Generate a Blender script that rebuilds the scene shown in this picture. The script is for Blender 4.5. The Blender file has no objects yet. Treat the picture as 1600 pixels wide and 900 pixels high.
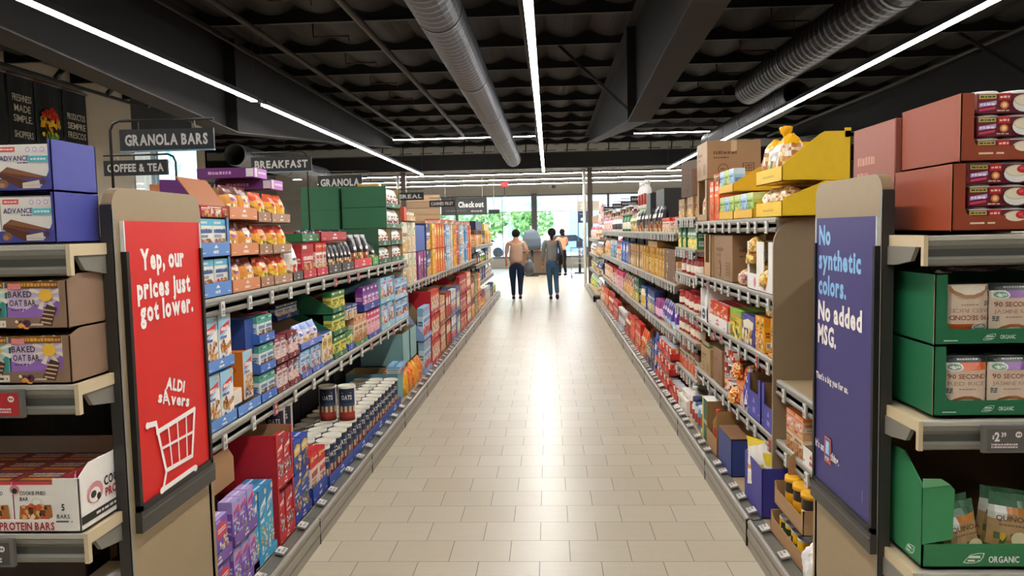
import bpy, math, random
from mathutils import Vector, Matrix
sc = bpy.context.scene
PI = math.pi
# ------------------------------------------------------------------ camera, world, exposure
def set_camera():
    f, pitch, yaw, roll = 1211.2, 0.0735, 0.04883, -0.0211
    cy, sy, cp, sp = math.cos(yaw), math.sin(yaw), math.cos(pitch), math.sin(pitch)
    fw = Vector((-sy*cp, cy*cp, -sp)); r0 = Vector((cy, sy, 0)); u0 = r0.cross(fw)
    r = math.cos(roll)*r0 + math.sin(roll)*u0; u = -math.sin(roll)*r0 + math.cos(roll)*u0
    cam = bpy.data.cameras.new('camera'); ob = bpy.data.objects.new('camera', cam)
    sc.collection.objects.link(ob)
    cam.sensor_width = 36; cam.lens = f/1600*36; cam.clip_end = 300; cam.clip_start = .05
    m = Matrix((r, u, -fw)).transposed().to_4x4(); m.translation = Vector((0, 0, 1.65))
    ob.matrix_world = m; sc.camera = ob
set_camera()
w = bpy.data.worlds.new('sky'); sc.world = w; w.use_nodes = True
nt = w.node_tree; bg = nt.nodes['Background']
tc = nt.nodes.new('ShaderNodeTexCoord'); sx = nt.nodes.new('ShaderNodeSeparateXYZ'); cr = nt.nodes.new('ShaderNodeValToRGB')
nt.links.new(tc.outputs['Generated'], sx.inputs[0]); nt.links.new(sx.outputs['Z'], cr.inputs[0]); nt.links.new(cr.outputs[0], bg.inputs[0])
cr.color_ramp.elements[0].position = .0; cr.color_ramp.elements[0].color = (.85, .935, 1, 1)
cr.color_ramp.elements[1].position = .6; cr.color_ramp.elements[1].color = (.62, .80, 1, 1)
bg.inputs[1].default_value = 3.9
STRIP = 42.0            # emission of the linear ceiling lamps
vs = sc.view_settings
sc.display_settings.display_device = 'sRGB'
vs.view_transform = 'Standard'; vs.look = 'None'; vs.gamma = 1; vs.use_curve_mapping = False
vs.exposure = 0.92
sc.cycles.use_denoising = True
sc.cycles.max_bounces = 7; sc.cycles.diffuse_bounces = 4; sc.cycles.glossy_bounces = 3; sc.cycles.transparent_max_bounces = 6
sc.cycles.sample_clamp_indirect = 6
sc.cycles.caustics_reflective = False; sc.cycles.caustics_refractive = False
C = sc.collection
# ------------------------------------------------------------------ materials
def lin(c):
    return c/12.92 if c <= .04045 else ((c+.055)/1.055)**2.4
def hx(s):
    if not isinstance(s, str): return s
    return tuple(lin(int(s[i:i+2], 16)/255) for i in (0, 2, 4)) + (1,)
def mat(name, rough=.5, metal=0, col=None, noise=.08, nscale=30, spec=.5, bump=0, bscale=200, emit=0, coat=0):
    """printed / painted surface: colour from the mesh's own print (attribute) or one colour, broken up by noise"""
    m = bpy.data.materials.new(name); m.use_nodes = True; t = m.node_tree; b = t.nodes['Principled BSDF']
    if col is None:
        a = t.nodes.new('ShaderNodeVertexColor'); a.layer_name = 'Col'; src = a.outputs[0]
    else:
        a = t.nodes.new('ShaderNodeRGB'); a.outputs[0].default_value = hx(col); src = a.outputs[0]
    co = t.nodes.new('ShaderNodeTexCoord')
    n = t.nodes.new('ShaderNodeTexNoise'); n.inputs['Scale'].default_value = nscale; n.inputs['Detail'].default_value = 3
    t.links.new(co.outputs['Object'], n.inputs['Vector'])
    mr = t.nodes.new('ShaderNodeMapRange'); mr.inputs['To Min'].default_value = 1-noise; mr.inputs['To Max'].default_value = 1+noise
    t.links.new(n.outputs[0], mr.inputs[0])
    mx = t.nodes.new('ShaderNodeVectorMath'); mx.operation = 'SCALE'
    t.links.new(src, mx.inputs[0]); t.links.new(mr.outputs[0], mx.inputs['Scale'])
    t.links.new(mx.outputs[0], b.inputs['Base Color'])
    b.inputs['Roughness'].default_value = rough; b.inputs['Metallic'].default_value = metal
    b.inputs['Specular IOR Level'].default_value = spec; b.inputs['Coat Weight'].default_value = coat
    if bump:
        n2 = t.nodes.new('ShaderNodeTexNoise'); n2.inputs['Scale'].default_value = bscale; t.links.new(co.outputs['Object'], n2.inputs['Vector'])
        bp = t.nodes.new('ShaderNodeBump'); bp.inputs['Strength'].default_value = bump; bp.inputs['Distance'].default_value = .002
        t.links.new(n2.outputs[0], bp.inputs['Height']); t.links.new(bp.outputs[0], b.inputs['Normal'])
    if emit:
        t.links.new(src, b.inputs['Emission Color']); b.inputs['Emission Strength'].default_value = emit
    return m
CARD = mat('printed_card', .5, noise=.05)
FILM = mat('glossy_film', .28, noise=.08, bump=.25, bscale=90)
PAINT = mat('painted_steel', .42, noise=.04, spec=.5)
METAL = mat('brushed_metal', .32, 1, noise=.05)
DARK = mat('dark_ceiling_paint', .75, noise=.10, nscale=4, spec=.15)
CLOTH = mat('woven_cloth', .85, noise=.15, nscale=60, spec=.2, bump=.3, bscale=300)
SKIN = mat('skin', .5, noise=.04)
WALL = mat('wall_plaster', .8, noise=.05, nscale=8, spec=.2)
LAMP = mat('lamp_diffuser', .5, col=(1, .975, .94, 1), noise=0, emit=STRIP)
SCREEN = mat('backlit_print', .4, noise=.02, emit=1.3)
DUCT = mat('duct_sheet', .5, .25, noise=.12, nscale=6)
LEAF = mat('tree_leaves', .7, noise=.5, nscale=14)
def tile_mat():
    m = bpy.data.materials.new('floor_tiles'); m.use_nodes = True; t = m.node_tree; b = t.nodes['Principled BSDF']
    co = t.nodes.new('ShaderNodeTexCoord'); mp = t.nodes.new('ShaderNodeMapping'); br = t.nodes.new('ShaderNodeTexBrick')
    t.links.new(co.outputs['Object'], mp.inputs[0]); t.links.new(mp.outputs[0], br.inputs[0])
    mp.inputs['Location'].default_value = (FX, FY, 0)
    br.offset = .5; br.inputs['Scale'].default_value = 1
    br.inputs['Brick Width'].default_value = .3056; br.inputs['Row Height'].default_value = .2628
    br.inputs['Mortar Size'].default_value = .0022; br.inputs['Mortar Smooth'].default_value = .3
    br.inputs['Color1'].default_value = hx('cbc0a9'); br.inputs['Color2'].default_value = hx('c3b79f'); br.inputs['Mortar'].default_value = hx('6b6253')
    n = t.nodes.new('ShaderNodeTexNoise'); n.inputs['Scale'].default_value = 3; n.inputs['Detail'].default_value = 5
    mp2 = t.nodes.new('ShaderNodeMapping'); mp2.inputs['Scale'].default_value = (1, 9, 1)
    t.links.new(co.outputs['Object'], mp2.inputs[0]); t.links.new(mp2.outputs[0], n.inputs[0])
    mr = t.nodes.new('ShaderNodeMapRange'); mr.inputs['To Min'].default_value = .93; mr.inputs['To Max'].default_value = 1.07; t.links.new(n.outputs[0], mr.inputs[0])
    mx = t.nodes.new('ShaderNodeVectorMath'); mx.operation = 'SCALE'; t.links.new(br.outputs[0], mx.inputs[0]); t.links.new(mr.outputs[0], mx.inputs['Scale'])
    t.links.new(mx.outputs[0], b.inputs['Base Color'])
    mr2 = t.nodes.new('ShaderNodeMapRange'); mr2.inputs['To Min'].default_value = .24; mr2.inputs['To Max'].default_value = .4; t.links.new(n.outputs[0], mr2.inputs[0])
    t.links.new(mr2.outputs[0], b.inputs['Roughness'])
    bp = t.nodes.new('ShaderNodeBump'); bp.inputs['Strength'].default_value = .25; bp.inputs['Distance'].default_value = .003; bp.invert = True
    t.links.new(br.outputs['Fac'], bp.inputs['Height']); t.links.new(bp.outputs[0], b.inputs['Normal'])
    return m
def glass_mat():
    m = bpy.data.materials.new('window_glass'); m.use_nodes = True; t = m.node_tree; t.nodes.clear()
    o = t.nodes.new('ShaderNodeOutputMaterial'); a = t.nodes.new('ShaderNodeBsdfTransparent'); g = t.nodes.new('ShaderNodeBsdfGlossy')
    a.inputs[0].default_value = (.93, .97, 1, 1); g.inputs['Roughness'].default_value = .03
    n = t.nodes.new('ShaderNodeTexNoise'); n.inputs['Scale'].default_value = 2
    mr = t.nodes.new('ShaderNodeMapRange'); mr.inputs['To Min'].default_value = .04; mr.inputs['To Max'].default_value = .08; t.links.new(n.outputs[0], mr.inputs[0])
    x = t.nodes.new('ShaderNodeMixShader'); t.links.new(mr.outputs[0], x.inputs[0]); t.links.new(a.outputs[0], x.inputs[1]); t.links.new(g.outputs[0], x.inputs[2])
    t.links.new(x.outputs[0], o.inputs[0]); return m
def blind_mat():
    m = bpy.data.materials.new('roller_blind'); m.use_nodes = True; t = m.node_tree; t.nodes.clear()
    o = t.nodes.new('ShaderNodeOutputMaterial'); a = t.nodes.new('ShaderNodeBsdfTranslucent'); g = t.nodes.new('ShaderNodeBsdfTransparent'); d = t.nodes.new('ShaderNodeBsdfDiffuse')
    a.inputs[0].default_value = (.62, .66, .68, 1); d.inputs[0].default_value = (.55, .57, .58, 1)
    x = t.nodes.new('ShaderNodeMixShader'); x.inputs[0].default_value = .3; y = t.nodes.new('ShaderNodeMixShader'); y.inputs[0].default_value = .35
    t.links.new(a.outputs[0], x.inputs[1]); t.links.new(d.outputs[0], x.inputs[2]); t.links.new(x.outputs[0], y.inputs[1]); t.links.new(g.outputs[0], y.inputs[2])
    t.links.new(y.outputs[0], o.inputs[0]); return m
def clear_mat():
    m = bpy.data.materials.new('clear_film'); m.use_nodes = True; t = m.node_tree; t.nodes.clear()
    o = t.nodes.new('ShaderNodeOutputMaterial'); a = t.nodes.new('ShaderNodeBsdfTransparent'); g = t.nodes.new('ShaderNodeBsdfPrincipled')
    g.inputs['Base Color'].default_value = (.85, .86, .86, 1); g.inputs['Roughness'].default_value = .2
    n = t.nodes.new('ShaderNodeTexNoise'); n.inputs['Scale'].default_value = 40
    mr = t.nodes.new('ShaderNodeMapRange'); mr.inputs['To Min'].default_value = .1; mr.inputs['To Max'].default_value = .75; t.links.new(n.outputs[0], mr.inputs[0])
    x = t.nodes.new('ShaderNodeMixShader'); t.links.new(mr.outputs[0], x.inputs[0]); t.links.new(a.outputs[0], x.inputs[1]); t.links.new(g.outputs[0], x.inputs[2])
    t.links.new(x.outputs[0], o.inputs[0]); return m
FX, FY = 0.0736, 0.4424
TILE = tile_mat(); GLASS = glass_mat(); BLIND = blind_mat(); CLEAR = clear_mat()
# ------------------------------------------------------------------ lettering: real glyph outlines, triangulated once per character
_gl = {}
def glyph(ch, bold):
    k = (ch, bold)
    if k in _gl: return _gl[k]
    cu = bpy.data.curves.new('glyph', 'FONT'); cu.body = ch; cu.resolution_u = 2; cu.offset = bold; cu.fill_mode = 'FRONT'
    ob = bpy.data.objects.new('glyph', cu); me = ob.to_mesh()
    vs_ = [(v.co.x, v.co.y) for v in me.vertices]; fs = [tuple(p.vertices) for p in me.polygons]
    ob.to_mesh_clear(); bpy.data.objects.remove(ob); bpy.data.curves.remove(cu)
    x0 = min([v[0] for v in vs_], default=0); x1 = max([v[0] for v in vs_], default=.25)
    _gl[k] = ([(x-x0, y) for x, y in vs_], fs, x1-x0); return _gl[k]
# ------------------------------------------------------------------ mesh builder
class MB:
    def __init__(s):
        s.v = []; s.f = []; s.c = []; s.m = []; s.sm = []; s.T = Matrix.Identity(4); s.mi = 0
    def at(s, x=0, y=0, z=0, rz=0, rx=0, ry=0, sc_=1):
        s.T = Matrix.Translation((x, y, z)) @ Matrix.Rotation(rz, 4, 'Z') @ Matrix.Rotation(ry, 4, 'Y') @ Matrix.Rotation(rx, 4, 'X') @ Matrix.Scale(sc_, 4); return s
    def P(s, pts): 
        n = len(s.v); s.v += [tuple(s.T @ Vector(p)) for p in pts]; return n
    def poly(s, pts, col, smooth=False):
        n = s.P(pts); s.f.append(tuple(range(n, n+len(pts)))); s.c.append(hx(col)); s.m.append(s.mi); s.sm.append(smooth)
    def faces(s, pts, fs, col, smooth=False):
        n = s.P(pts)
        for i, f in enumerate(fs):
            s.f.append(tuple(n+k for k in f)); s.c.append(hx(col[i] if isinstance(col, list) else col)); s.m.append(s.mi); s.sm.append(smooth)
    def box(s, x0, y0, z0, x1, y1, z1, col, b=0):
        """box, edges chamfered by b; col may be dict front/side/top"""
        if b <= 0:
            p = [(x0,y0,z0),(x1,y0,z0),(x1,y1,z0),(x0,y1,z0),(x0,y0,z1),(x1,y0,z1),(x1,y1,z1),(x0,y1,z1)]
            F = [(0,1,5,4),(1,2,6,5),(2,3,7,6),(3,0,4,7),(4,5,6,7),(3,2,1,0)]
            if isinstance(col, dict):
                c = [col['f'], col['s'], col.get('b', col['s']), col['s'], col['t'], col['s']]
            else: c = col
            s.faces(p, F, c); return s
        X = (x0, x0+b, x1-b, x1); Y = (y0, y0+b, y1-b, y1); Z = (z0, z0+b, z1-b, z1)
        def ring(a, zz): 
            i, j = (0, 3) if a == 0 else (1, 2)
            return None
        if not isinstance(col, dict): col = dict(f=col, s=col, t=col)
        f, sd, t = col['f'], col['s'], col['t']
        q = s.poly
        q([(X[1],y0,Z[1]),(X[2],y0,Z[1]),(X[2],y0,Z[2]),(X[1],y0,Z[2])], f)
        q([(X[2],y1,Z[1]),(X[1],y1,Z[1]),(X[1],y1,Z[2]),(X[2],y1,Z[2])], sd)
        q([(x1,Y[1],Z[1]),(x1,Y[2],Z[1]),(x1,Y[2],Z[2]),(x1,Y[1],Z[2])], sd)
        q([(x0,Y[2],Z[1]),(x0,Y[1],Z[1]),(x0,Y[1],Z[2]),(x0,Y[2],Z[2])], sd)
        q([(X[1],Y[1],z1),(X[2],Y[1],z1),(X[2],Y[2],z1),(X[1],Y[2],z1)], t)
        q([(X[1],Y[2],z0),(X[2],Y[2],z0),(X[2],Y[1],z0),(X[1],Y[1],z0)], sd)
        for (ya, yb, cc, fl) in ((y0, Y[1], f, 0), (y1, Y[2], sd, 1)):
            for (za, zb, up) in ((z1, Z[2], 1), (z0, Z[1], 0)):
                a = [(X[1],ya,zb),(X[2],ya,zb),(X[2],yb,za),(X[1],yb,za)]
                q(a if up != fl else a[::-1], t if up else sd)
        for (xa, xb, fl) in ((x1, X[2], 0), (x0, X[1], 1)):
            for (za, zb, up) in ((z1, Z[2], 1), (z0, Z[1], 0)):
                a = [(xa,Y[1],zb),(xa,Y[2],zb),(xb,Y[2],za),(xb,Y[1],za)]
                q(a if up != fl else a[::-1], sd)
            for (ya, yb, bk) in ((y0, Y[1], 0), (y1, Y[2], 1)):
                a = [(xb,ya,Z[1]),(xa,yb,Z[1]),(xa,yb,Z[2]),(xb,ya,Z[2])]
                q(a if fl == bk else a[::-1], f if not bk else sd)
                for (za, zb, up) in ((z1, Z[2], 1), (z0, Z[1], 0)):
                    a = [(xb,ya,zb),(xa,yb,zb),(xb,yb,za)]
                    q(a if (fl ^ bk) != up else a[::-1], sd)
        return s
    def prism(s, prof, a0, a1, col, axis='x', cap=None):
        """extrude a 2D outline: axis x -> outline in (y,z); y -> (x,z); z -> (x,y)"""
        def p3(p, a):
            return (a, p[0], p[1]) if axis == 'x' else ((p[0], a, p[1]) if axis == 'y' else (p[0], p[1], a))
        n = len(prof); pts = [p3(p, a0) for p in prof] + [p3(p, a1) for p in prof]
        F = [(i, (i+1) % n, n+(i+1) % n, n+i) for i in range(n)] + [tuple(range(n-1, -1, -1)), tuple(range(n, 2*n))]
        s.faces(pts, F, [col]*n + [cap or col]*2); return s
    def cyl(s, x, y, z0, z1, r0, r1=None, col='888888', n=20, top=None, cols=None):
        r1 = r0 if r1 is None else r1
        pts = []
        for k in range(n): pts.append((x+r0*math.cos(2*PI*k/n), y+r0*math.sin(2*PI*k/n), z0))
        for k in range(n): pts.append((x+r1*math.cos(2*PI*k/n), y+r1*math.sin(2*PI*k/n), z1))
        a = s.P(pts)
        for k in range(n):
            s.f.append((a+k, a+(k+1) % n, a+n+(k+1) % n, a+n+k)); s.c.append(hx(cols(k/n) if cols else col)); s.m.append(s.mi); s.sm.append(True)
        for t, rr in ((0, range(n-1, -1, -1)), (1, range(n, 2*n))):
            s.f.append(tuple(a+i for i in rr)); s.c.append(hx(top or col)); s.m.append(s.mi); s.sm.append(False)
        return s
    def lathe(s, prof, cols, n=16, x=0, y=0, wob=None):
        """prof [(r,z)...], cols one colour per band (or a function of band,k)"""
        a = s.P([(x+r*math.cos(2*PI*k/n)*(wob(k, i) if wob else 1), y+r*math.sin(2*PI*k/n)*(wob(k, i) if wob else 1), z) for i, (r, z) in enumerate(prof) for k in range(n)])
        for i in range(len(prof)-1):
            for k in range(n):
                s.f.append((a+i*n+k, a+i*n+(k+1) % n, a+(i+1)*n+(k+1) % n, a+(i+1)*n+k))
                s.c.append(hx(cols(i, k) if callable(cols) else cols[min(i, len(cols)-1)])); s.m.append(s.mi); s.sm.append(True)
        m_ = len(prof)-1
        if prof[0][0] > 1e-4: s.f.append(tuple(a+k for k in range(n-1, -1, -1))); s.c.append(hx(cols(0, 0) if callable(cols) else cols[0])); s.m.append(s.mi); s.sm.append(False)
        if prof[-1][0] > 1e-4: s.f.append(tuple(a+m_*n+k for k in range(n))); s.c.append(hx(cols(m_-1, 0) if callable(cols) else cols[-1])); s.m.append(s.mi); s.sm.append(False)
        return s
    def tube(s, pts, r, col, n=8):
        pts = [Vector(p) for p in pts]; a = None; rings = []
        for i, p in enumerate(pts):
            d = (pts[min(i+1, len(pts)-1)] - pts[max(i-1, 0)]).normalized()
            u = d.orthogonal().normalized() if i == 0 else (u - d*u.dot(d)).normalized()
            v = d.cross(u); rr = r[i] if isinstance(r, (list, tuple)) else r
            rings.append(s.P([tuple(p + rr*(math.cos(2*PI*k/n)*u + math.sin(2*PI*k/n)*v)) for k in range(n)]))
        for i in range(len(rings)-1):
            for k in range(n):
                s.f.append((rings[i]+k, rings[i]+(k+1) % n, rings[i+1]+(k+1) % n, rings[i+1]+k)); s.c.append(hx(col)); s.m.append(s.mi); s.sm.append(True)
        for q, rv in ((rings[0], 1), (rings[-1], 0)):
            s.f.append(tuple(q+k for k in (range(n-1, -1, -1) if rv else range(n)))); s.c.append(hx(col)); s.m.append(s.mi); s.sm.append(False)
        return s
    def build(s, name, m, parent=None, loc=None, rz=0):
        me = bpy.data.meshes.new(name)
        me.from_pydata(s.v, [], s.f)
        ca = me.color_attributes.new('Col', 'FLOAT_COLOR', 'CORNER')
        buf = []
        for f, c in zip(s.f, s.c): buf += list(c)*len(f)
        ca.data.foreach_set('color', buf)
        me.polygons.foreach_set('use_smooth', s.sm)
        for x in (m if isinstance(m, (list, tuple)) else [m]): me.materials.append(x)
        me.polygons.foreach_set('material_index', s.m)
        me.update()
        o = bpy.data.objects.new(name, me); C.objects.link(o)
        if parent is not None: o.parent = parent
        if loc: o.location = loc
        if rz: o.rotation_euler.z = rz
        return o
def empty(name, loc=(0, 0, 0), rz=0):
    o = bpy.data.objects.new(name, None); C.objects.link(o); o.location = loc; o.rotation_euler.z = rz
    o.empty_display_size = .05; return o
def tag(o, label, cat, group=None, kind=None):
    o['label'] = label; o['category'] = cat
    if group: o['group'] = group
    elif 'group' in o: del o['group']
    if kind: o['kind'] = kind
    return o
def struct(o): o['kind'] = 'structure'; return o
def dup(r, loc, rz=0, scl=None):
    c = r.copy(); C.objects.link(c); c.location = loc; c.rotation_euler.z = rz
    if scl: c.scale = scl
    for k in list(r.children):
        d = k.copy(); C.objects.link(d); d.parent = c
        for g in list(k.children):
            e = g.copy(); C.objects.link(e); e.parent = d
    return c
# ------------------------------------------------------------------ print on a surface
class Art:
    """flat printed shapes laid on the plane (or curve) pos(u_m, v_m); each layer sits a hair above the last"""
    def __init__(s, mb, w, h, pos=None, y=0, seed=0):
        s.mb, s.w, s.h, s.k, s.y = mb, w, h, 1, y; s.rnd = random.Random(seed)
        s.pos = pos or (lambda u, v, o: (u-w/2, y-o, v))
    def o(s): s.k += 1; return .00035*s.k
    def poly(s, pts, col):
        o = s.o(); s.mb.poly([s.pos(u*s.w, v*s.h, o) for u, v in pts], col)
    def rect(s, u0, v0, u1, v1, col): s.poly([(u0, v0), (u1, v0), (u1, v1), (u0, v1)], col)
    def ell(s, cu, cv, ru, rv, col, n=12, a0=0, a1=2*PI):
        s.poly([(cu+ru*math.cos(a0+(a1-a0)*k/n), cv+rv*math.sin(a0+(a1-a0)*k/n)) for k in range(n)], col)
    def blob(s, cu, cv, r, col):
        n = 7; ph = s.rnd.random()*6; q = s.w/s.h
        s.poly([(cu+r*math.cos(ph+2*PI*k/n)*s.rnd.uniform(.6, 1.15), cv+r*q*math.sin(ph+2*PI*k/n)*s.rnd.uniform(.6, 1.15)) for k in range(n)], col)
    def food(s, u0, v0, u1, v1, pal, n=14, r=.1):
        o = s.k
        for i in range(n):
            s.k = o + i % 5
            rr = r*s.rnd.uniform(.5, 1.1)
            s.blob(s.rnd.uniform(u0+rr*.8, u1-rr*.8) if u1-u0 > 2*rr else (u0+u1)/2, s.rnd.uniform(v0, v1), rr, s.rnd.choice(pal))
        s.k = o + 6
    def smudge(s, u0, v0, u1, v1, col, rows=1):
        """print too small to read: a broken row of tiny blocks"""
        o = s.k; hh = (v1-v0)/rows
        for r_ in range(rows):
            u = u0; v = v1-(r_+1)*hh
            while u < u1:
                d = min(s.rnd.uniform(.02, .07), u1-u); s.k = o
                s.rect(u, v+hh*.15, u+d, v+hh*s.rnd.uniform(.7, .9), col); u += d+s.rnd.uniform(.008, .02)
        s.k = o+2
    def text(s, t, u, v, h, col, cond=.75, bold=.03, w=None, align='l', shear=0, rot=0, gap=.06, back=False):
        """real letters: h = capital height in metres, u,v in metres"""
        o = s.o(); x = 0; out = []
        for ch in t:
            if ch == ' ': x += .3; continue
            vs_, fs, gw = glyph(ch, bold); out.append((x, vs_, fs)); x += gw+gap
        x -= gap; k = h/.7; cx = cond*k
        if w: cx = w/x
        W = x*cx; u0 = u-(W/2 if align == 'c' else (W if align == 'r' else 0))
        ca, sa = math.cos(rot), math.sin(rot)
        for x0, vs_, fs in out:
            pts = []
            for a, b in vs_:
                du = (a+x0)*cx + shear*b*k; dv = b*k; bu = u0-u+du
                pts.append(s.pos(u + bu*ca - dv*sa, v + bu*sa + dv*ca, o))
            s.mb.faces(pts, fs, col)
        return W
# ------------------------------------------------------------------ packs
COOK = ['c98d4a', 'a9672c', 'e0b070', '7d4720', 'd9a25e']
NUTS = ['b98548', 'e6cf9c', '8a5a2a', 'f0e2bd', 'a63c28']
CHOC = ['5b2f1c', '7a4326', '3c1d12', 'c9a27c']
LEMON = ['f1d33c', 'f6e37a', '6fae3a', 'e8b52e', '2f7d3c']
PINKF = ['f4c7c0', 'e78f9c', 'f8e6d8', 'd9aa78', 'fff4ea']
BERRY = ['8a2b3f', 'c8434d', '4b2a5e', 'f0d9c0', 'e9b36a']
GRAIN = ['e8c98a', 'd3a04c', 'f3e3b4', 'b98342', 'f7efd5']
MIX = ['d9a25e', 'c8434d', 'f3e3b4', '6fae3a', '7d4720']
TOM = ['c8281e', 'e2542a', '8f1a14', '3f7d34', 'f0c8a0']
BLUEF = ['e9f2f8', 'b9d7ee', '6da7d6', 'f6d9a6', 'c98d4a']
# style: background, top band, badge, title, food palette
ST = {
 'granola': ('f3f0ea', '9cc9e2', 'd93a34', '2b4f9a', COOK), 'chewy': ('ece7dc', '63b6cf', 'c83a52', '23538f', NUTS),
 'fruitbar': ('6a2c86', '5a2176', 'c9a2d6', 'efe2f4', CHOC), 'orangebag': ('e9a04a', '6b2a1c', '7a3a98', 'f6efe2', GRAIN),
 'yellowbag': ('f0ae3e', 'e0542c', 'c2361f', '7b2414', LEMON), 'tanbag': ('e6b97c', '8f6448', '7b3f90', 'f4ead8', GRAIN),
 'whitebag': ('ece9e2', 'f7f5f1', '2f2f31', '2c2b2d', BERRY), 'redbox': ('c3202a', 'a81620', 'f3dfd0', 'f6e9e0', COOK),
 'redwhite': ('f0e4d2', 'd2272c', 'e8b43c', 'b41c22', NUTS), 'blackbag': ('26232a', '1d1a20', 'dcd6cc', 'e8e4dc', NUTS),
 'mintbox': ('e9f1ec', '57a892', '2f7f6c', '2c5f8f', CHOC), 'maroonbox': ('e8d5cf', '7b2130', '6db7d9', '8f2c4a', PINKF),
 'cakebag': ('e6dcea', '8fa7dc', '3a58a8', '4a3e8a', GRAIN), 'creambox': ('ece3c6', '2f4f96', 'd8b13f', '2b3f78', NUTS),
 'navybox': ('e4dfd2', '24437f', 'f0d35a', '24437f', GRAIN), 'lemonbox': ('f0dc62', '2f7d4a', 'f7f3d0', '1f5c34', LEMON),
 'pinkbox': ('f3cdd0', 'd63f6e', 'ffffff', 'b8235a', PINKF), 'purplebox': ('8b3f9e', '6f2a86', 'f3e3f2', 'f6ecf6', PINKF),
 'tanbox': ('ecd9bb', 'd9a774', 'c7483a', '8a3f2a', COOK), 'lightblue': ('cfe4f0', '8cc0de', 'e0506a', '2f64a0', BERRY),
 'milkbox': ('8a5cc0', 'b9a3e0', 'e6403a', 'f2ecf8', BLUEF), 'cyanbox': ('45b3dd', '2a8fc4', 'f4f4ee', 'ffffff', GRAIN),
 'bluebox': ('2f52a8', '2440a0', 'f0c83c', 'f2f4f8', MIX), 'crackerred': ('c82430', 'b81824', 'f4e8d8', 'fff4ec', BLUEF),
 'cer_cream': ('f0e2c8', 'ece6d2', '5cb84a', '7a4a2a', GRAIN), 'cer_green': ('8fd05a', '6abf3a', 'ffffff', 'ffffff', GRAIN),
 'cer_purple': ('8c3f7a', 'a84a8c', 'f2c6e2', 'f8e6f2', BERRY), 'cer_yellow': ('f2b52e', 'f4c94a', 'd83a2a', 'c8281e', GRAIN),
 'cer_orange': ('ee7a2a', 'e86420', 'f4d25a', 'fff0dc', GRAIN), 'cer_blue': ('5aa6d6', 'dfeaf2', '2a5aa4', 'ffffff', BLUEF),
 'cer_navy': ('2f4a8e', '24386e', 'f0d35a', 'f2f2ee', GRAIN), 'cer_red': ('d8301f', 'e8502a', 'f2c83c', 'fff2e4', BERRY),
 'cer_white': ('eeeae2', 'd9e6ee', 'd03a3a', '30508c', BERRY), 'cer_teal': ('3a93b4', '58b2cc', 'f2d45a', 'ffffff', GRAIN),
 'pastagold': ('d6a83a', 'b8862a', '7a5a20', 'f6ecc8', GRAIN), 'pastablue': ('4a78c8', '3560b4', 'e6eef6', 'ffffff', GRAIN),
 'saucered': ('c0302a', 'a02018', 'f2e6cc', 'fbeedd', TOM), 'kraft': ('b58f62', 'a98256', '7b5a38', '6b4a2c', GRAIN),
 'riceyellow': ('f0b020', 'e89a18', '3c6a34', '9c2c1c', GRAIN), 'ricegreen': ('d8c83a', '86b83a', 'e86a2a', 'b0301c', LEMON),
 'ricepurple': ('4a4296', '38327e', 'f2e6c0', 'f4f0e4', GRAIN), 'macred': ('e2402a', 'c8281e', 'f6d23c', 'f8e8d2', GRAIN),
 'sweetorange': ('f0c09a', 'e8803a', 'd8402a', 'b03820', PINKF), 'greenbox': ('2f7d50', '246844', 'f2f0d8', 'f2f4ea', LEMON),
 'lgreen': ('bcd86a', 'd6e6a0', '3f8a3f', '3f7d34', LEMON), 'lblue': ('a9d2ea', 'd6e9f2', 'f0b83c', '3a6aa8', BLUEF),
 'orangepack': ('f06a24', 'e4581c', 'f6e0c8', 'fff2e4', COOK), 'spice': ('d8ccb4', '7a4a2a', 'c8281e', '3c2a1c', TOM),
 'redcap': ('b02a22', 'c8281e', 'f2ead8', 'f6ecd8', TOM), 'teabox': ('3a6a56', '2a5444', 'e8d6a0', 'f0ead0', LEMON),
 'violetbag': ('5a3a9a', '3f2a80', 'e8e2f4', 'f2eef8', BLUEF), 'noodlebag': ('f2eee2', 'f0d23a', 'fbfaf4', '7a7a6a', ['f2e9c8', 'f0d23a', 'ffffff', 'd8a050']), 'clearbag': ('e4e0d8', 'f2f0ea', '4a5a9a', '6a5a4a', ['8a7a6a', 'f2efe8', 'b8a088', 'dcd6cc']),
 'olive': ('8a8a52', '6b6b3c', 'e8dca0', 'f2ecd2', GRAIN),
}
PN = dict(cer='cereal_box', granola='granola_box', chewy='bar_box', fruitbar='bar_box', mintbox='bar_box', maroonbox='bar_box', lemonbox='bar_box', tanbox='bar_box', pinkbox='biscuit_box', purplebox='biscuit_box', milkbox='biscuit_box',
 cyanbox='wafer_box', bluebox='biscuit_box', crackerred='cracker_box', redwhite='cracker_box', redbox='bar_box', pastagold='pasta_box', pastablue='pasta_box', kraft='pasta_box', riceyellow='rice_box', ricegreen='rice_box', ricepurple='rice_box',
 macred='noodle_box', sweetorange='sweet_box', lgreen='side_dish_box', lblue='side_dish_box', lightblue='cake_box')
_proto = {}
def hidden_proto(k, fn):
    """first use of a pattern returns the object itself, later uses return linked copies"""
    if k not in _proto: _proto[k] = fn(); return _proto[k], True
    return _proto[k], False
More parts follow.
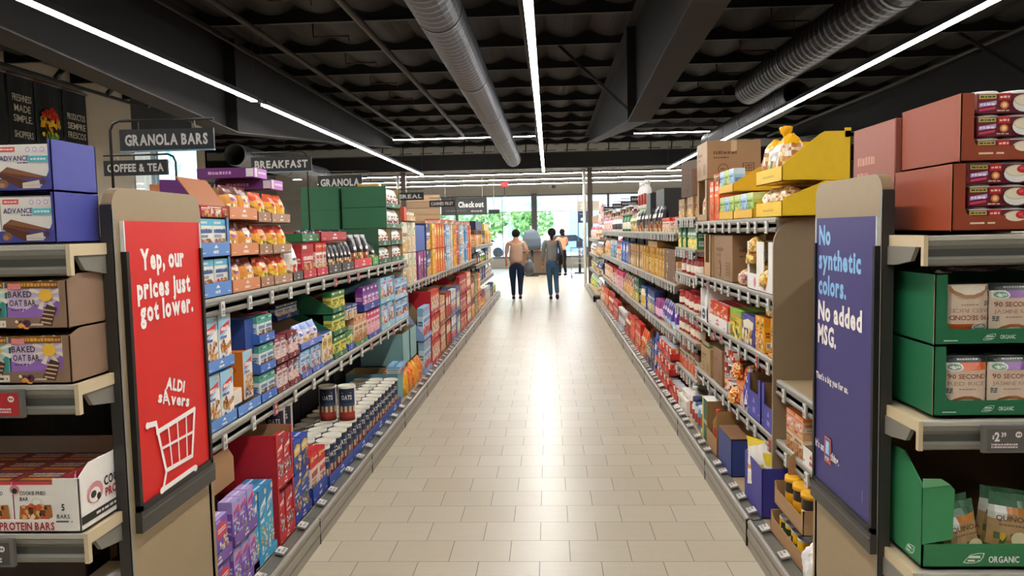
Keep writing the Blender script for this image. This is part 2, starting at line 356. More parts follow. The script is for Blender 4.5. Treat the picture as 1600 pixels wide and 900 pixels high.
def art_front(A, st, lay, big):
    bgc, band, badge, title, pal = ST[st]; r = A.rnd
    if lay == 0:                                   # band on top, title, food below
        A.rect(.0, .72, 1, 1, band); A.poly([(0, .30), (.25, .38), (.6, .34), (1, .46), (1, 0), (0, 0)], pal[1]); A.food(.04, .03, .96, .44, pal, 34 if big else 9, .1 if big else .13)
        A.rect(.06, .86, .4, .96, badge); A.smudge(.1, .5, .9, .68, title, 1); A.smudge(.12, .44, .7, .49, title, 1)
        if big: A.smudge(.45, .88, .92, .95, bgc, 1)
    elif lay == 1:                                 # diagonal split
        A.poly([(0, .5), (1, .75), (1, 1), (0, 1)], band); A.poly([(.1, .62), (.86, .74), (.9, .86), (.16, .76)], badge); A.smudge(.2, .67, .8, .78, bgc, 1); A.smudge(.1, .53, .6, .6, title, 1); A.rect(.7, .9, .95, .97, pal[2])
        A.food(.03, .04, .97, .5, pal, 40 if big else 9, .1 if big else .14); A.ell(.2, .16, .13, .08, title, 10); A.smudge(.12, .13, .28, .19, bgc, 1)
    elif lay == 2:                                 # photo window low right
        A.rect(0, .82, 1, 1, band); A.smudge(.1, .86, .6, .95, bgc, 1); A.smudge(.08, .6, .92, .76, title, 1); A.smudge(.08, .5, .6, .58, title, 2)
        A.ell(.6, .26, .36, .22, pal[2], 14); A.food(.26, .06, .94, .44, pal, 30 if big else 7, .09 if big else .12); A.smudge(.05, .04, .3, .1, title, 2)
        A.ell(.14, .4, .1, .07, badge, 10)
    elif lay == 3:                                 # plain with one big badge
        A.poly([(.12, .52), (.88, .56), (.92, .8), (.5, .88), (.08, .76)], badge); A.smudge(.18, .64, .84, .76, title, 2); A.rect(.04, .9, .4, .97, band); A.food(.5, .4, .98, .56, pal, 8 if big else 3, .08); A.rect(0, 0, 1, .1, band); A.food(.06, .1, .94, .42, pal, 30 if big else 8, .09)
    else:                                          # wide title, stripe at the foot
        A.rect(0, 0, 1, .3, band); A.smudge(.06, .72, .94, .9, title, 1); A.smudge(.06, .6, .7, .68, title, 1); A.food(.05, .1, .95, .5, pal, 12, .12); A.rect(.6, .9, .95, .97, badge)
def pack(st, w, h, d, lay=0, seed=0, big=True, name='food_box'):
    m = MB(); bgc, band, badge, title, pal = ST[st]
    m.box(-w/2, 0, 0, w/2, d, h, dict(f=bgc, s=bgc, t=band), b=.0015 if big else 0)
    A = Art(m, w, h, seed=seed); A.k = 1; art_front(A, st, lay, big)
    # both ends carry the same band and a block of fine print
    for sx_, pos in ((1, lambda u, v, o: (w/2+o, u, v)), (-1, lambda u, v, o: (-w/2-o, d-u, v))):
        B = Art(m, d, h, pos, seed=seed+1); B.k = 1
        B.rect(.0, .74, 1, 1, band); B.rect(.15, .1, .85, .3, 'efece4'); B.smudge(.2, .13, .8, .27, '4a4a4a', 3); B.smudge(.12, .42, .88, .6, title, 2)
    if big:
        T = Art(m, w, d, lambda u, v, o: (u-w/2, v, h+o), seed=seed+2); T.smudge(.1, .3, .9, .6, title, 1)
    return m.build(name, CARD)
def bag(st, w, h, d, seed=0, nu=8, nv=11, name='snack_pouch', lay=0, flat_top=True):
    """pillow pouch: fat in the middle, crimped top seal, gusseted foot, crumpled"""
    rnd = random.Random(seed); bgc, band, badge, title, pal = ST[st]; m = MB()
    def col(u, v):
        if v > .93: return band
        if v > .74: return band if lay != 2 else bgc
        if .5 < v <= .68 and abs(u) < .5: return badge if (abs(u) > .3 or rnd.random() < .45) else title
        if v < .42 and v > .06: return rnd.choice(pal) if rnd.random() < .75 else bgc
        return bgc
    P = {}
    for j in range(nv+1):
        for i in range(nu+1):
            u = -1+2*i/nu; v = j/nv
            th = (1-abs(u)**3)*min(1, (1-v)*2.4)**.7*(.75+.25*min(1, v*5))
            jt = .06*(rnd.random()-.5)
            ww = w/2*(1-.05*math.sin(v*PI)); x = u*ww+w*.015*(rnd.random()-.5)
            z = v*h + (.01*(rnd.random()-.5) if 0 < j < nv else 0)
            P[i, j, 0] = (x, d*.5-d*.5*max(th+jt, .02), z); P[i, j, 1] = (x, d*.5+d*.5*max(th-jt, .02), z)
    for j in range(nv):
        for i in range(nu):
            c = col(-1+2*(i+.5)/nu, (j+.5)/nv)
            m.poly([P[i, j, 0], P[i+1, j, 0], P[i+1, j+1, 0], P[i, j+1, 0]], c, True)
            m.poly([P[i+1, j, 1], P[i, j, 1], P[i, j+1, 1], P[i+1, j+1, 1]], bgc, True)
        for i in (0, nu):
            a = [P[i, j, 1], P[i, j, 0], P[i, j+1, 0], P[i, j+1, 1]]; m.poly(a if i == 0 else a[::-1], bgc, True)
    for j, cc in ((0, bgc), (nv, band)):
        for i in range(nu):
            a = [P[i, j, 0], P[i+1, j, 0], P[i+1, j, 1], P[i, j, 1]]; m.poly(a[::-1] if j == 0 else a, cc)
    return m.build(name, FILM)
def can(st, r, h, seed=0, name='food_can', n=18, rim='b9bcc0'):
    bgc, band, badge, title, pal = ST[st]; rnd = random.Random(seed); m = MB()
    prof = [(r*.94, 0), (r, .004), (r, .008), (r*.985, .012), (r*.985, h*.3), (r*.985, h*.5), (r*.985, h*.78), (r*.985, h-.012), (r, h-.008), (r, h-.003), (r*.93, h-.001), (r*.9, h-.005), (.001, h-.005)]
    def c(i, k):
        if i < 3 or i > 6: return rim
        if i == 3: return rnd.choice(pal) if rnd.random() < .7 else bgc
        if i == 4: return title if (k*7) % 3 else bgc
        if i == 5: return badge if k % (n//2) < 4 else bgc
        return band
    m.lathe(prof, c, n); return m.build(name, CARD)
def jar(r, h, body, lidc, label='efe6cf', name='jar', lidh=.02, neck=.8, seed=0, n=16, foodc=None):
    """a jar or bottle: body (with wrapped label) and a screw lid as parts"""
    root = empty(name); rnd = random.Random(seed); m = MB(); H = h-lidh
    prof = [(r*.9, 0), (r, .006), (r, H*.15), (r*1.01, H*.16), (r*1.01, H*.62), (r, H*.63), (r, H*.78), (r*neck, H*.93), (r*neck, H)]
    def c(i, k):
        if i == 3: return (label if k % 8 > 2 else (foodc or 'a83a2a'))
        return body
    m.lathe(prof, c, n); m.build('body', FILM, root)
    m = MB(); m.cyl(0, 0, H-.002, h, r*neck*1.12, r*neck*1.1, lidc, n); m.build('lid', CARD, root)
    return root
def tray(w, h, d, col, lip=.04, back=None, prof='slope', inner=None, win=False, mark=True, seed=0, name='display_tray', sidew=.02, mkcol='f2f0ea', ragged=False):
    """open cardboard shipping tray: floor, back, two profiled sides, front lip (and window posts)"""
    t = .004; m = MB(); back = h if back is None else back; inner = inner or 'a98a63'
    rnd = random.Random(seed)
    m.box(-w/2, 0, 0, w/2, d, t, col)
    m.box(-w/2, d-t, 0, w/2, d, back, dict(f=inner, s=col, t=inner))
    hf = h if win else lip
    pr = {'slope': [(0, 0), (d, 0), (d, back), (d*.55, back), (0, hf)], 'full': [(0, 0), (d, 0), (d, back), (0, h)],
          'step': [(0, 0), (d, 0), (d, back), (d*.7, back), (d*.45, max(hf, h*.5)), (0, hf)],
          'low': [(0, 0), (d, 0), (d, lip*1.3), (0, lip)],
          'curve': [(0, 0), (d, 0), (d, back), (d*.75, back), (d*.6, back*.93), (d*.45, back*.75), (d*.3, hf+(back-hf)*.35), (d*.1, hf*1.1), (0, hf)]}[prof]
    for s_ in (-1, 1):
        a, b = (-w/2, -w/2+t) if s_ < 0 else (w/2-t, w/2)
        m.prism(pr, a, b, col)
        q = inner; x = b+.0004 if s_ < 0 else a-.0004
        m.poly([(x, y, z) for y, z in (pr if s_ < 0 else pr[::-1])], q)
    if win:
        sw = sidew
        m.box(-w/2, 0, 0, w/2, t, lip, col); m.box(-w/2, 0, lip, -w/2+sw, t, h, col); m.box(w/2-sw, 0, lip, w/2, t, h, col)
        for s_ in (-1, 1):
            x = s_*(w/2-sw); a = [(x, 0, lip), (x-s_*.014, 0, lip), (x-s_*.004, 0, lip+.004), (x, 0, lip+.016)]
            m.poly(a if s_ < 0 else a, col)
    else:
        m.box(-w/2, 0, 0, w/2, t, lip, col)
    if mark:
        A = Art(m, w, lip, seed=seed); A.k = 2
        A.smudge(.42, .2, .6, .5, mkcol, 1); A.poly([(.44, .62), (.51, .86), (.58, .62)], mkcol); A.smudge(.06, .25, .16, .35, mkcol, 1); A.smudge(.84, .25, .94, .35, mkcol, 1)
    return m.build(name, CARD)
def carton(w, h, d, col, name='shipping_carton', seed=0, printcol='6b4a2c', open_front=False, tape=True):
    """closed corrugated carton with flap seams, tape and printed marks"""
    m = MB(); m.box(-w/2, 0, 0, w/2, d, h, col, b=.003)
    m.box(-w/2+.003, d/2-.001, h, w/2-.003, d/2+.001, h+.0008, printcol)
    if tape: m.box(-w/2-.0006, d/2-.02, h*.7, w/2+.0006, d/2+.02, h+.0012, 'cdb58c')
    rnd = random.Random(seed)
    for pos, ww in ((lambda u, v, o: (u-w/2, -o, v), w), (lambda u, v, o: (w/2+o, u, v), d), (lambda u, v, o: (-w/2-o, d-u, v), d)):
        A = Art(m, ww, h, pos, seed=seed); A.k = 1
        A.smudge(.12, .62, .55, .74, printcol, 1); A.smudge(.12, .52, .4, .58, printcol, 1)
        A.rect(.66, .12, .88, .4, printcol); A.rect(.68, .14, .86, .38, col); A.smudge(.7, .16, .84, .36, printcol, 3)
        A.ell(.3, .25, .1, .1*ww/h, printcol, 14); A.ell(.3, .25, .085, .085*ww/h, col, 14); A.smudge(.25, .22, .35, .28, printcol, 1)
    return m.build(name, CARD)
ORD = 'first second third fourth fifth sixth seventh eighth ninth tenth eleventh twelfth thirteenth fourteenth fifteenth sixteenth seventeenth eighteenth nineteenth twentieth'.split()
TENS = {2: 'twenty', 3: 'thirty', 4: 'forty', 5: 'fifty', 6: 'sixty'}
def ordw(n):
    if n <= 20: return ORD[n-1]
    t, u = divmod(n, 10)
    return TENS[t][:-1]+'ieth' if u == 0 else TENS[t]+'-'+ORD[u-1]
# the runs of shelving: side = rotation of what stands on them, X of the shelf fronts
class Run:
    def __init__(s, side, X): s.side = side; s.X = X; s.rz = PI/2 if side < 0 else -PI/2
    def put(s, o, yc, z, inset=.01, yaw=0):
        """stand o with its front at the shelf edge"""
        o.location = (s.X + s.side*inset, yc, z); o.rotation_euler.z = s.rz + yaw; return o
LA = Run(-1, -1.42); RA = Run(1, 1.14); LB_ = Run(-1, -1.32); RB_ = Run(1, 1.065)
_uid = [0]
def pdim(kind, st, w, h, d, lay, seed, big=True):
    """a pack of a pattern, scaled exactly to fit: copies share their mesh"""
    k = (kind, st, round(w/h, 1), lay, seed, big)
    nm_ = PN.get(st.split('_')[0], 'food_box')
    def mk():
        if kind == 'box': o = pack(st, w, h, d, lay, seed, big, nm_)
        elif kind == 'bag': o = bag(st, w, h, d, seed, lay=lay, nu=8 if big else 5, nv=11 if big else 7)
        elif kind == 'can': o = can(st, w/2, h, seed)
        elif kind == 'jar': o = jar(w/2, h, ST[st][0], ST[st][1], ST[st][2], seed=seed)
        o['w'], o['h'], o['d'] = w, h, d; return o
    p, first = hidden_proto(k, mk)
    if first: return p
    return dup(p, (0, 0, 0), 0, (w/p['w'], d/p['d'], h/p['h']))
def clean(o):
    for k in ('w', 'h', 'd'):
        pass
    return o
NAMEW = dict(box='box', bag='pouch', can='can', jar='jar')
def cat_of(kind): return dict(box='food box', bag='food pouch', can='food can', jar='jar')[kind]
def block(run, y0, y1, z, tiers, th, trayc, kind, st, n, look, where, lip=.04, d=.36, lay=0, win=False, ph=None, seed=0, prof='slope', rows=1, tname='tray', skip=(), inset=.008, tray_look=None, mk=True, big=True, zfull=None, back=None):
    """stacked display trays between y0 and y1, n packs across each; look = the pack, where = which stack"""
    W = y1-y0-.004; yc = (y0+y1)/2; dirw = 1 if run.side < 0 else -1
    tw = {0: 'bottom', tiers-1: 'top'}
    for t in range(tiers):
        zt = z+t*(th+.002); tn = '' if tiers == 1 else (('bottom ' if t == 0 else ('top ' if t == tiers-1 else ('middle ' if tiers == 3 else ordw(t+1)+' '))))
        key = ('tray', round(W, 2), th, trayc, lip, win, prof, d, back)
        def mkt():
            o = tray(W, th, d, trayc, lip, win=win, prof=prof, mark=mk, seed=seed, back=back); o['w'] = W; return o
        tr, first = hidden_proto(key, mkt)
        if not first: tr = dup(tr, (0, 0, 0), 0, (W/tr['w'], 1, 1))
        run.put(tr, yc, zt, inset)
        tag(tr, f'{tray_look or "open cardboard tray"}, {tn}{where}', 'tray')
        if (t in skip): continue
        pw = (W-.014-(.0))/n; hh = (ph or th-.012)
        for r in range(rows):
            for i in range(n):
                pd = min(.09 if kind != 'box' else .06, pw*.8)
                if kind in ('can', 'jar'): pd = pw
                o = pdim(kind, st, pw*.955, hh, pd, lay, seed+(i % 2), big)
                off = .007+pw*(i+.5)-W/2
                yy = yc+dirw*off; jr = random.Random(seed*31+t*7+r*5+i)
                dep = inset+.007+r*(pd+.004)+(pd/2 if kind in ('can', 'jar') else 0)
                dep += jr.uniform(0, .006) if lip > .01 else 0; o.location = (run.X+run.side*dep, yy, zt+.0045); o.rotation_euler.z = run.rz+jr.uniform(-.014, .014)
                nth = (i if dirw > 0 else n-1-i)
                lab = f'{look}, {ordw(nth+1)+" along " if n > 1 else ""}{"second row of " if r == 1 else ("third row of " if r == 2 else "")}{tn}{where}'
                tag(o, lab, cat_of(kind))
def loose(run, y0, y1, z, kind, st, n, look, where, h, tiers=1, d=None, lay=0, seed=0, rows=1, big=True, inset=.012, jit=.0):
    """packs standing (or stacked) on the shelf itself"""
    rnd = random.Random(seed+int(y0*100)); W = y1-y0; dirw = 1 if run.side < 0 else -1
    pw = W/n
    gap = .07 if not big else 0
    for t in range(tiers):
        tn = '' if tiers == 1 else ('lower of ' if t == 0 else ('upper of ' if tiers == 2 else ('top of ' if t == tiers-1 else 'middle of ')))
        for r in range(rows):
            cnt = 0
            for i in range(n):
                if n > 4 and rnd.random() < gap: continue
                cnt += 1
                pd = d or (pw if kind in ('can', 'jar') else min(.07, pw*.9))
                if kind in ('can', 'jar'): pd = pw*.96
                o = pdim(kind, st, pw*.96, h, pd, lay, seed+(i % 2), big)
                dep = inset+r*(pd+.006)+(pd/2 if kind in ('can', 'jar') else 0)+rnd.uniform(0, .012 if big else .035)
                o.location = (run.X+run.side*dep, y0+pw*(i+.5), z+t*(h+.0015)); o.rotation_euler.z = run.rz+rnd.uniform(-jit, jit)
                lab = f'{look}, {ordw(cnt)+" along " if n > 1 else ""}{["", "second row ", "third row "][r]}{tn}{where}'
                tag(o, lab, cat_of(kind))
# ------------------------------------------------------------------ the room
def plane(name, pts, col, m):
    b = MB(); b.poly(pts, col); return struct(b.build(name, m))
fl = plane('floor', [(-12, -2, 0), (12, -2, 0), (12, 34, 0), (-12, 34, 0)], 'c8bda6', TILE)
# roof deck hanging in shallow scallops between the purlins
def deck():
    m = MB(); xs = []; x = -12.0; n = 10; pitch = .6
    for k in range(int(24/pitch)):
        for i in range(n):
            xs.append((x+pitch*(k+i/n), 4.41-.095*math.sin(PI*i/n)))
    xs.append((12, 4.41))
    for (a, za), (b, zb) in zip(xs, xs[1:]):
        m.poly([(a, -2, za), (a, 34, za), (b, 34, zb), (b, -2, zb)], '2e2b29', True)
    m.box(-12.1, -2.1, 4.48, 12.1, 34.1, 4.6, '2b2a2a')
    return struct(m.build('ceiling', DARK))
deck()
for k in range(20):
    y = 1.72+1.552*k
    m = MB(); c = '1b1a1a'
    m.box(-12, y-.004, 4.22, 12, y+.004, 4.40, c); m.box(-12, y-.004, 4.22, 12, y+.06, 4.226, '4a4744'); m.box(-12, y-.05, 4.385, 12, y+.004, 4.39, c)
    struct(m.build('ceiling_purlin', DARK))
# welded roof girders: deep web tapering to a haunch, bottom flange, stiffeners
def girder(x):
    m = MB(); c = '1d1c1c'
    prof = [(-2, 3.25), (5.7, 3.25), (10.1, 3.02), (21.4, 4.0), (21.4, 4.22), (-2, 4.22)]
    m.prism(prof, x-.006, x+.006, c)
    bt = [(-2, 3.25), (5.7, 3.25), (10.1, 3.02), (21.4, 4.0)]
    for (a, za), (b, zb) in zip(bt, bt[1:]):
        m.faces([(x-.12, a, za), (x+.16, a, za), (x+.16, b, zb), (x-.12, b, zb), (x-.12, a, za-.015), (x+.16, a, za-.015), (x+.16, b, zb-.015), (x-.12, b, zb-.015)],
                [(0, 1, 2, 3), (7, 6, 5, 4), (0, 3, 7, 4), (1, 5, 6, 2), (0, 4, 5, 1), (3, 2, 6, 7)], '332f2e')
    for y, z in ((10.1, 3.02), (5.7, 3.25), (1.5, 3.25)):
        m.box(x-.12, y-.006, z, x+.16, y+.006, 4.22, '151414')
    m.box(x-.12, -2, 4.2, x+.12, 21.4, 4.22, c)
    return struct(m.build('roof_beam', DARK))
for x in (-4.2, 1.15, 6.6): girder(x)
def bar(name, pts, r, col, m_=DARK, n=8):
    m = MB(); m.tube(pts, r, col, n); return struct(m.build(name, m_))
# knee braces down to the haunches
for x, sx_ in ((1.15, -1), (6.6, -1), (6.6, 1)):
    m = MB(); a = Vector((x+sx_*.02, 10.1, 3.06)); b = Vector((x+sx_*.98, 11.1, 4.22))
    d = (b-a); q = Vector((0, .05, 0)); s_ = Vector((0, 0, .05))
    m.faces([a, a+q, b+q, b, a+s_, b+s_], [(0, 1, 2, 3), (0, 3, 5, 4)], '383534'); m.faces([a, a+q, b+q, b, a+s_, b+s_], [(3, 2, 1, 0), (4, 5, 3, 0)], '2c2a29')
    struct(m.build('roof_brace', DARK))
# the cross beam before the tills and the columns below the girders
m = MB(); m.box(-12, 22.3, 3.42, 12, 22.36, 3.84, '232120'); m.box(-12, 22.2, 3.40, 12, 22.46, 3.42, '3d3a38'); m.box(-12, 22.2, 3.84, 12, 22.46, 3.86, '3d3a38'); struct(m.build('cross_beam', DARK))
for x in (-4.2, 1.2, 6.6):
    m = MB(); m.box(x-.07, 22.48, 0, x+.07, 22.62, 3.9, '4b4038'); struct(m.build('building_column', PAINT))
    m = MB(); m.cyl(x-.16, 22.55, 0, 3.4, .045, .045, 'd9d6ce', 12); struct(m.build('drain_pipe', PAINT))
# walls
def wallbox(name, x0, y0, z0, x1, y1, z1, col, m_=WALL):
    m = MB(); m.box(x0, y0, z0, x1, y1, z1, col); return struct(m.build(name, m_))
wallbox('wall_back', -12, -2.1, 0, 12, -2, 4.6, '2f2d2b')
wallbox('wall_east', 12, -2, 0, 12.1, 34, 4.6, '2a2929')
wallbox('wall_west', -12.1, 17.5, 0, -12, 34, 4.6, '8d8880')
wallbox('wall_produce', -7.9, -2, 0, -7.8, 14.4, 4.46, 'b5ab9c')
wallbox('wall_produce_pier', -7.9, 16.9, 0, -7.8, 17.6, 4.46, 'b5ab9c')
wallbox('wall_produce_head', -7.9, 14.4, 3.62, -7.8, 16.9, 4.46, '3a3838')
wallbox('wall_return', -12, 17.5, 0, -7.8, 17.6, 4.46, 'a59c8f')
wallbox('wall_front_head', -12, 34, 3.2, 12, 34.1, 4.6, 'c9c1b4')
wallbox('wall_front_sill', -12, 34, 0, 12, 34.1, .45, 'b9b2a6')
wallbox('wall_front_west', -12, 34, .45, -7.2, 34.1, 3.2, 'b9b2a6')
wallbox('wall_front_east', 9.0, 34, .45, 12, 34.1, 3.2, 'b9b2a6')
xs = [-7.2, -4.0, -.62, 2.6, 5.8, 9.0]
for k in range(5):
    a, b = xs[k], xs[k+1]; r = empty('window_%d' % (k+1)); struct(r)
    m = MB(); c = '6b6a68'
    m.box(a, 33.98, .45, a+.05, 34.1, 3.2, c); m.box(b-.05, 33.98, .45, b, 34.1, 3.2, c); m.box(a, 33.98, 3.14, b, 34.1, 3.2, c); m.box(a, 33.98, .45, b, 34.1, .52, c)
    m.box((a+b)/2+.28, 34.0, .5, (a+b)/2+.31, 34.08, 3.2, c)
    if k == 1: m.box(b-.12, 33.94, .3, b+.12, 34.12, 3.25, '5b5957')
    m.build('window_frame', PAINT, r)
    m = MB(); m.poly([(a+.05, 34.05, .52), (b-.05, 34.05, .52), (b-.05, 34.05, 3.14), (a+.05, 34.05, 3.14)], 'ffffff'); m.build('glass_pane', GLASS, r)
    m = MB(); m.poly([(a+.06, 33.97, 2.48), (b-.06, 33.97, 2.48), (b-.06, 33.97, 3.16), (a+.06, 33.97, 3.16)], 'ffffff'); m.build('roller_blind', BLIND, r)
    m = MB(); m.box(a+.06, 33.955, 2.46, b-.06, 33.985, 2.485, 'd4d2cc'); m.build('blind_rail', PAINT, r)
# side window with the backlit produce picture
r = empty('window_6'); struct(r)
m = MB()
for y in (14.4, 15.2, 16.0, 16.84): m.box(-7.88, y, 0, -7.8, y+.06, 3.62, '55524e')
m.box(-7.88, 14.4, 3.56, -7.8, 16.9, 3.62, '55524e'); m.build('window_frame', PAINT, r)
m = MB(); m.poly([(-7.85, 14.4, 0), (-7.85, 16.9, 0), (-7.85, 16.9, 3.6), (-7.85, 14.4, 3.6)], 'ffffff'); m.build('glass_pane', GLASS, r)
# strip lamps
def strip(x0, y0, x1, y1, z, label, w_=.075, gap=None):
    r = empty('strip_lamp', ((x0+x1)/2, (y0+y1)/2, z)); tag(r, label, 'ceiling lamp')
    L = math.hypot(x1-x0, y1-y0); a = math.atan2(y1-y0, x1-x0)
    h = MB(); h.at(rz=a); h.box(-L/2, -w_/2, 0, L/2, w_/2, .05, '1d1c1c')
    for i in range(max(2, int(L/3))+1):
        xx = -L/2+L*i/max(2, int(L/3)); h.tube([(xx, 0, .05), (xx, 0, 4.30-z)], .004, '222222', 5)
    h.build('housing', PAINT, r)
    e = MB(); e.at(rz=a); e.box(-L/2, -w_/2+.006, -.012, L/2, w_/2-.006, .002, 'ffffff'); e.build('diffuser', LAMP, r)
    return r
strip(-3.56, -1.8, -3.56, 9.45, 3.3, 'long bright strip lamp over the neighbouring aisle, near length before its dark joint')
strip(-3.56, 9.75, -3.56, 22.0, 3.3, 'long bright strip lamp over the neighbouring aisle, far length past its dark joint')
m = MB(); m.box(-3.585, 9.45, 3.3, -3.535, 9.75, 3.34, '2a3538'); tag(m.build('lamp_joint', PAINT), 'dark coupling between two lengths of strip lamp', 'coupling')
strip(-.12, -1.8, -.12, 22.0, 3.3, 'long bright strip lamp straight over the middle of the tiled aisle')
strip(3.36, -1.8, 3.36, 22.0, 3.3, 'long bright strip lamp above the shelves with red-brown cartons')
for y, n_ in ((22.75, 'nearest'), (25.2, 'middle'), (27.6, 'farthest')):
    strip(-7.5, y, 8.5, y, 3.3, f'cross strip lamp over the tills, {n_} of three rows', w_=.1)
strip(-3.95, 20, -.3, 20, 4.05, 'short high cross lamp half hidden behind the round duct')
strip(2.2, 20, 4.15, 20, 4.05, 'short high cross lamp beyond the tapered roof beam')
# ducts
def duct(pts, r0, label, segs=1, col='4a4b50'):
    a, b = Vector(pts[0]), Vector(pts[1]); L = (b-a).length; r = empty('air_duct', a); tag(r, label, 'air duct')
    m = MB(); n = 24; N = int(L/.075); rg = []
    for i in range(N+1):
        y = L*i/N; rr = r0*(1.03 if i % 2 else .985)
        rg.append(m.P([(rr*math.cos(2*PI*k/n), y, rr*math.sin(2*PI*k/n)) for k in range(n)]))
    for i in range(N):
        for k in range(n): m.f.append((rg[i]+(k+1) % n, rg[i]+k, rg[i+1]+k, rg[i+1]+(k+1) % n)); m.c.append(hx(col)); m.m.append(0); m.sm.append(False)
    m.f.append(tuple(rg[-1]+k for k in range(n))); m.c.append(hx(col)); m.m.append(0); m.sm.append(False)
    m.build('duct_pipe', DUCT, r)
    for i in range(1, int(L/3)+1):
        y = i*3.0
        if y > L-.2: break
        m = MB(); m.at(0, y, 0, rx=-PI/2); m.cyl(0, 0, -.04, .04, r0*1.04, r0*1.04, '2a2a2c', 24); m.build('duct_collar', PAINT, r)
        m = MB(); m.tube([(0, y, r0), (0, y, 4.30-a.z)], .005, '2a2a2c', 5); m.build('hanger_rod', PAINT, r)
    return r
duct([(-.96, -1.9, 3.66), (-.96, 22.0, 3.66)], .215, 'long corrugated round grey duct hanging along the aisle ceiling')
duct([(3.12, -1.9, 3.74), (3.12, 12.3, 3.74)], .215, 'dark corrugated round duct beside the tapered roof beam', col='2f2c2b')
duct([(4.0, 12.8, 3.74), (4.0, 19.5, 3.74)], .215, 'farther length of round duct beyond the dark corrugated one', col='2f2c2b')
duct([(-6.3, 15.5, 3.3), (-5.0, 21.5, 3.3)], .22, 'round grey duct high in the far corner past the breakfast sign', col='6d6e70')
# sprinkler and conduit pipes
for x, z, rr, y1 in ((-3.45, 4.08, .035, 21), (-2.15, 4.08, .04, 21), (-3.95, 4.05, .015, 20), (-.28, 4.1, .022, 22), (6.1, 4.1, .03, 22), (4.9, 4.12, .02, 22)):
    o = bar('ceiling_pipe', [(x, -1.9, z), (x, y1/3, z+.02), (x+.05, y1*.66, z), (x, y1, z+.02)], rr, '413d3b')
for k in range(8):
    y = 3.27+1.552*k
    for x in (-2.9, -1.55, .2, 2.75, 4.6):
        if (k*3+int(x*2)) % 3 == 0: continue
        m = MB(); m.tube([(x, y+.3, 4.30), (x, y+.3, 4.12), (x+.45, y+.3, 4.12), (x+.45, y+.3, 4.05)], .012, '43302a', 6)
        struct(m.build('sprinkler_branch', DARK))
# clutter of services over the cross beam
rnd = random.Random(5)
for k in range(16):
    x = -5+.62*k; z = 3.9
    m = MB(); m.tube([(x, 23.5, z), (x+.02, 23.5, z+.3), (x+rnd.uniform(-.3, .3), 23.6, z+.45)], .02, '26262a', 6); m.box(x-.08, 23.45, z+.12, x+.3, 23.5, z+.14, '2c2c30'); struct(m.build('service_conduit', DARK))
wallbox('ceiling_upper_band', -12, 24.6, 3.95, 12, 24.7, 4.46, '8a8882')

# track spotlights washing the produce wall banners
for i, y in enumerate((9.6, 10.9, 12.2, 13.4)):
    r = empty('track_spotlight', (-6.9, y, 4.02)); tag(r, f'black track spotlight aimed at the wall banners, {ordw(i+1)} along its rail', 'spotlight')
    m = MB(); m.at(0, 0, 0, ry=.75); m.cyl(0, 0, -.09, .06, .045, .04, '161616', 14); m.build('spot_head', PAINT, r)
    m = MB(); m.tube([(0, 0, .02), (0, 0, .2)], .01, '161616', 6); m.build('spot_stem', PAINT, r)
    ld = bpy.data.lights.new('spot_beam', 'SPOT'); ld.energy = 110; ld.spot_size = 1.6; ld.spot_blend = .6; ld.shadow_soft_size = .05; ld.color = (1, .93, .82)
    lo = bpy.data.objects.new('spot_beam', ld); C.objects.link(lo); lo.parent = r; lo.location = (-.1, 0, -.12); lo.rotation_euler = (0, -.62, 0)
bar('ceiling_pipe', [(-6.9, 5, 4.22), (-6.9, 14.2, 4.22)], .02, '161616')
# ------------------------------------------------------------------ shelving
DECK = 'b39c78'; RAIL = '7d7a70'; RAILD = '4b4a44'; BACK = '1c1a1a'; TAN = '9c8868'; EDGE = '3a3836'
def price_tag(parent, x, y, z, col='d8d6cf', w_=.052, h_=.045, tilt=.0):
    m = MB(); m.box(-w_/2-.0015, -.005, -.0015, w_/2+.0015, .003, h_+.0015, 'a9a69d'); m.box(-w_/2, -.007, 0, w_/2, -.004, h_, col)
    A = Art(m, w_, h_, y=-.007, seed=int(abs(x)*97)); A.k = 1
    ink = 'f4ece8' if col == 'b2262c' or col == '6b6763' else '54534f'
    A.smudge(.1, .5, .5, .9, ink, 1); A.smudge(.1, .12, .85, .4, ink, 2)
    o = m.build('price_tag', CARD, parent, (x, y, z)); o.rotation_euler.x = tilt; return o
def shelf(parent, L, z, depth, tags, wdepth, rnd, redp=.25):
    """deck, nosing and grooved rail; local x along the run, front at local y = 0"""
    m = MB()
    m.box(0.002, .012, -.022, L-.002, depth, -.002, DECK)
    m.box(0.002, -.004, -.012, L-.002, .02, .002, 'aeaba0', b=.002)
    m.prism([(-.004, -.012), (.012, -.012), (.012, -.075), (.002, -.075), (-.008, -.068), (-.008, -.058), (.0, -.052), (.0, -.030), (-.006, -.024)], .002, L-.002, RAIL)
    m.box(.004, .0, -.05, L-.004, .0008, -.032, RAILD)
    for x in (.006, L-.02):
        m.prism([(.012, -.022), (depth, -.022), (depth, -.09), (depth*.6, -.075), (.05, -.06), (.012, -.05)], x, x+.012, RAIL)
    o = m.build('shelf', PAINT, parent, (0, wdepth, z))
    n = tags
    for i in range(n):
        x = L*(i+.5)/n+rnd.uniform(-.04, .04)
        price_tag(o, x, -.010, -.080, 'b2262c' if rnd.random() < redp else 'e2e0d8', w_=rnd.choice([.036, .042]), h_=.062)
    return o
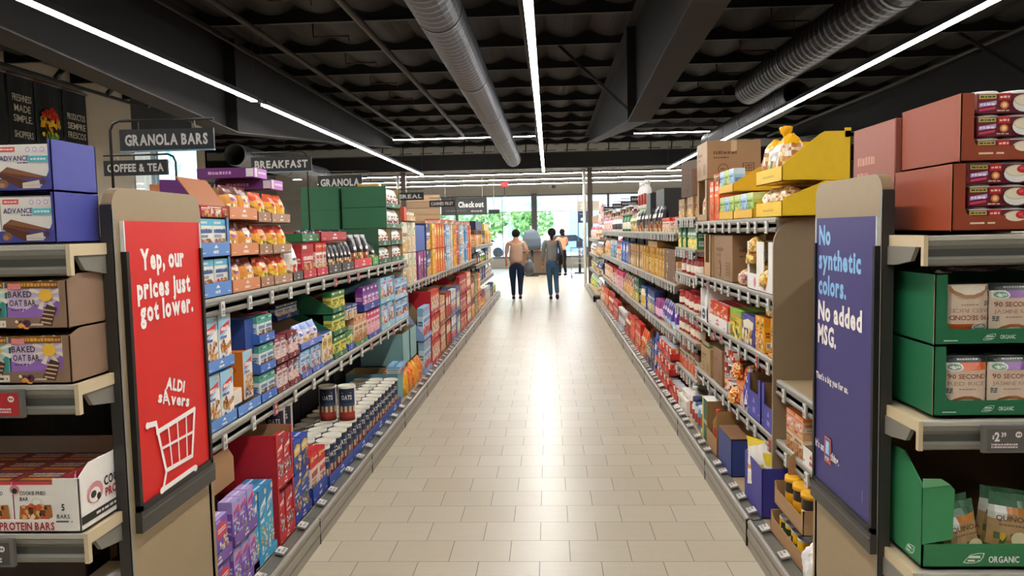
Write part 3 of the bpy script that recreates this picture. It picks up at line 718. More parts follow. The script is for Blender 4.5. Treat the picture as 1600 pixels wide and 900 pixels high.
def bay(side, y0, y1, kerbX, frontX, backX, zs, height, label, seed=0, tags=4, redp=.25, depths=None, base=True):
    """one bay; its local x runs along the aisle, y into the shelves"""
    L = y1-y0; rnd = random.Random(seed)
    r = empty('shelving_bay', (kerbX, y0 if side < 0 else y1, 0), PI/2 if side < 0 else -PI/2)
    tag(r, label, 'shelving')
    D = abs(backX-kerbX); fd = abs(frontX-kerbX)
    m = MB(); m.box(0, D, .1, L, D+.015, height, BACK)
    for k in range(1, 3): m.box(L*k/3-.002, D-.003, .1, L*k/3+.002, D, height, '262424')
    m.box(0, D-.004, height-.03, L, D+.02, height, '4a4844'); m.build('back_panel', PAINT, r)
    for x in (0, L-.02):
        m = MB(); m.box(x, D-.03, .1, x+.02, D+.01, height, '2e2c2b')
        for k in range(int(height/.05)-3): m.box(x+.006, D-.0305, .15+k*.05, x+.014, D-.0299, .175+k*.05, '0c0c0c')
        m.build('upright', PAINT, r)
    if base:
        m = MB()       # grooved bumper along the floor
        m.prism([(0, 0), (.03, 0), (.03, .135), (.012, .147), (0, .142), (-.004, .13), (0, .12), (0, .1), (-.004, .09), (-.004, .06), (0, .05)], .001, L-.001, '948d80')
        for z_ in (.045, .105): m.box(.001, -.0006, z_, L-.001, .002, z_+.006, '5c574e')
        m.box(L-.004, -.005, 0, L-.001, .03, .14, '3a3733'); m.build('kick_plate', PAINT, r)
        m = MB(); m.prism([(.028, .12), (D, .12), (D, .147), (.075, .147), (.07, .142), (.028, .137)], .001, L-.001, '6a675c'); 
        m.box(.002, .075, .146, L-.002, D, .150, DECK); o = m.build('base_deck', PAINT, r)
        for i in range(tags):
            x = L*(i+.5)/tags+rnd.uniform(-.05, .05)
            price_tag(o, x, .026, .150, 'd9cdc8' if rnd.random() < .3 else 'dad7cf', w_=.065, h_=.042, tilt=-1.3)
    for i, z in enumerate(zs):
        dd = (depths[i] if depths else 0)
        shelf(r, L, z, D-fd-dd-.005, tags, fd+dd, rnd, redp)
    return r
def bays(side, y0, y1, n, kX, fX, bX, zs, height, name, seed, tags=4, redp=.25, depths=None):
    for i in range(n):
        a = y0+(y1-y0)*i/n; b = y0+(y1-y0)*(i+1)/n
        lab = f'{name}, {ordw(i+1)} from near end' if n > 1 else name
        bay(side, a, b, kX, fX, bX, zs, height, lab, seed+i, tags, redp, depths)
bays(-1, 2.76, 7.66, 4, -1.25, -1.42, -1.87, [.82, 1.39], 1.60, 'grey shelving bay of granola and snack bars behind red poster', 1, 4, .2)
bays(1, 2.76, 7.66, 4, -2.50, -2.34, -1.912, [.82, 1.39], 1.60, 'shelving bay on the far side of the granola run', 10, 3, .2)
bays(-1, 7.66, 14.95, 6, -1.25, -1.42, -1.87, [1.13], 1.60, 'grey shelving bay stacked with cereal boxes', 20, 5, .1)
bays(-1, 14.95, 19.45, 4, -1.25, -1.42, -1.87, [.62, 1.0, 1.37], 1.60, 'far shelving bay of canned goods past the cereal', 40, 6, .05)
bay(1, 2.97, 3.935, .995, 1.14, 1.60, [.565, .87], 1.66, 'half empty shelving bay between blue poster and brown divider', 60, 3, .1)
bays(1, 3.953, 6.10, 2, .995, 1.14, 1.60, [.558, .955, 1.29, 1.69], 1.75, 'shelving bay of boxed dinners and sauces past brown divider', 70, 5, .1)
bay(1, 6.10, 7.05, .995, 1.14, 1.60, [.43, .735, .965, 1.255, 1.475, 1.73], 1.75, 'narrow shelving bay with six close shelves and red-lidded jars', 75, 8, .1)
bays(1, 7.05, 16.6, 8, .995, 1.14, 1.60, [.67, 1.13, 1.605], 1.66, 'grey shelving bay of pasta and sauces beyond the narrow bay', 80, 8, .05)
bays(1, 17.6, 21.6, 3, .99, 1.12, 1.55, [.62, 1.03, 1.42], 1.8, 'far shelving bay of snacks nearest the tills', 95, 6, .05)
# brown divider panel with a rounded front corner
def rounded(w, h, r=.08, n=6, both=True):
    p = [(0, 0), (w, 0)]
    p += [(w-r+r*math.cos(a), h-r+r*math.sin(a)) for a in [PI/2*k/n for k in range(n+1)]] if both else [(w, h)]
    p += [(r-r*math.sin(a), h-r+r*math.cos(a)) for a in [PI/2*k/n for k in range(n+1)]]
    return p
m = MB(); m.at(1.12, 0, .18); m.prism(rounded(.48, 1.50, .13, both=False), 3.935, 3.953, '8f7a5f', axis='y')
tag(m.build('divider_panel', PAINT), 'flat brown divider panel with rounded top corner behind the blue poster', 'divider panel')
# end units facing the camera
def end_unit(xa, xb, yf, yb, px, sgn, zs, hgt, label, tagcols):
    """xa..xb shelf span, px = face of the side panel seen from the aisle, sgn = +1 when the aisle lies at greater x"""
    r = empty('end_shelving', ((xa+xb)/2, yb, 0)); tag(r, label, 'shelving'); ox, oy = (xa+xb)/2, yb
    m = MB(); m.box(xa-ox, 0, .1, xb-ox, .02, hgt-.14, BACK)
    for k in range(1, 5): m.box(xa-ox+(xb-xa)*k/5-.002, -.002, .1, xa-ox+(xb-xa)*k/5+.002, 0, hgt-.14, '2a2827')
    m.build('back_panel', PAINT, r)
    t = .032; w = yb-yf+.04
    pa = px-(t if sgn > 0 else 0)
    m = MB(); pr = [(yf-oy+a, b) for a, b in rounded(w, hgt, .06)]
    m.prism(pr, pa-ox, pa+t-ox, TAN)
    # dark edging round the board
    n = len(pr)
    for i in range(n-1):
        if i == 0: continue
        (a, za), (b, zb) = pr[i], pr[i+1]
    m.box(pa-ox-.001, yf-oy-.004, 0, pa+t-ox+.001, yf-oy+.0, hgt-.05, EDGE)
    m.box(pa-ox-.001, yf-oy-.004, 0, pa+t-ox+.001, yf-oy+.014, hgt-.06, '8f8a80')
    m.box(pa-ox-.0015 if sgn > 0 else pa-ox, yf-oy-.006, 0, pa+t-ox if sgn > 0 else pa+t-ox+.0015, yf-oy-.003, hgt-.055, '34322f')
    m.build('side_panel', PAINT, r)
    op = xa if sgn > 0 else xb      # the far side panel, outside the picture but real
    m = MB(); m.prism(pr, op-ox-(t if sgn > 0 else 0), op-ox+(0 if sgn > 0 else t), TAN); m.build('side_panel', PAINT, r)
    rnd = random.Random(3)
    for i, (z, yfz) in enumerate(zs):
        m = MB(); L = xb-xa; yl = yfz-oy
        m.box(xa-ox+.03, yl, z-.02, xb-ox-.03, -.002, z-.002, 'c4b290')
        m.box(xa-ox+.03, yl-.006, z-.014, xb-ox-.03, yl+.02, z+.001, 'b9b5a8', b=.002)
        m.prism([(yl-.006, z-.014), (yl+.012, z-.014), (yl+.012, z-.082), (yl+.002, z-.082), (yl-.008, z-.076), (yl-.008, z-.064), (yl, z-.058), (yl, z-.034), (yl-.006, z-.026)], xa-ox+.03, xb-ox-.03, RAIL)
        m.box(xa-ox+.032, yl-.0008, z-.056, xb-ox-.032, yl, z-.036, '4a4945')
        e0, e1 = (xb-ox-.03, xb-ox-.018) if sgn > 0 else (xa-ox+.018, xa-ox+.03)
        m.prism([(yl-.008, z+.002), (-.002, z+.002), (-.002, z-.03), (yl+.008, z-.03), (yl+.008, z-.082), (yl-.008, z-.082)], e0, e1, 'cdbb98')
        m.prism([(yl+.03, z-.03), (-.002, z-.03), (-.002, z-.10), (yl+.16, z-.085), (yl+.06, z-.07)], e0-.004, e1-.004, RAIL)
        o = m.build('shelf', PAINT, r)
        for (tx, tc) in tagcols.get(i, []):
            mm = MB(); tw, th = .1, .062
            mm.box(-tw/2-.012, -.012, -.006, tw/2+.012, .0, th+.008, '6b6862'); mm.box(-tw/2, -.0135, 0, tw/2, -.011, th, tc[0])
            A = Art(mm, tw, th, y=-.0135, seed=i); A.k = 1
            A.text('$', -tw/2+.012+tw/2, .034, .01, 'f4f0ea', .8, .03); A.text(tc[1], .018, .028, .024, 'f4f0ea', .8, .04); A.text(tc[2], .018+tc[3], .040, .012, 'f4f0ea', .8, .03)
            A.smudge(.1, .12, .8, .36, 'e9dcd8', 2); A.ell(.82, .74, .09, .14, 'f2ece6', 14); A.smudge(.77, .68, .87, .8, tc[0], 1)
            mm.build('price_tag', CARD, o, (tx-ox, yl-.012, z-.078))
    m = MB(); m.box(xa-ox+.03, .0-(yb-yf), 0, xb-ox-.03, -(yb-yf)+.03, .15, '857f73'); m.box(xa-ox+.03, -(yb-yf)+.02, .14, xb-ox-.03, 0, .16, 'c4b290'); m.build('base_deck', PAINT, r)
    return r
end_unit(-2.20, -1.25, 2.175, 2.70, -1.25, 1, [(1.638, 2.005), (1.262, 2.005), (.85, 2.005), (.48, 2.02)], 1.80,
         'dark-backed end shelving unit with tan side panel holding the red poster', {1: [(-1.475, ('b2262c', '3', '49', .018))], 2: [(-1.53, ('4a4845', '6', '29', .018))]})
end_unit(1.0, 1.98, 2.385, 2.93, 1.0, -1, [(1.612, 2.17), (1.096, 2.18), (.652, 2.20), (.35, 2.2)], 1.80,
         'dark-backed end shelving unit with tan side panel holding the blue poster', {1: [(1.245, ('5f5b57', '2', '39', .018))]})
# poster holders and posters, parallel to the aisle
def poster_base(name, label, px, sgn, y0, y1, z0, z1, col):
    r = empty(name, (px, (y0+y1)/2, z0)); tag(r, label, 'poster'); r.rotation_euler.z = PI/2 if sgn > 0 else -PI/2
    w, h = y1-y0, z1-z0
    m = MB(); m.box(-w/2, -.010, 0, w/2, -.004, h, col); A = Art(m, w, h, y=-.010); A.k = 1
    return r, m, A, w, h
def poster_frame(r, w, h):
    f = MB(); c = '161616'
    for x in (-w/2, w/2): f.box(x-.008, -.018, -.01, x+.008, -.001, h-.09, c)
    f.box(-w/2-.008, -.018, -.014, w/2+.008, -.001, .006, c)
    f.box(-w/2-.012, -.022, -.075, w/2+.012, -.001, -.014, '3e3c38'); f.box(-w/2-.012, -.026, -.03, w/2+.012, -.02, -.026, '57544e')
    f.build('poster_holder', PAINT, r)
    for x in (-w/2-.004, w/2+.004):
        f = MB(); f.box(x-.003, -.013, h-.09, x+.003, -.001, h, 'dfe0dd'); f.build('clear_edge', PAINT, r)
r, m, A, w, h = poster_base('red_poster', 'tall red poster reading Yep, our prices just got lower. with white cart', -1.25, 1, 2.215, 2.70, .845, 1.703, 'd8211d')
W_ = 'fbf6f0'
for t, u, v, ww in (('Yep, our', .082, .712, .28), ('prices just', .052, .624, .345), ('got lower.', .061, .553, .35)):
    A.text(t, u, v, .060, W_, bold=.045, w=ww, gap=.06)
A.text('ALDI', .190, .324, .036, W_, bold=.045, w=.128, rot=-.30, gap=.06)
A.text('s', .136, .292, .034, W_, bold=.045, w=.026, rot=-.28)
def stroke(A, pts, th, col):
    w, h = A.w, A.h
    for (a, b), (c, d) in zip(pts, pts[1:]):
        L = math.hypot(c-a, d-b) or 1; nx, ny = -(d-b)/L*th/2, (c-a)/L*th/2; ex, ey = (c-a)/L*th*.35, (d-b)/L*th*.35
        A.poly([((a-ex+nx)/w, (b-ey+ny)/h), ((a-ex-nx)/w, (b-ey-ny)/h), ((c+ex-nx)/w, (d+ey-ny)/h), ((c+ex+nx)/w, (d+ey+ny)/h)], col)
stroke(A, [(.170, .280), (.186, .318), (.206, .268)], .009, W_); stroke(A, [(.180, .288), (.198, .284)], .006, W_); stroke(A, [(.176, .298), (.196, .294)], .006, W_)
A.text('vers', .212, .268, .036, W_, bold=.045, w=.13, rot=-.28, gap=.06)
stroke(A, [(.066, .234), (.112, .229)], .017, W_); A.ell(.062/w, .234/h, .011/w, .011/h, W_)
stroke(A, [(.112, .229), (.160, .062), (.134, .010)], .013, W_)
stroke(A, [(.115, .200), (.372, .214)], .016, W_); stroke(A, [(.372, .214), (.338, .060), (.160, .064)], .014, W_)
stroke(A, [(.142, .142), (.354, .140)], .009, W_)
for a, b in (((.183, .205), (.197, .062)), ((.243, .208), (.245, .062)), ((.306, .211), (.298, .062))): stroke(A, [a, b], .008, W_)
stroke(A, [(.134, .012), (.345, .016)], .017, W_); A.ell(.122/w, .012/h, .014/w, .011/h, W_); A.ell(.352/w, .012/h, .014/w, .011/h, W_)
m.build('poster_sheet', CARD, r); poster_frame(r, w, h)
r, m, A, w, h = poster_base('blue_poster', 'tall violet-blue poster reading No synthetic colors. No added MSG.', 1.0, -1, 2.40, 2.925, .70, 1.672, '3f3a76')
LB2 = '8fc4ee'
for t, v, c, ww in (('No', .879, LB2, .115), ('synthetic', .792, LB2, .385), ('colors.', .700, LB2, .265), ('No added', .606, W_, .40), ('MSG.', .520, W_, .18)):
    A.text(t, .028, v, .066, c, bold=.04, w=ww, gap=.06)
A.text("That's a big yes for us.", .012, .384, .022, W_, bold=.05, w=.31, gap=.06)
A.text("It's an", .012, .125, .027, W_, bold=.04, w=.088, gap=.06)
A.rect(.108/w, .095/h, .172/w, .186/h, 'e8743a'); A.rect(.114/w, .101/h, .166/w, .180/h, '24408c'); A.rect(.119/w, .124/h, .161/w, .175/h, '7fb6e4')
for k in range(3): stroke(A, [(.125+.011*k, .128), (.133+.008*k, .170)], .0045, 'f2f6fb')
A.text('ALDI', .140, .106, .012, W_, bold=.04, w=.040, align='c')
A.text('thing.', .178, .118, .027, W_, bold=.04, w=.078, gap=.06)
A.rect(.455/w, .06/h, .457/w, .10/h, 'b8b4d4')
m.build('poster_sheet', CARD, r); poster_frame(r, w, h)
# ------------------------------------------------------------------ granola run, top shelf (z 1.39)
Z = 1.393; TS = 'granola top shelf'
block(LA, 3.070, 3.111, Z, 2, .16, 'b8412f', 'box', 'orangebag', 1, 'narrow orange box', f'red tray beside the red poster, {TS}', lip=.05, tray_look='red tray')
block(LA, 3.111, 3.417, Z, 2, .17, '5f8fd0', 'box', 'chewy', 2, 'pale blue chewy bar box', f'blue window tray, {TS}', lip=.062, win=True, seed=3, lay=2, tray_look='bright blue window tray')
block(LA, 3.424, 3.762, Z, 3, .165, 'd98b5c', 'bag', 'orangebag', 2, 'orange brown granola pouch with purple badge', f'orange tray, {TS}', lip=.06, seed=11, tray_look='orange cardboard tray')
block(LA, 3.771, 3.952, Z, 3, .16, 'a8795c', 'bag', 'yellowbag', 1, 'orange yellow granola pouch', f'brown tray after the orange ones, {TS}', lip=.055, seed=21, tray_look='pinkish brown tray')
block(LA, 3.961, 4.246, Z, 3, .16, 'ad8468', 'bag', 'yellowbag', 2, 'orange yellow granola pouch', f'wide brown tray, {TS}', lip=.05, seed=26, lay=1, tray_look='wide pinkish brown tray')
# torn red carton lid above the blue trays with red packs under it
m = MB(); w_ = 3.426-(3.141)
m.prism([(0, .0), (.004, 0), (.09, .12), (.086, .12)], -w_/2, w_/2, 'b06a3e'); m.box(-w_/2, 0, 0, w_/2, .3, .004, 'b06a3e'); m.prism([(.09, .12), (.3, .13), (.3, .0), (.0, 0)], w_/2-.004, w_/2, '6e2f80')
o = LA.put(m.build('torn_carton', CARD), (3.141+3.426)/2, Z+.39, .02); tag(o, 'torn orange-brown carton flap leaning over red packs at the granola top shelf', 'carton')
for i in range(3):
    y = 3.153+.06+i*.105
    o = pdim('box', 'redbox' if i != 1 else 'redwhite', .1, .045, .16, 4, 30+i); LA.put(o, y, Z+.344, .02)
    tag(o, f'{["flat red pack nearest the poster", "middle flat red pack with pale band", "farthest flat red pack"][i]}, under the torn carton flap, {TS}', 'food box')
# two flat purple cartons across the top
for i, (ya, dz, dx) in enumerate(((4.02, 0, .0), (3.92, .056, .05))):
    m = MB(); m.box(-.09, 0, 0, .09, .30, .052, dict(f='c87fd0', s='6c2a74', t='7a3488'), b=.002)
    A = Art(m, .18, .052); A.k = 2; A.rect(.05, .1, .22, .95, 'e9e4e6'); A.smudge(.3, .4, .9, .7, 'f3e3f2', 1)
    B = Art(m, .30, .052, lambda u, v, q: (-.09-q, .30-u, v)); B.k = 2; B.smudge(.2, .3, .6, .7, 'd9a8dc', 1); B.rect(.86, .1, .99, .9, 'e9e4e6')
    o = LA.put(m.build('flat_carton', CARD), ya+.1, Z+.502+dz, .03+dx); tag(o, ['lower', 'upper'][i]+' of two flat purple cartons lying across the orange trays', 'carton')
block(LA, 4.259, 4.430, Z, 1, .13, '5c5650', 'bag', 'whitebag', 1, 'tall white pouch with dark print', f'grey tray, {TS}', lip=.05, ph=.2, seed=31, tray_look='dark grey tray')
block(LA, 4.441, 4.693, Z, 1, .15, 'c72f3e', 'box', 'redbox', 1, 'red bar box', f'first red tray, {TS}', lip=.055, ph=.2, seed=32, tray_look='red tray')
block(LA, 4.706, 4.944, Z, 1, .15, 'c72f3e', 'box', 'redwhite', 3, 'slim red and cream box', f'second red tray, {TS}', lip=.055, ph=.2, seed=33, tray_look='red tray')
block(LA, 4.958, 5.273, Z, 1, .15, '4a4648', 'bag', 'blackbag', 3, 'slim black snack pouch', f'first charcoal tray, {TS}', lip=.06, ph=.2, seed=34, tray_look='charcoal tray')
block(LA, 5.289, 5.610, Z, 1, .15, '4a4648', 'bag', 'blackbag', 3, 'slim black snack pouch', f'second charcoal tray, {TS}', lip=.06, ph=.2, seed=35, tray_look='charcoal tray')
block(LA, 5.629, 6.191, Z, 1, .25, 'd8414a', 'bag', 'blackbag', 3, 'black and orange pouch', f'red scoop tray, {TS}', lip=.07, ph=.25, seed=36, prof='curve', tray_look='red scooped tray')
block(LA, 6.213, 6.428, Z, 1, .2, '4fae4f', 'bag', 'blackbag', 1, 'dark pouch in green', f'small green tray, {TS}', lip=.07, ph=.18, seed=37, tray_look='small bright green tray')
block(LA, 6.453, 6.960, Z, 2, .15, '2d5a3f', 'bag', 'whitebag', 3, 'white and green pouch', f'dark green tray, {TS}', lip=.045, ph=.14, seed=38, tray_look='dark green tray', prof='full')
block(LA, 6.989, 7.520, Z, 2, .15, '2d5a3f', 'bag', 'whitebag', 3, 'white and green pouch', f'farther dark green tray, {TS}', lip=.045, ph=.14, seed=39, tray_look='dark green tray', prof='full')
block(LA, 6.86, 7.52, Z+.306, 2, .185, '2f6b48', 'bag', 'whitebag', 5, 'white and green pouch', 'green carton pair above granola pouches', lip=.04, ph=.17, seed=40, tray_look='open-fronted green carton', prof='full', win=True, d=.40, inset=.02, tname='c')
# second tier over the dark pouches
block(LA, 4.503, 4.842, Z+.215, 1, .06, '2e7a45', 'bag', 'blackbag', 4, 'short dark pouch', f'flat green tray upstairs, {TS}', lip=.05, ph=.07, seed=41, tray_look='flat green tray', inset=.03)
block(LA, 4.856, 5.474, Z+.215, 1, .07, 'b83038', 'bag', 'blackbag', 5, 'short black pouch', f'flat red tray upstairs, {TS}', lip=.06, ph=.075, seed=42, tray_look='flat red tray', inset=.02)
# big green cartons standing broadside
def side_carton(run, Xf, depth, y0, y1, z0, z1, colr, label, name='shipping_carton', split=False, seed=0, pc='24503a'):
    m = MB(); w_, h_, d_ = abs(y1-y0), z1-z0, depth
    m.box(-w_/2, 0, 0, w_/2, d_, h_, colr, b=.003)
    for sx_ in (-1, 1):
        x = sx_*(w_/2+.0006); a = [(x, .01, h_*.5), (x, d_-.01, h_*.5), (x, d_-.01, h_*.5+.002), (x, .01, h_*.5+.002)]
        if split: m.poly(a if sx_ > 0 else a[::-1], '16301f')
        m.box(min(x, x-.001*sx_), .0, 0, max(x, x-.001*sx_), .006, h_, pc)
    o = m.build(name, CARD); run.put(o, (y0+y1)/2, z0, abs(Xf-run.X)); tag(o, label, 'carton'); return o
side_carton(LA, -1.86, .34, 6.84, 7.3, 1.66, 2.075, '2f6b48', 'large plain green carton high behind the granola shelf', split=True)
side_carton(LA, -1.935, .33, 6.86, 7.3, 1.393, 1.657, '2a5c40', 'green carton supporting the large plain green carton')
m = MB(); m.box(-.06, 0, 0, .06, .2, .035, 'c8a25e', b=.01); o = LA.put(m.build('wrapped_loaf', FILM), 7.1, 1.393+.306+.376, .12); tag(o, 'small tan pack lying on top of the farther green cartons', 'food pack')
# ------------------------------------------------------------------ middle shelf (z .82)
Z = .823; MS = 'granola middle shelf'
block(LA, 3.069, 3.112, Z, 3, .17, '3f9a52', 'bag', 'cer_cream', 1, 'cream pouch in green', f'green tray by the poster, {MS}', lip=.05, seed=50, tray_look='narrow green tray')
block(LA, 3.119, 3.409, Z, 2, .25, '5f8fd0', 'box', 'granola', 2, 'tall white granola cookie box', f'blue tray nearest the poster, {MS}', lip=.05, ph=.235, seed=51, lay=1, prof='low', back=.06, tray_look='low blue tray')
block(LA, 3.416, 3.702, Z, 1, .25, '5f8fd0', 'box', 'granola', 1, 'tall granola box', f'second blue tray, {MS}', lip=.05, ph=.235, seed=52, lay=1, prof='low', back=.06, tray_look='low blue tray', skip=(0,))
m = MB(); w1 = .11
m.box(-w1/2, 0, 0, w1/2, .17, .23, dict(f='ece7dc', s='e07a1e', t='d96f1a'), b=.002); A = Art(m, w1, .23, seed=5); A.k = 2; art_front(A, 'granola', 1, True)
B = Art(m, .17, .23, lambda u, v, q: (-w1/2-q, .17-u, v), seed=6); B.k = 2; B.ell(.5, .62, .3, .08, 'c04a1a'); B.smudge(.3, .58, .72, .66, 'f6ece0', 1); B.rect(.3, .12, .72, .3, 'f0b070'); B.smudge(.34, .15, .7, .28, 'c04a1a', 2)
o = LA.put(m.build('food_box', CARD), 3.609, Z+.055, .03); tag(o, f'granola box showing its orange side panel in the low blue tray, {MS}', 'food box')
m = MB(); m.box(-.05, 0, 0, .05, .12, .07, dict(f='e6dcc8', s='c9b79a', t='e0b58a'), b=.002); o = LA.put(m.build('carton_insert', CARD), 3.473, Z+.055, .03); tag(o, 'small cream cardboard insert in front of the orange-sided granola box', 'cardboard insert')
block(LA, 3.710, 3.930, Z, 3, .145, '4272c4', 'box', 'mintbox', 2, 'white and mint bar box', f'royal blue tray, {MS}', lip=.045, seed=54, lay=0, tray_look='royal blue tray')
side_carton(LA, -1.46, .32, 3.614, 3.729, Z+.255, Z+.43, '2b4c94', f'dark blue carton side above the orange-sided granola box, {MS}', pc='223c78')
block(LA, 3.939, 4.122, Z, 2, .15, '7a2a30', 'box', 'maroonbox', 2, 'pale pink bar box', f'maroon tray, {MS}', lip=.03, seed=56, lay=2, tray_look='maroon tray')
block(LA, 4.132, 4.321, Z, 2, .15, '7a2a30', 'box', 'maroonbox', 2, 'pale pink bar box', f'second maroon tray, {MS}', lip=.03, seed=57, lay=1, tray_look='maroon tray')
block(LA, 3.939, 4.132, Z+.31, 1, .12, '8a4b44', 'box', 'pinkbox', 1, 'brownish pink box', f'upper maroon tray set back, {MS}', lip=.03, seed=58, tray_look='maroon tray set back', inset=.1)
block(LA, 4.333, 4.527, Z, 1, .16, '5b74c4', 'box', 'lightblue', 2, 'white cake box', f'violet-blue tray, {MS}', lip=.03, seed=59, lay=2, tray_look='violet-blue tray')
block(LA, 4.539, 4.754, Z, 1, .16, '5b74c4', 'box', 'lightblue', 2, 'white cake box', f'second violet-blue tray, {MS}', lip=.03, seed=60, lay=1, tray_look='violet-blue tray')
block(LA, 4.333, 4.754, Z+.165, 1, .15, '6a7fd0', 'bag', 'cakebag', 3, 'white and tan cake bag', f'upper violet-blue tray, {MS}', lip=.04, seed=61, tray_look='wide violet-blue tray')
loose(LA, 4.767, 5.003, Z, 'box', 'creambox', 2, 'tall cream and blue box', f'gap after the cake trays, {MS}', .2, d=.12, seed=62, lay=3)
block(LA, 4.505, 4.913, Z+.317, 1, .1, '24437f', 'box', 'navybox', 3, 'pale box', f'navy tray on top of the cake trays, {MS}', lip=.03, seed=63, lay=0, tray_look='navy tray', inset=.2, d=.16)
block(LA, 5.018, 5.348, Z, 3, .15, '2c6b45', 'box', 'lemonbox', 2, 'yellow-green lemon bar box', f'green tray, {MS}', lip=.035, seed=64, lay=0, tray_look='green tray')
block(LA, 5.365, 5.548, Z, 1, .14, '3f58b4', 'box', 'lemonbox', 1, 'pale yellow pack', f'small violet-blue tray, {MS}', lip=.05, seed=65, lay=1, tray_look='small violet-blue tray')
block(LA, 5.567, 5.973, Z, 1, .22, '3f8a55', 'box', 'tanbox', 3, 'tan bar box', f'low green tray, {MS}', lip=.03, ph=.215, seed=66, lay=0, prof='low', back=.04, tray_look='low green tray')
loose(LA, 5.403, 5.666, Z+.22, 'box', 'creambox', 2, 'small cream box', f'top of the tan boxes, {MS}', .1, d=.1, seed=67)
block(LA, 5.995, 6.443, Z, 1, .22, '2f4fa4', 'box', 'pinkbox', 4, 'slim pink and cream box', f'blue tray, {MS}', lip=.035, ph=.205, seed=68, lay=0, prof='low', back=.05, tray_look='low blue tray')
block(LA, 5.867, 6.443, Z+.225, 1, .2, '2f3f94', 'box', 'purplebox', 4, 'purple and cream box', f'upper indigo tray, {MS}', lip=.06, ph=.185, seed=69, lay=0, prof='low', back=.07, tray_look='low indigo tray')
block(LA, 6.468, 7.046, Z, 2, .225, '8fc0cc', 'box', 'lightblue', 2, 'light blue cereal bar box', f'teal carton, {MS}', lip=.05, win=True, seed=70, lay=1, tray_look='teal window carton')
block(LA, 7.075, 7.734, Z, 2, .2, 'a9c9e6', 'box', 'lightblue', 2, 'light blue cereal bar box', f'pale blue carton, {MS}', lip=.05, win=True, seed=71, lay=0, tray_look='pale blue window carton')
# ------------------------------------------------------------------ base shelf (z .187)
Z = .152; BS = 'granola base'; 
block(LB_, 2.80, 3.06, Z, 2, .19, '7c58a8', 'box', 'milkbox', 2, 'violet milk biscuit box', f'purple tray nearest the poster, {BS}', lip=.05, seed=80, lay=3, tray_look='purple tray', prof='step')
block(LB_, 3.08, 3.34, Z, 2, .20, '7c58a8', 'box', 'milkbox', 3, 'violet milk biscuit box', f'second purple tray, {BS}', lip=.05, seed=81, lay=1, tray_look='purple tray', prof='step')
m = MB(); m.prism([(-.17, 0), (.17, 0), (.17, .11), (.11, .17), (-.11, .17), (-.17, .11)], 0, .004, 'a98158', axis='y'); A = Art(m, .34, .17); A.k = 2; A.ell(.4, .6, .05, .06, '3d5f86')
o = LB_.put(m.build('carton_flap', CARD), 3.2, Z+.40, .12); tag(o, 'raised brown cardboard flap with small blue mark behind the violet boxes', 'carton flap')
block(LB_, 3.270, 3.568, Z, 1, .06, '3fa6d0', 'box', 'cyanbox', 3, 'bright cyan wafer box', f'low cyan tray, {BS}', lip=.045, ph=.34, seed=82, lay=1, prof='low', back=.06, tray_look='low cyan tray', rows=2)
block(LB_, 3.578, 3.815, Z, 2, .272, 'c92632', 'box', 'crackerred', 2, 'red and blue cracker box', f'tall red display, {BS}', lip=.05, win=True, ph=.235, seed=83, lay=1, tray_look='tall red window display', inset=.0, d=.42)
block(LB_, 3.835, 4.120, Z, 1, .1, '2440a0', 'box', 'bluebox', 2, 'blue biscuit box with colourful front', f'blue tray, {BS}', lip=.05, ph=.25, seed=84, lay=1, tray_look='blue tray', rows=2)
loose(LB_, 3.856, 4.097, Z+.262, 'box', 'bluebox', 2, 'blue biscuit box', f'row atop the blue tray, {BS}', .17, d=.08, seed=85, lay=3)
block(LB_, 4.131, 4.419, Z, 1, .12, '2440a0', 'box', 'redwhite', 2, 'red and cream cracker box', f'second blue tray, {BS}', lip=.1, ph=.27, seed=86, lay=0, tray_look='blue tray', prof='low', back=.12, rows=2)
# oat canisters
def canister():
    root = empty('oat_canister'); m = MB(); r, h = .0595, .235
    def c(i, k):
        f = (k+2) % 12
        if i == 0: return '8f2a24' if f < 8 else 'efe9dc'
        if i == 1: return 'a5342a' if f < 8 else 'efe9dc'
        if i == 2: return ('d9c3a0' if k % 2 else '7a4a34') if f < 8 else 'efe9dc'
        if i == 3: return '2a4468' if f < 8 else 'efe9dc'
        return '1b2b48' if f < 8 else 'e8e8e8'
    m.lathe([(r, 0), (r, .03), (r, .06), (r, .1), (r, .12), (r, .21), (r, h-.012)], c, 24)
    for a0 in (.52, .52+PI):
        A = Art(m, 1, 1, lambda u, v, o, a0=a0: ((r+o)*math.cos(a0+u/r), (r+o)*math.sin(a0+u/r), v)); A.k = 2
        A.text('OATS', 0, .145, .03, 'f4f1ea', cond=.7, bold=.03, w=.07, align='c'); A.smudge(-.03, .185, .03, .195, 'e8dcb8', 1)
    m.build('body', CARD, root)
    m = MB(); m.lathe([(r+.001, h-.016), (r+.0025, h-.012), (r+.0025, h-.002), (r, h), (r-.006, h), (r-.008, h-.003), (.001, h-.003)], ['efe9d8']*7, 24); m.build('lid', CARD, root)
    return root
can0 = canister(); first = [True]
def put_can(x, y, z, rz, label):
    o = can0 if first[0] else dup(can0, (0, 0, 0)); first[0] = False
    o.location = (x, y, z); o.rotation_euler.z = rz; tag(o, label, 'oat canister', 'oat canisters on the granola base')
ya, yb = 4.433, 6.670; ncol = int((yb-ya)/.131); yb = ya+ncol*.131
rnd = random.Random(8); ntr = max(1, ncol//4)
for k in range(ntr):
    a = ya+(yb-ya)*k/ntr; b = ya+(yb-ya)*(k+1)/ntr
    tr = tray(b-a-.004, .075, .44, '2850a8', .07, prof='low', back=.08, seed=k, mark=True); LB_.put(tr, (a+b)/2, Z, .0); tag(tr, f'low blue tray of white-lidded oat canisters, {ordw(k+1)} from the cracker boxes', 'tray')
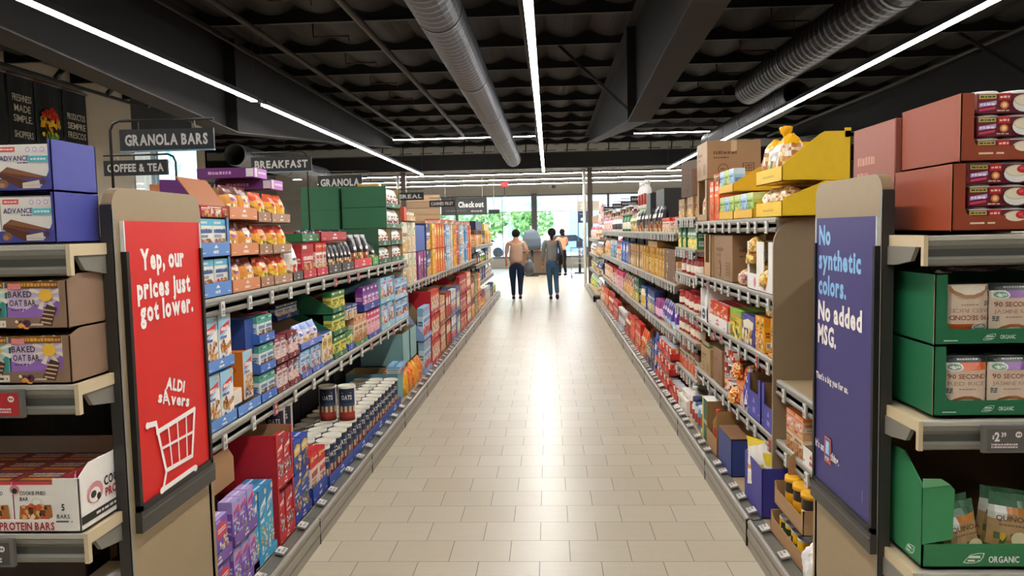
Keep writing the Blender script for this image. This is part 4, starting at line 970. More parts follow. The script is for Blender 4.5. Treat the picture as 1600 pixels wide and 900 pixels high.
for i in range(ncol):
    for j in range(3):
        put_can(-1.32-.075-j*.131, ya+.066+i*.131, Z+.005, -1.22+rnd.uniform(-.3, .3), f'white-lidded oat canister, {ordw(i+1)} from the cracker boxes, {["front","middle","back"][j]} row of the granola base')
for i, j in ((0, 2), (1, 2), (5, 0), (5, 1)):
    put_can(-1.32-.075-j*.131, ya+.066+i*.131, Z+.005+.236, -1.85, f'oat canister stacked on the {ordw(i+1)} column from the cracker boxes, {["front","middle","back"][j]} row')
cy_ = yb+.02
o = tray(.34, .26, .46, '6da3ad', .26, prof='full', seed=3, mark=False); o.location = (-1.36, cy_+.20, Z); o.rotation_euler.z = PI/2; tag(o, 'teal cardboard carton standing beyond the oat canisters', 'tray')
loose(LB_, cy_+.03, cy_+.36, Z+.262, 'box', 'lightblue', 3, 'pale teal box', 'top of the teal carton past the oat canisters', .06, d=.12, seed=88)
def lumpy(name, w_, d_, h_, cols, seed, top=None, m_=None, tie=None):
    """soft crumpled bag; optional twisted neck in the tie colour"""
    rnd = random.Random(seed); m = MB(); n = 26
    base = [(.5, 0), (.9, .03), (1.0, .16), (1.0, .42), (.93, .62), (.78, .78), (.5, .9), (.2, 1.0)] if not tie else [(.5, 0), (.9, .03), (1.0, .14), (.98, .38), (.88, .54), (.62, .68), (.24, .77), (.15, .81), (.3, .88), (.42, .97), (.2, .99)]
    pr = []
    for (r0, z0), (r1, z1) in zip(base, base[1:]): pr += [(r0, z0), ((r0+r1)/2, (z0+z1)/2)]
    pr.append(base[-1]); ph = [rnd.uniform(0, 6.28) for _ in range(5)]
    def W(k, i):
        a = 2*PI*k/n; return 1+.07*math.sin(3*a+ph[0]+i*.5)+.05*math.sin(5*a+ph[1]-i*.9)+.035*math.sin(9*a+ph[2]+i*1.7)+rnd.uniform(-.02, .02)
    L_ = len(pr)
    def c(i, k):
        if tie and i >= 10: return tie
        if top and i >= L_-5: return top
        if tie and i >= 6: return rnd.choice(['dcdad4', 'cfccc4', 'e9e7e1', 'b9b6ae'])
        v = math.sin(k*.9+ph[3]+i*.8)+math.sin(k*2.1+i*1.3+ph[4])+rnd.uniform(-1, 1)
        return cols[int((v+3)/6*len(cols)) % len(cols)]
    m.lathe(pr, c, n, wob=W)
    m.v = [(x*w_/2, y*d_/2+d_/2, z*h_+.015*h_*math.sin(x*40+y*31)) if z > .02 else (x*w_/2, y*d_/2+d_/2, z*h_) for x, y, z in m.v]
    for i in range(len(m.sm)): m.sm[i] = (i % 4 != 0)
    return m.build(name, m_ or FILM)
for i in range(6):
    y = cy_+.38+i*.16
    for j in range(2):
        o = lumpy('snack_bag', .16, .12, .24, ['e8761e', 'f0932e', 'd9601a', 'f2b04a'] if (i+j) % 3 else ['f0b020', 'e8a018', 'f6cf4a'], 90+i*2+j); LB_.put(o, y, Z+.005, .01+j*.13, rnd.uniform(-.3, .3))
        tag(o, f'crumpled {"orange" if (i+j)%3 else "yellow"} snack bag, {ordw(i+1)} past the teal carton, {["front","back"][j]} row', 'snack bag')
for i in range(2):
    o = tray(.34, .3, .4, '7fa9a9', .3, prof='slope', seed=i, mark=False, win=True, sidew=.05); LB_.put(o, cy_+.6+i*.4, Z+.26, .06); tag(o, f'{["first","second"][i]} grey-teal cut-out carton above the orange snack bags', 'tray')
    for j in range(2):
        b_ = lumpy('snack_bag', .14, .1, .2, [['f2c02e', 'e8a81c', 'f6d24a'], ['e8761e', 'f09a3a', 'd8581a']][i], 110+i*2+j); LB_.put(b_, cy_+.53+i*.4+j*.15, Z+.27, .075); tag(b_, f'{["yellow","orange"][i]} snack bag, {["first","second"][j]} inside the {["first","second"][i]} grey-teal carton', 'snack bag')
# remaining base of the cereal run: tall stacks, far to near colours read from the place
yy = cy_+1.36
seq = [('lightblue', '8fb0e0', .30, 'light blue carton'), ('redwhite', 'c8202c', .42, 'red window carton'), ('tanbox', '8c5232', .30, 'rust brown carton'), ('saucered', '7a3a24', .3, 'dark rust carton'),
       ('cer_white', '3c6db0', .36, 'blue and white carton'), ('creambox', '5b6f9c', .3, 'slate blue carton'), ('redbox', 'b81c28', .5, 'bright red carton'), ('redwhite', 'c02430', .42, 'crimson carton'), ('orangebag', 'b87040', .36, 'tan orange carton'), ('olive', '8a7a4a', .36, 'olive carton'), ('cer_orange', 'd8702a', .36, 'orange carton')]
yend = 14.9; ws = [s_[2] for s_ in seq]; 
tot = yend-yy; nrep = 1; sc_ = tot/sum(ws)
names_done = {}
for k, (st, tc_, ww, nm) in enumerate(seq):
    ww *= sc_; tn_ = 3 if k in (1, 6, 7) else 2
    th_ = .28 if tn_ == 3 else .36
    block(LB_, yy, yy+ww-.01, Z, tn_, th_, tc_, 'box', st, max(2, int(ww/.16)), f'{nm.split(" carton")[0]} food box', f'{ordw(k+1)} stack past the snack bags, cereal base', lip=.05, win=(k % 2 == 1), ph=th_-.02, seed=120+k, lay=k % 4, prof='step' if k % 3 else 'slope', tray_look=nm, d=.4, big=False)
    yy += ww
# ------------------------------------------------------------------ cereal shelf (z 1.13): two tiers of tall boxes
Z = 1.133
cer = [('cer_cream', 634, 645, 2, 'cream cereal box'), ('cer_cream', 645, 653, 2, 'pale cereal bag box'), ('cer_purple', 653, 661, 2, 'plum cereal box'), ('cer_purple', 661, 670, 3, 'magenta cereal box'), ('cer_navy', 670, 678, 2, 'indigo cereal box'),
       ('cer_yellow', 678, 686, 3, 'yellow cereal box'), ('cer_orange', 686, 697, 4, 'orange cereal box'), ('cer_navy', 697, 701, 2, 'navy cereal box'), ('cer_blue', 701, 706, 3, 'pale blue cereal box'), ('cer_white', 706, 711, 3, 'white cereal box'),
       ('cer_yellow', 711, 715, 3, 'golden cereal box'), ('cer_red', 715, 720, 3, 'red cereal box'), ('cer_teal', 720, 724, 3, 'teal cereal box'), ('cer_white', 724, 728, 3, 'silver cereal box'), ('cer_blue', 728, 732, 3, 'sky blue cereal box'), ('cer_orange', 732, 739, 5, 'tangerine cereal box')]
Yp = 7.687
ys_ = {}
import bisect
tab = [(634, 7.582), (645, 7.979), (655, 8.377), (665, 8.817), (675, 9.305), (685, 9.849), (695, 10.461), (705, 11.152), (715, 11.940), (725, 12.847), (739, 14.373)]
def ypx(x):
    for (a, ya_), (b, yb_) in zip(tab, tab[1:]):
        if x <= b: return ya_+(yb_-ya_)*(x-a)/(b-a)
    return tab[-1][1]
for k, (st, a, b, n, nm) in enumerate(cer):
    y0, y1 = ypx(a)+.02, ypx(b)
    for t in range(2):
        if k in (2, 3) and t == 1: continue
        loose(LA, y0, y1, Z+t*.318, 'box', st, n, nm, f'{["lower","upper"][t]} tier, {ordw(k+1)} group of the cereal shelf', .31, d=.2, seed=200+k, lay=[0, 1, 3, 2][k % 4], big=False, jit=.02)
side_carton(LA, -1.45, .36, ypx(655), ypx(669), Z+.315, Z+.60, '2f56a4', 'large plain blue carton standing on the plum cereal boxes', pc='26488c')
side_carton(LA, -1.43, .3, ypx(636), ypx(640), Z+.64, Z+.78, 'e0512c', 'small orange-red carton on top of the cream cereal boxes', pc='b03a1c')
block(LA, ypx(640), ypx(653), Z+.64, 1, .1, 'c9a66e', 'box', 'cer_cream', 3, 'small tan box', 'kraft tray on top of the cream cereal boxes', lip=.05, big=False)
loose(LA, ypx(686), ypx(738), Z+.637, 'box', 'redwhite', 12, 'small red and white carton', 'on top of the cereal boxes', .06, d=.2, seed=230, big=False)
# ------------------------------------------------------------------ boxed dinner run, top shelf (z 1.69)
Z = 1.693; PS = 'dinner top shelf'
def kraft(run, y0, y1, z, h, d, label, inset=.0, col='b08c63', seed=0, yaw=0):
    o = carton(abs(y1-y0), h, d, col, seed=seed); run.put(o, (y0+y1)/2, z, inset, yaw); tag(o, label, 'carton'); return o
kraft(RA, 5.66, 6.04, Z+.30, .27, .38, 'upper kraft carton with printed marks at the far end of the dinner top shelf', seed=1, col='a8855e')
o = tray(.36, .295, .36, 'a8855e', .05, win=True, sidew=.06, seed=2, mark=False); RA.put(o, 5.85, Z, .0); tag(o, 'lower kraft carton with cut-out front, far end of the dinner top shelf', 'tray')
loose(RA, 5.70, 6.0, Z+.006, 'bag', 'tanbag', 2, 'tan pouch', 'inside the lower kraft carton, dinner top shelf', .22, d=.1, seed=3)
loose(RA, 5.36, 5.63, Z, 'box', 'orangepack', 2, 'tall orange pack', 'beside the kraft cartons, dinner top shelf', .27, d=.16, seed=4, lay=4, rows=2)
loose(RA, 5.3, 5.5, Z+.275, 'box', 'orangepack', 1, 'short orange pack', 'atop the tall orange packs', .04, d=.12, seed=5)
for t in range(2):
    for i, (a, b) in enumerate(((4.88, 5.27), (4.42, 4.86))):
        if t == 1 and i == 1: continue
        st = ['lgreen', 'lblue']
        y0, y1 = a, b
        o = tray(b-a, .165 if t == 0 else .15, .30, 'e8b21a', .05, prof='slope', seed=t*2+i, mark=False, inner='d8a020'); RA.put(o, (a+b)/2, Z+t*.17, .0)
        tag(o, f'{["lower","upper"][t]} small yellow tray, {["beside the orange packs","next to the big yellow trays"][i]}', 'tray')
        n = 3
        for j in range(n):
            q = pdim('box', st[(j+t) % 2], (b-a)/n*.93, .14, .07, 2, 300+j); RA.put(q, a+(b-a)*(j+.5)/n, Z+t*.17+.005, .006)
            tag(q, f'{["light green","light blue"][(j+t)%2]} side dish box, {ordw(n-j)} along {["lower","upper"][t]} yellow tray {["by orange packs","by big trays"][i]}', 'food box')
for t in range(2):
    m = MB(); h0, d_ = .075, .33; w_ = .47; hb = .235 if t else .17
    pr = [(0, 0), (d_, 0), (d_, hb), (d_*.62, hb), (d_*.55, hb-.012), (.02, h0+.02), (0, h0)]
    m.box(-w_/2, 0, 0, w_/2, d_, .004, 'f0c416'); m.box(-w_/2, 0, 0, w_/2, .004, h0, 'f0c416'); m.box(-w_/2, d_-.004, 0, w_/2, d_, hb, 'f0c416')
    for a in (-w_/2, w_/2-.005): m.prism(pr, a, a+.005, 'f0c416')
    if t: m.box(w_/2-.0055, d_-.03, hb-.03, w_/2, d_, hb+.015, 'f0c416')
    A = Art(m, w_, h0); A.k = 2; A.smudge(.3, .35, .7, .55, 'c89a10', 1)
    o = RA.put(m.build('display_tray', CARD), 4.105, Z+t*.172, 0); tag(o, ['lower', 'upper'][t]+' large bright yellow scoop tray of tied pasta bags', 'tray')
    for j in range(3):
        if t == 1 and j == 1:
            q = lumpy('pasta_bag', .17, .16, .29, ['ecd7a8', 'e2bd80', 'f2e6c8', '5e7a46', 'd9a868', 'd8d5cc'], 140, tie='f0b41a', m_=FILM)
        else:
            q = lumpy('pasta_bag', .14, .13, .235 if t else .15, ['e8cf9c', 'c98f4e', 'f2e6c8', 'b87440', 'dfc48a', 'd8d2c6'], 141+t*3+j, top='f0b41a' if t and j != 1 else None)
        RA.put(q, 4.27-j*.155, Z+t*.172+.006, .02, .2*j)
        tag(q, f'{["swirled pasta bag","yellow-necked pasta bag","dry pasta bag"][0 if j==0 else (1 if t and j==1 else 2)]}, {ordw(3-j)} from the near end in the {["lower","upper"][t]} large yellow tray', 'pasta bag')
# second shelf (z 1.29)
Z = 1.293; P2 = 'dinner second shelf'
o = kraft(RA, 4.98, 5.52, Z, .30, .38, f'big plain kraft carton with rubber stamp, {P2}', seed=4, col='94714f', inset=.02)
o = tray(.22, .3, .3, 'c09a6e', .1, win=True, sidew=.04, mark=False); RA.put(o, 5.66, Z, .0); tag(o, f'kraft window carton beyond the big kraft carton, {P2}', 'tray')
loose(RA, 5.57, 5.75, Z+.006, 'bag', 'tanbag', 1, 'tan pouch', f'inside the kraft window carton, {P2}', .2, seed=6)
o = kraft(RA, 4.0, 4.55, Z, .30, .08, f'dark kraft carton pushed to the back, {P2}', seed=7, col='4a3426', inset=.37)
q = lumpy('bread_loaf', .26, .11, .10, ['d9b070', 'c89a58', '8a4a68', 'e6cf9c'], 150); RA.put(q, 4.78, Z, .02); tag(q, f'small wrapped loaf lying before the kraft carton, {P2}', 'food pack')
m = MB(); w_, h_, d_ = .56, .27, .26; c = 'f2efe8'
m.box(-w_/2, 0, 0, w_/2, d_, .004, c); m.box(-w_/2, d_-.004, 0, w_/2, d_, h_, c)
for a in (-w_/2, w_/2-.006): m.box(a, 0, 0, a+.006, d_, h_, c)
m.box(-w_/2, 0, 0, w_/2, .005, .09, c)
for a, b in ((-w_/2, -w_/2+.05), (-.08, .06), (w_/2-.13, w_/2)): m.box(a, 0, .09, b, .005, h_, c)
A = Art(m, w_, .09); A.k = 3
for u in (.3, .66):
    A.poly([(u-.045, .5), (u, .15), (u+.045, .5), (u, .85)], 'd0334a'); A.poly([(u-.02, .5), (u, .3), (u+.02, .5), (u, .7)], 'f2c9cf')
o = RA.put(m.build('display_tray', CARD), 4.25, Z, .0); tag(o, f'white cut-out display box of yellow bags, {P2}', 'tray')
for i in range(2):
    for j in range(4):
        q = lumpy('snack_bag', .11, .10, .085, ['e6c254', 'd9a83a', 'f2dc8c', 'c8863a', 'f0e4c0'], 160+i*4+j); RA.put(q, 4.42-i*.27, Z+.006+j*(.068 if i == 0 else .012), .05+.03*(j % 2), j)
        tag(q, f'small yellow roll bag, {ordw(j+1)} from bottom, {["far","near"][i]} half of the white display box', 'snack bag')
# third shelf (z .955)
Z = .958; P3 = 'dinner third shelf'
def rb(x, y): return 0
block(RA, 3.97, 4.13, Z, 1, .25, 'e89a18', 'box', 'riceyellow', 1, 'large golden rice box', f'low golden tray by divider, {P3}', lip=.02, ph=.20, seed=310, lay=1, prof='low', back=.03, rows=2, tray_look='low golden tray')
loose(RA, 3.97, 4.22, Z+.215, 'box', 'riceyellow', 2, 'golden rice box', f'atop the large golden boxes, {P3}', .07, d=.1, seed=311, lay=4, rows=2)
loose(RA, 4.235, 4.42, Z, 'box', 'riceyellow', 2, 'golden dinner box', f'before the violet box, {P3}', .19, d=.08, seed=312, lay=1, rows=3)
loose(RA, 4.43, 4.72, Z, 'box', 'ricepurple', 1, 'wide violet couscous box', f'beside the golden boxes, {P3}', .17, d=.1, seed=313, lay=3, rows=3)
loose(RA, 4.73, 5.02, Z, 'box', 'ricegreen', 1, 'wide green and orange rice box', f'beside the golden boxes, {P3}', .175, d=.1, seed=314, lay=1, rows=3)
o = tray(.58, .1, .3, 'f2efe8', .075, prof='low', back=.12, seed=3, mkcol='c04a60'); RA.put(o, 5.33, Z, .0); tag(o, f'low white tray of red noodle boxes, {P3}', 'tray')
for r in range(2):
    for i in range(5):
        q = pdim('box', 'macred', .105, .16, .08, i % 2, 320+i % 2); RA.put(q, 5.11+i*.11, Z+.006, .01+r*.09); tag(q, f'red and orange noodle box, {ordw(5-i)} from far end, {["front","back"][r]} row of the white tray', 'food box', 'red noodle boxes')
m = MB(); 
for (x0, x1) in ((-.12, -.10), (.10, .12)): m.box(x0, 0, 0, x1, .2, .235, 'f2f0ea')
m.box(-.12, .19, 0, .12, .2, .235, 'f2f0ea'); m.box(-.12, 0, 0, .12, .005, .1, 'f2f0ea'); A = Art(m, .24, .1); A.k = 3; A.ell(.5, .5, .25, .4, '24386e'); A.smudge(.35, .4, .65, .6, 'f4f4f0', 1)
o = RA.put(m.build('display_tray', CARD), 5.79, Z, 0); tag(o, f'tall white carton of navy-starred bags, {P3}', 'tray')
for j in range(2):
    q = lumpy('rice_bag', .18, .085, .235, ['f0eee8', 'e6e4de', 'f6f4f0', '2a4272'], 170+j); RA.put(q, 5.79, Z+.005, .01+j*.09); tag(q, f'white and navy rice bag, {["front","back"][j]} one in the tall white carton', 'rice bag')
loose(RA, 4.2, 4.9, Z+.0, 'can', 'redcap', 6, 'dark red can', f'rear of the {P3}', .2, seed=330, inset=.34, big=False)
for j in range(2):
    q = lumpy('snack_bag', .2, .12, .26, ['c8341e', 'e2602a', '8f1a14', 'f0b48a'], 175+j); RA.put(q, 5.25+.3*j, Z+.0, .31); tag(q, f'{["nearer","farther"][j]} red pouch standing behind the noodle boxes, {P3}', 'food pouch')
# fourth shelf (z .56), runs on behind the blue poster
Z = .562; P4 = 'dinner fourth shelf'
kraft(RA, 5.62, 5.95, Z, .2, .3, f'kraft carton with printed square, {P4}', seed=9, col='a78a5e', inset=.01)
kraft(RA, 5.28, 5.56, Z, .24, .25, f'brown carton before the stacked cans, {P4}', seed=10, col='8a6242', inset=.02)
m = MB(); m.box(-.13, 0, 0, .13, .3, .01, '8c8a60'); m.box(-.13, 0, 0, .13, .004, .04, '8c8a60'); m.prism([(0, .2), (.3, .2), (.28, .205), (0, .205)], -.13, .13, '9a9868'); o = RA.put(m.build('open_carton', CARD), 5.79, Z+.2, .01); tag(o, f'open olive carton lid over the printed kraft carton, {P4}', 'carton')
for r in range(3):
    for i in range(3):
        for t in range(2 if r else 3):
            q = pdim('can', ['sweetorange', 'redcap', 'whitebag'][(i+t) % 3], .085, .1, .085, 0, 340+(i+t) % 3); q.location = (1.14+.06+r*.09, 5.18-i*.1, Z+t*.102); q.rotation_euler.z = -PI/2+i
            tag(q, f'{["peach","red","cream"][(i+t)%3]} labelled can, {ordw(i+1)} from far end, {["front","second","back"][r]} row, {["bottom","middle","top"][t]}, {P4}', 'food can')
loose(RA, 4.66, 4.86, Z, 'box', 'sweetorange', 2, 'peach and red sweet box', f'past the can stack, {P4}', .14, d=.08, seed=350, lay=2, rows=2)
for j in range(4):
    q = lumpy('sweet_bag', .1, .08, .1, ['e8803a', 'f0c05a', 'c8401e', 'f4ead0'], 180+j); RA.put(q, 4.62+.07*j, Z+.145*(j % 2), .02+.04*(j % 2), j); tag(q, f'small orange and yellow sweet bag, {ordw(4-j)} past the violet bags, {P4}', 'snack bag')
for j in range(4):
    q = lumpy('snack_bag', .11, .1, .24, ['4a3ab0', '3a2a8a', 'f2f0fa', '5a4ac0'], 185+j); RA.put(q, 4.60-.06*(j % 2), Z, .0+.09*j, j*.4); tag(q, f'violet and white snack bag, {ordw(j+1)} from the front beside the blue tray, {P4}', 'snack bag')
for i, (a, b) in enumerate(((3.96, 4.22), (4.24, 4.52))):
    o = tray(b-a, .24, .36, '3c3c9c', .13 if i == 0 else .15, prof='full', win=True, sidew=.05, seed=i, mkcol='9a96d8', back=.24, inner='9a7448'); RA.put(o, (a+b)/2, Z, .0); tag(o, f'{["nearer","farther"][i]} violet-blue open display tray, {P4}', 'tray')
for r in range(2):
    for i in range(2):
        q = pdim('box', 'tanbox', .12, .12, .08, 0, 360); RA.put(q, 3.5+i*.13+.12, Z+.006, .01+r*.09); tag(q, f'orange and cream meal box, {["near","far"][i]} one, {["front","back"][r]} row behind the blue poster shelf end', 'food box')
        q = pdim('box', 'sweetorange', .12, .07, .08, 2, 361); RA.put(q, 3.62+i*.13, Z+.129, .01+r*.09); tag(q, f'short orange box, {["near","far"][i]} one, {["front","back"][r]} row on the orange meal boxes', 'food box')
o = tray(.22, .1, .3, 'f2efe8', .085, prof='low', back=.1, mkcol='c8281e'); RA.put(o, 3.42, Z, .0); tag(o, 'white tray of green-capped shakers behind the edge of the blue poster', 'tray')
for j in range(3):
    q = jar(.032, .16, 'e4e2da', '1f5a34', 'd8dcd0', 'shaker_bottle', lidh=.045, neck=1.0); q.location = (1.14+.05+.08*j, 3.44, Z+.006); tag(q, f'green-capped white shaker bottle, {ordw(j+1)} from the front of the white tray', 'bottle')
for j in range(2):
    q = pdim('box', 'tanbox', .09, .09, .1, 4, 365); RA.put(q, 3.2+.1*j, Z, .01); tag(q, f'{["nearer","farther"][j]} kraft orange box at the end of the shelf behind the blue poster', 'food box')
# foil bags hooked in the half empty bay
for j, z in enumerate((1.56, 1.40)):
    q = lumpy('foil_bag', .15, .07, .2 if j == 0 else .13, ['c8c2ba', 'a89c90', 'e6e0d8', '8a6a52'], 190+j, top='e8e6e2'); q.location = (1.18, 3.30, z-.05); q.rotation_euler = (0, .5, -PI/2); tag(q, f'{["upper","lower"][j]} crumpled silver foil bag poking out behind the blue poster', 'foil bag')
    m = MB(); m.tube([(1.25, 3.30, z+.08), (1.57, 3.30, z+.09)], .004, 'b8b8b8', 6); tag(m.build('peg_hook', METAL), f'{["upper","lower"][j]} steel peg hook carrying a foil bag behind the blue poster', 'hook')
# base (z .187)
Z = .152; PB = 'dinner base shelf'
def ring_tray(y, z, h, label, seed=0, w_=.42, d_=.36, c='a9845a'):
    m = MB(); t = .004
    m.box(-w_/2, 0, 0, w_/2, d_, t, c)
    pr = [(0, 0), (w_, 0), (w_, h), (w_*.9, h*.7), (w_*.1, h*.7), (0, h)]
    m.prism([(a-w_/2, b) for a, b in pr], 0, t, c, axis='y'); m.prism([(a-w_/2, b) for a, b in pr], d_-t, d_, c, axis='y')
    pr = [(0, 0), (d_, 0), (d_, h*1.6), (d_*.6, h*1.6), (d_*.2, h), (0, h)]
    m.prism(pr, -w_/2, -w_/2+t, c); m.prism([(0, 0), (d_, 0), (d_, h), (0, h)], w_/2-t, w_/2, c)
    B = Art(m, d_, h, lambda u, v, q: (w_/2+q, u, v), seed=seed); B.k = 2; B.smudge(.2, .3, .7, .5, 'a03a22', 1)
    o = m.build('display_tray', CARD); RB_.put(o, y, z, .0); tag(o, label, 'tray'); return o
ring_tray(3.52, Z, .11, f'lower kraft tray of yellow corn cans, {PB}', 1, w_=.5)
ring_tray(3.50, Z+.165, .11, f'upper kraft tray of yellow-lidded mustard jars, {PB}', 2)
m = MB(); m.prism([(0, 0), (.3, 0), (.3, .34), (.18, .36), (.08, .30), (0, .24)], 0, .004, 'a9845a', axis='x'); o = RB_.put(m.build('carton_flap', CARD), 3.63, Z+.17, .04); tag(o, f'upright torn kraft flap between the mustard jars, {PB}', 'carton flap')
for r in range(3):
    for i in range(3):
        q = jar(.047, .155, '2c241c', 'efb01c', 'e6a41c', 'mustard_jar', lidh=.022, neck=.96, foodc='f2e2b0'); q.location = (1.065+.07+.1*r, 3.38+i*.115, Z+.172); q.rotation_euler.z = i; tag(q, f'yellow-lidded mustard jar, {ordw(i+1)} from near end, {["front","middle","back"][r]} row of the upper kraft tray', 'jar')
def corn(z, y, x, lab):
    k = 'corncan'
    def mk():
        m = MB(); r, h = .038, .105
        m.lathe([(r*.94, 0), (r, .003), (r, .008), (r*.985, .01), (r*.985, .03), (r*.985, .05), (r*.985, .08), (r*.985, h-.012), (r, h-.008), (r, h-.003), (r*.92, h-.001), (r*.9, h-.004), (.001, h-.004)],
                lambda i, k: 'b9bcc0' if (i < 3 or i > 6) else (['f0b81a', ('3a6a2a' if k % 3 else 'f4ecd0'), ('f0b81a' if k % 9 > 3 else '26422a'), 'f0b81a'][i-3]), 20)
        return m.build('corn_can', CARD)
    p, f = hidden_proto(k, mk); o = p if f else dup(p, (0, 0, 0)); o.location = (x, y, z); o.rotation_euler.z = y*7; tag(o, lab, 'food can', 'yellow corn cans')
for r in range(3):
    for i in range(5):
        if r == 0 and i in (0,): continue
        corn(Z+.006, 3.32+i*.09, 1.065+.055+.085*r, f'yellow and green corn can, {ordw(i+1)} from near end, {["front","middle","back"][r]} row of the lower kraft tray')
corn(Z+.001, 3.16, 1.2, 'single yellow corn can nearest the blue poster base')
q = lumpy('plastic_bag', .2, .2, .2, ['eeeae4', 'f6f4f0', 'e2ded6'], 200, m_=FILM); q.location = (1.12, 3.06, Z); tag(q, 'white crumpled plastic bag at the foot of the blue poster unit', 'plastic bag')
def vcarton(y0, y1, z, h, d, col, lab, inset=.0, inner='9a7448', n='display_tray', lip=None):
    o = tray(y1-y0, h, d, col, lip or h, prof='full', mark=False, inner=inner); RB_.put(o, (y0+y1)/2, z, inset); tag(o, lab, 'tray'); return o
vcarton(3.93, 4.28, Z, .26, .36, '3d3a94', f'solid violet-blue carton below the yellow bags, {PB}')
for j, (y, x, z_, rx_, rz_) in enumerate(((4.02, .1, .11, .1, .9), (4.10, .05, .15, -.2, 1.3), (4.2, .12, .13, .2, .7), (4.07, .16, .17, -.3, 1.1), (4.19, .06, .16, .25, .5), (4.03, .08, .18, -.3, 1.5))):
    q = pdim('bag', 'noodlebag', .16, .22, .06, 2*(j % 2), 520+j % 2); RB_.put(q, y, Z+z_-.03, x, rz_); q.rotation_euler.x = rx_; tag(q, f'white and yellow noodle bag, {ordw(j+1)} of the heap in the violet-blue carton', 'pasta bag')
for j in range(4):
    q = pdim('bag', 'clearbag', .17, .21, .05, 0, 524+j % 2); RB_.put(q, 4.37+.055*j, Z+.005+.03*(j % 2), .05+.04*j, .3*j+.2); q.rotation_euler.x = -.12*j; tag(q, f'clear white snack bag, {ordw(j+1)} of the pile beyond the violet-blue carton', 'snack bag')
vcarton(4.60, 4.95, Z, .22, .36, '2c3f80', f'dark blue carton with raised brown flap, {PB}')
m = MB(); m.box(-.17, 0, 0, .17, .34, .004, '8a6444'); o = RB_.put(m.build('carton_flap', CARD), 4.78, Z+.225, .0); o.rotation_euler.y = 0; tag(o, f'brown cardboard lid flap resting on the dark blue carton, {PB}', 'carton flap')
q = lumpy('snack_bag', .2, .14, .16, ['b8824a', 'c8985e', 'd8b078'], 216); RB_.put(q, 4.5, Z+.1, .12); tag(q, f'tan bag tucked behind the white snack bags, {PB}', 'snack bag')
vcarton(5.0, 5.32, Z, .3, .3, 'a67d50', f'tall kraft carton of bottles beside green carton, {PB}', n='t', lip=.12)
for j in range(4):
    q = jar(.035, .27, '9c7a3a', 'c8281e' if j % 2 else '8a6a2a', 'e6c86a', 'sauce_bottle', lidh=.03, neck=.4); q.location = (1.065+.05+.08*(j // 2), 5.08+.1*(j % 2), Z+.006); tag(q, f'amber sauce bottle, {["near","far"][j%2]} one of the {["front","back"][j//2]} pair in the kraft carton', 'bottle')
m = MB(); m.box(-.09, 0, 0, .09, .22, .295, dict(f='1f5a38', s='1d5034', t='eceae2'), b=.002); A = Art(m, .18, .295); A.k = 2; A.rect(0, 0, .25, 1, 'c8cc5a'); A.smudge(.3, .4, .9, .5, 'e6e2c8', 2)
T = Art(m, .18, .22, lambda u, v, q: (u-.09, v, .295+q)); T.k = 2; T.ell(.4, .5, .2, .14, '2a2a2a'); T.ell(.4, .5, .14, .1, 'eceae2')
o = RB_.put(m.build('food_carton', CARD), 5.43, Z, .01); tag(o, f'dark green carton with white top, {PB}', 'carton')
for r in range(2):
    for i in range(5):
        k = (r+i) % 4
        y = 5.62+i*.11
        if k == 0: q = jar(.042, .25, 'efe2dc', 'e9e7e2', 'e2a59a', 'creamer_bottle', lidh=.025, neck=.45); nm = 'cream bottle with pink label'
        elif k == 1: q = jar(.045, .17, '5b9acb', 'dfe6ec', 'e9eef2', 'drink_jar', lidh=.025); nm = 'blue drink jar'
        elif k == 2: q = jar(.045, .17, 'cfd9e2', '3d5f98', 'b8402f', 'drink_jar', lidh=.02); nm = 'pale jar with blue lid'
        else: q = jar(.045, .19, 'e6e2da', '2f3c66', '6ea8d0', 'drink_jar', lidh=.03); nm = 'white jar with navy lid'
        q.location = (1.065+.06+r*.1, y, Z+.004+(.0)); tag(q, f'{nm}, {ordw(i+1)} past the dark green carton, {["front","back"][r]} row', 'jar')
o = kraft(RB_, 6.12, 6.5, Z, .12, .3, f'white-topped carton past the drink jars, {PB}', col='e6e0d4', seed=12)
o = kraft(RB_, 6.12, 6.42, Z+.123, .05, .26, 'smaller white carton on the white-topped carton', col='f0ece2', seed=13, inset=.02)
o = tray(.48, .11, .34, 'c8281e', .06, prof='low', back=.1, mkcol='f0c8b0'); RB_.put(o, 6.78, Z, 0); tag(o, 'single red tray of cans under the narrow bay, beyond the white cartons', 'tray')
for j in range(5):
    q = pdim('can', 'redcap' if j % 2 else 'sweetorange', .085, .12, .085, 0, 380+j % 2, False); q.location = (1.065+.06, 6.60+j*.09, Z+.006); tag(q, f'{["peach","red"][j%2]} can, {ordw(j+1)} along the single red tray under the narrow bay', 'food can')
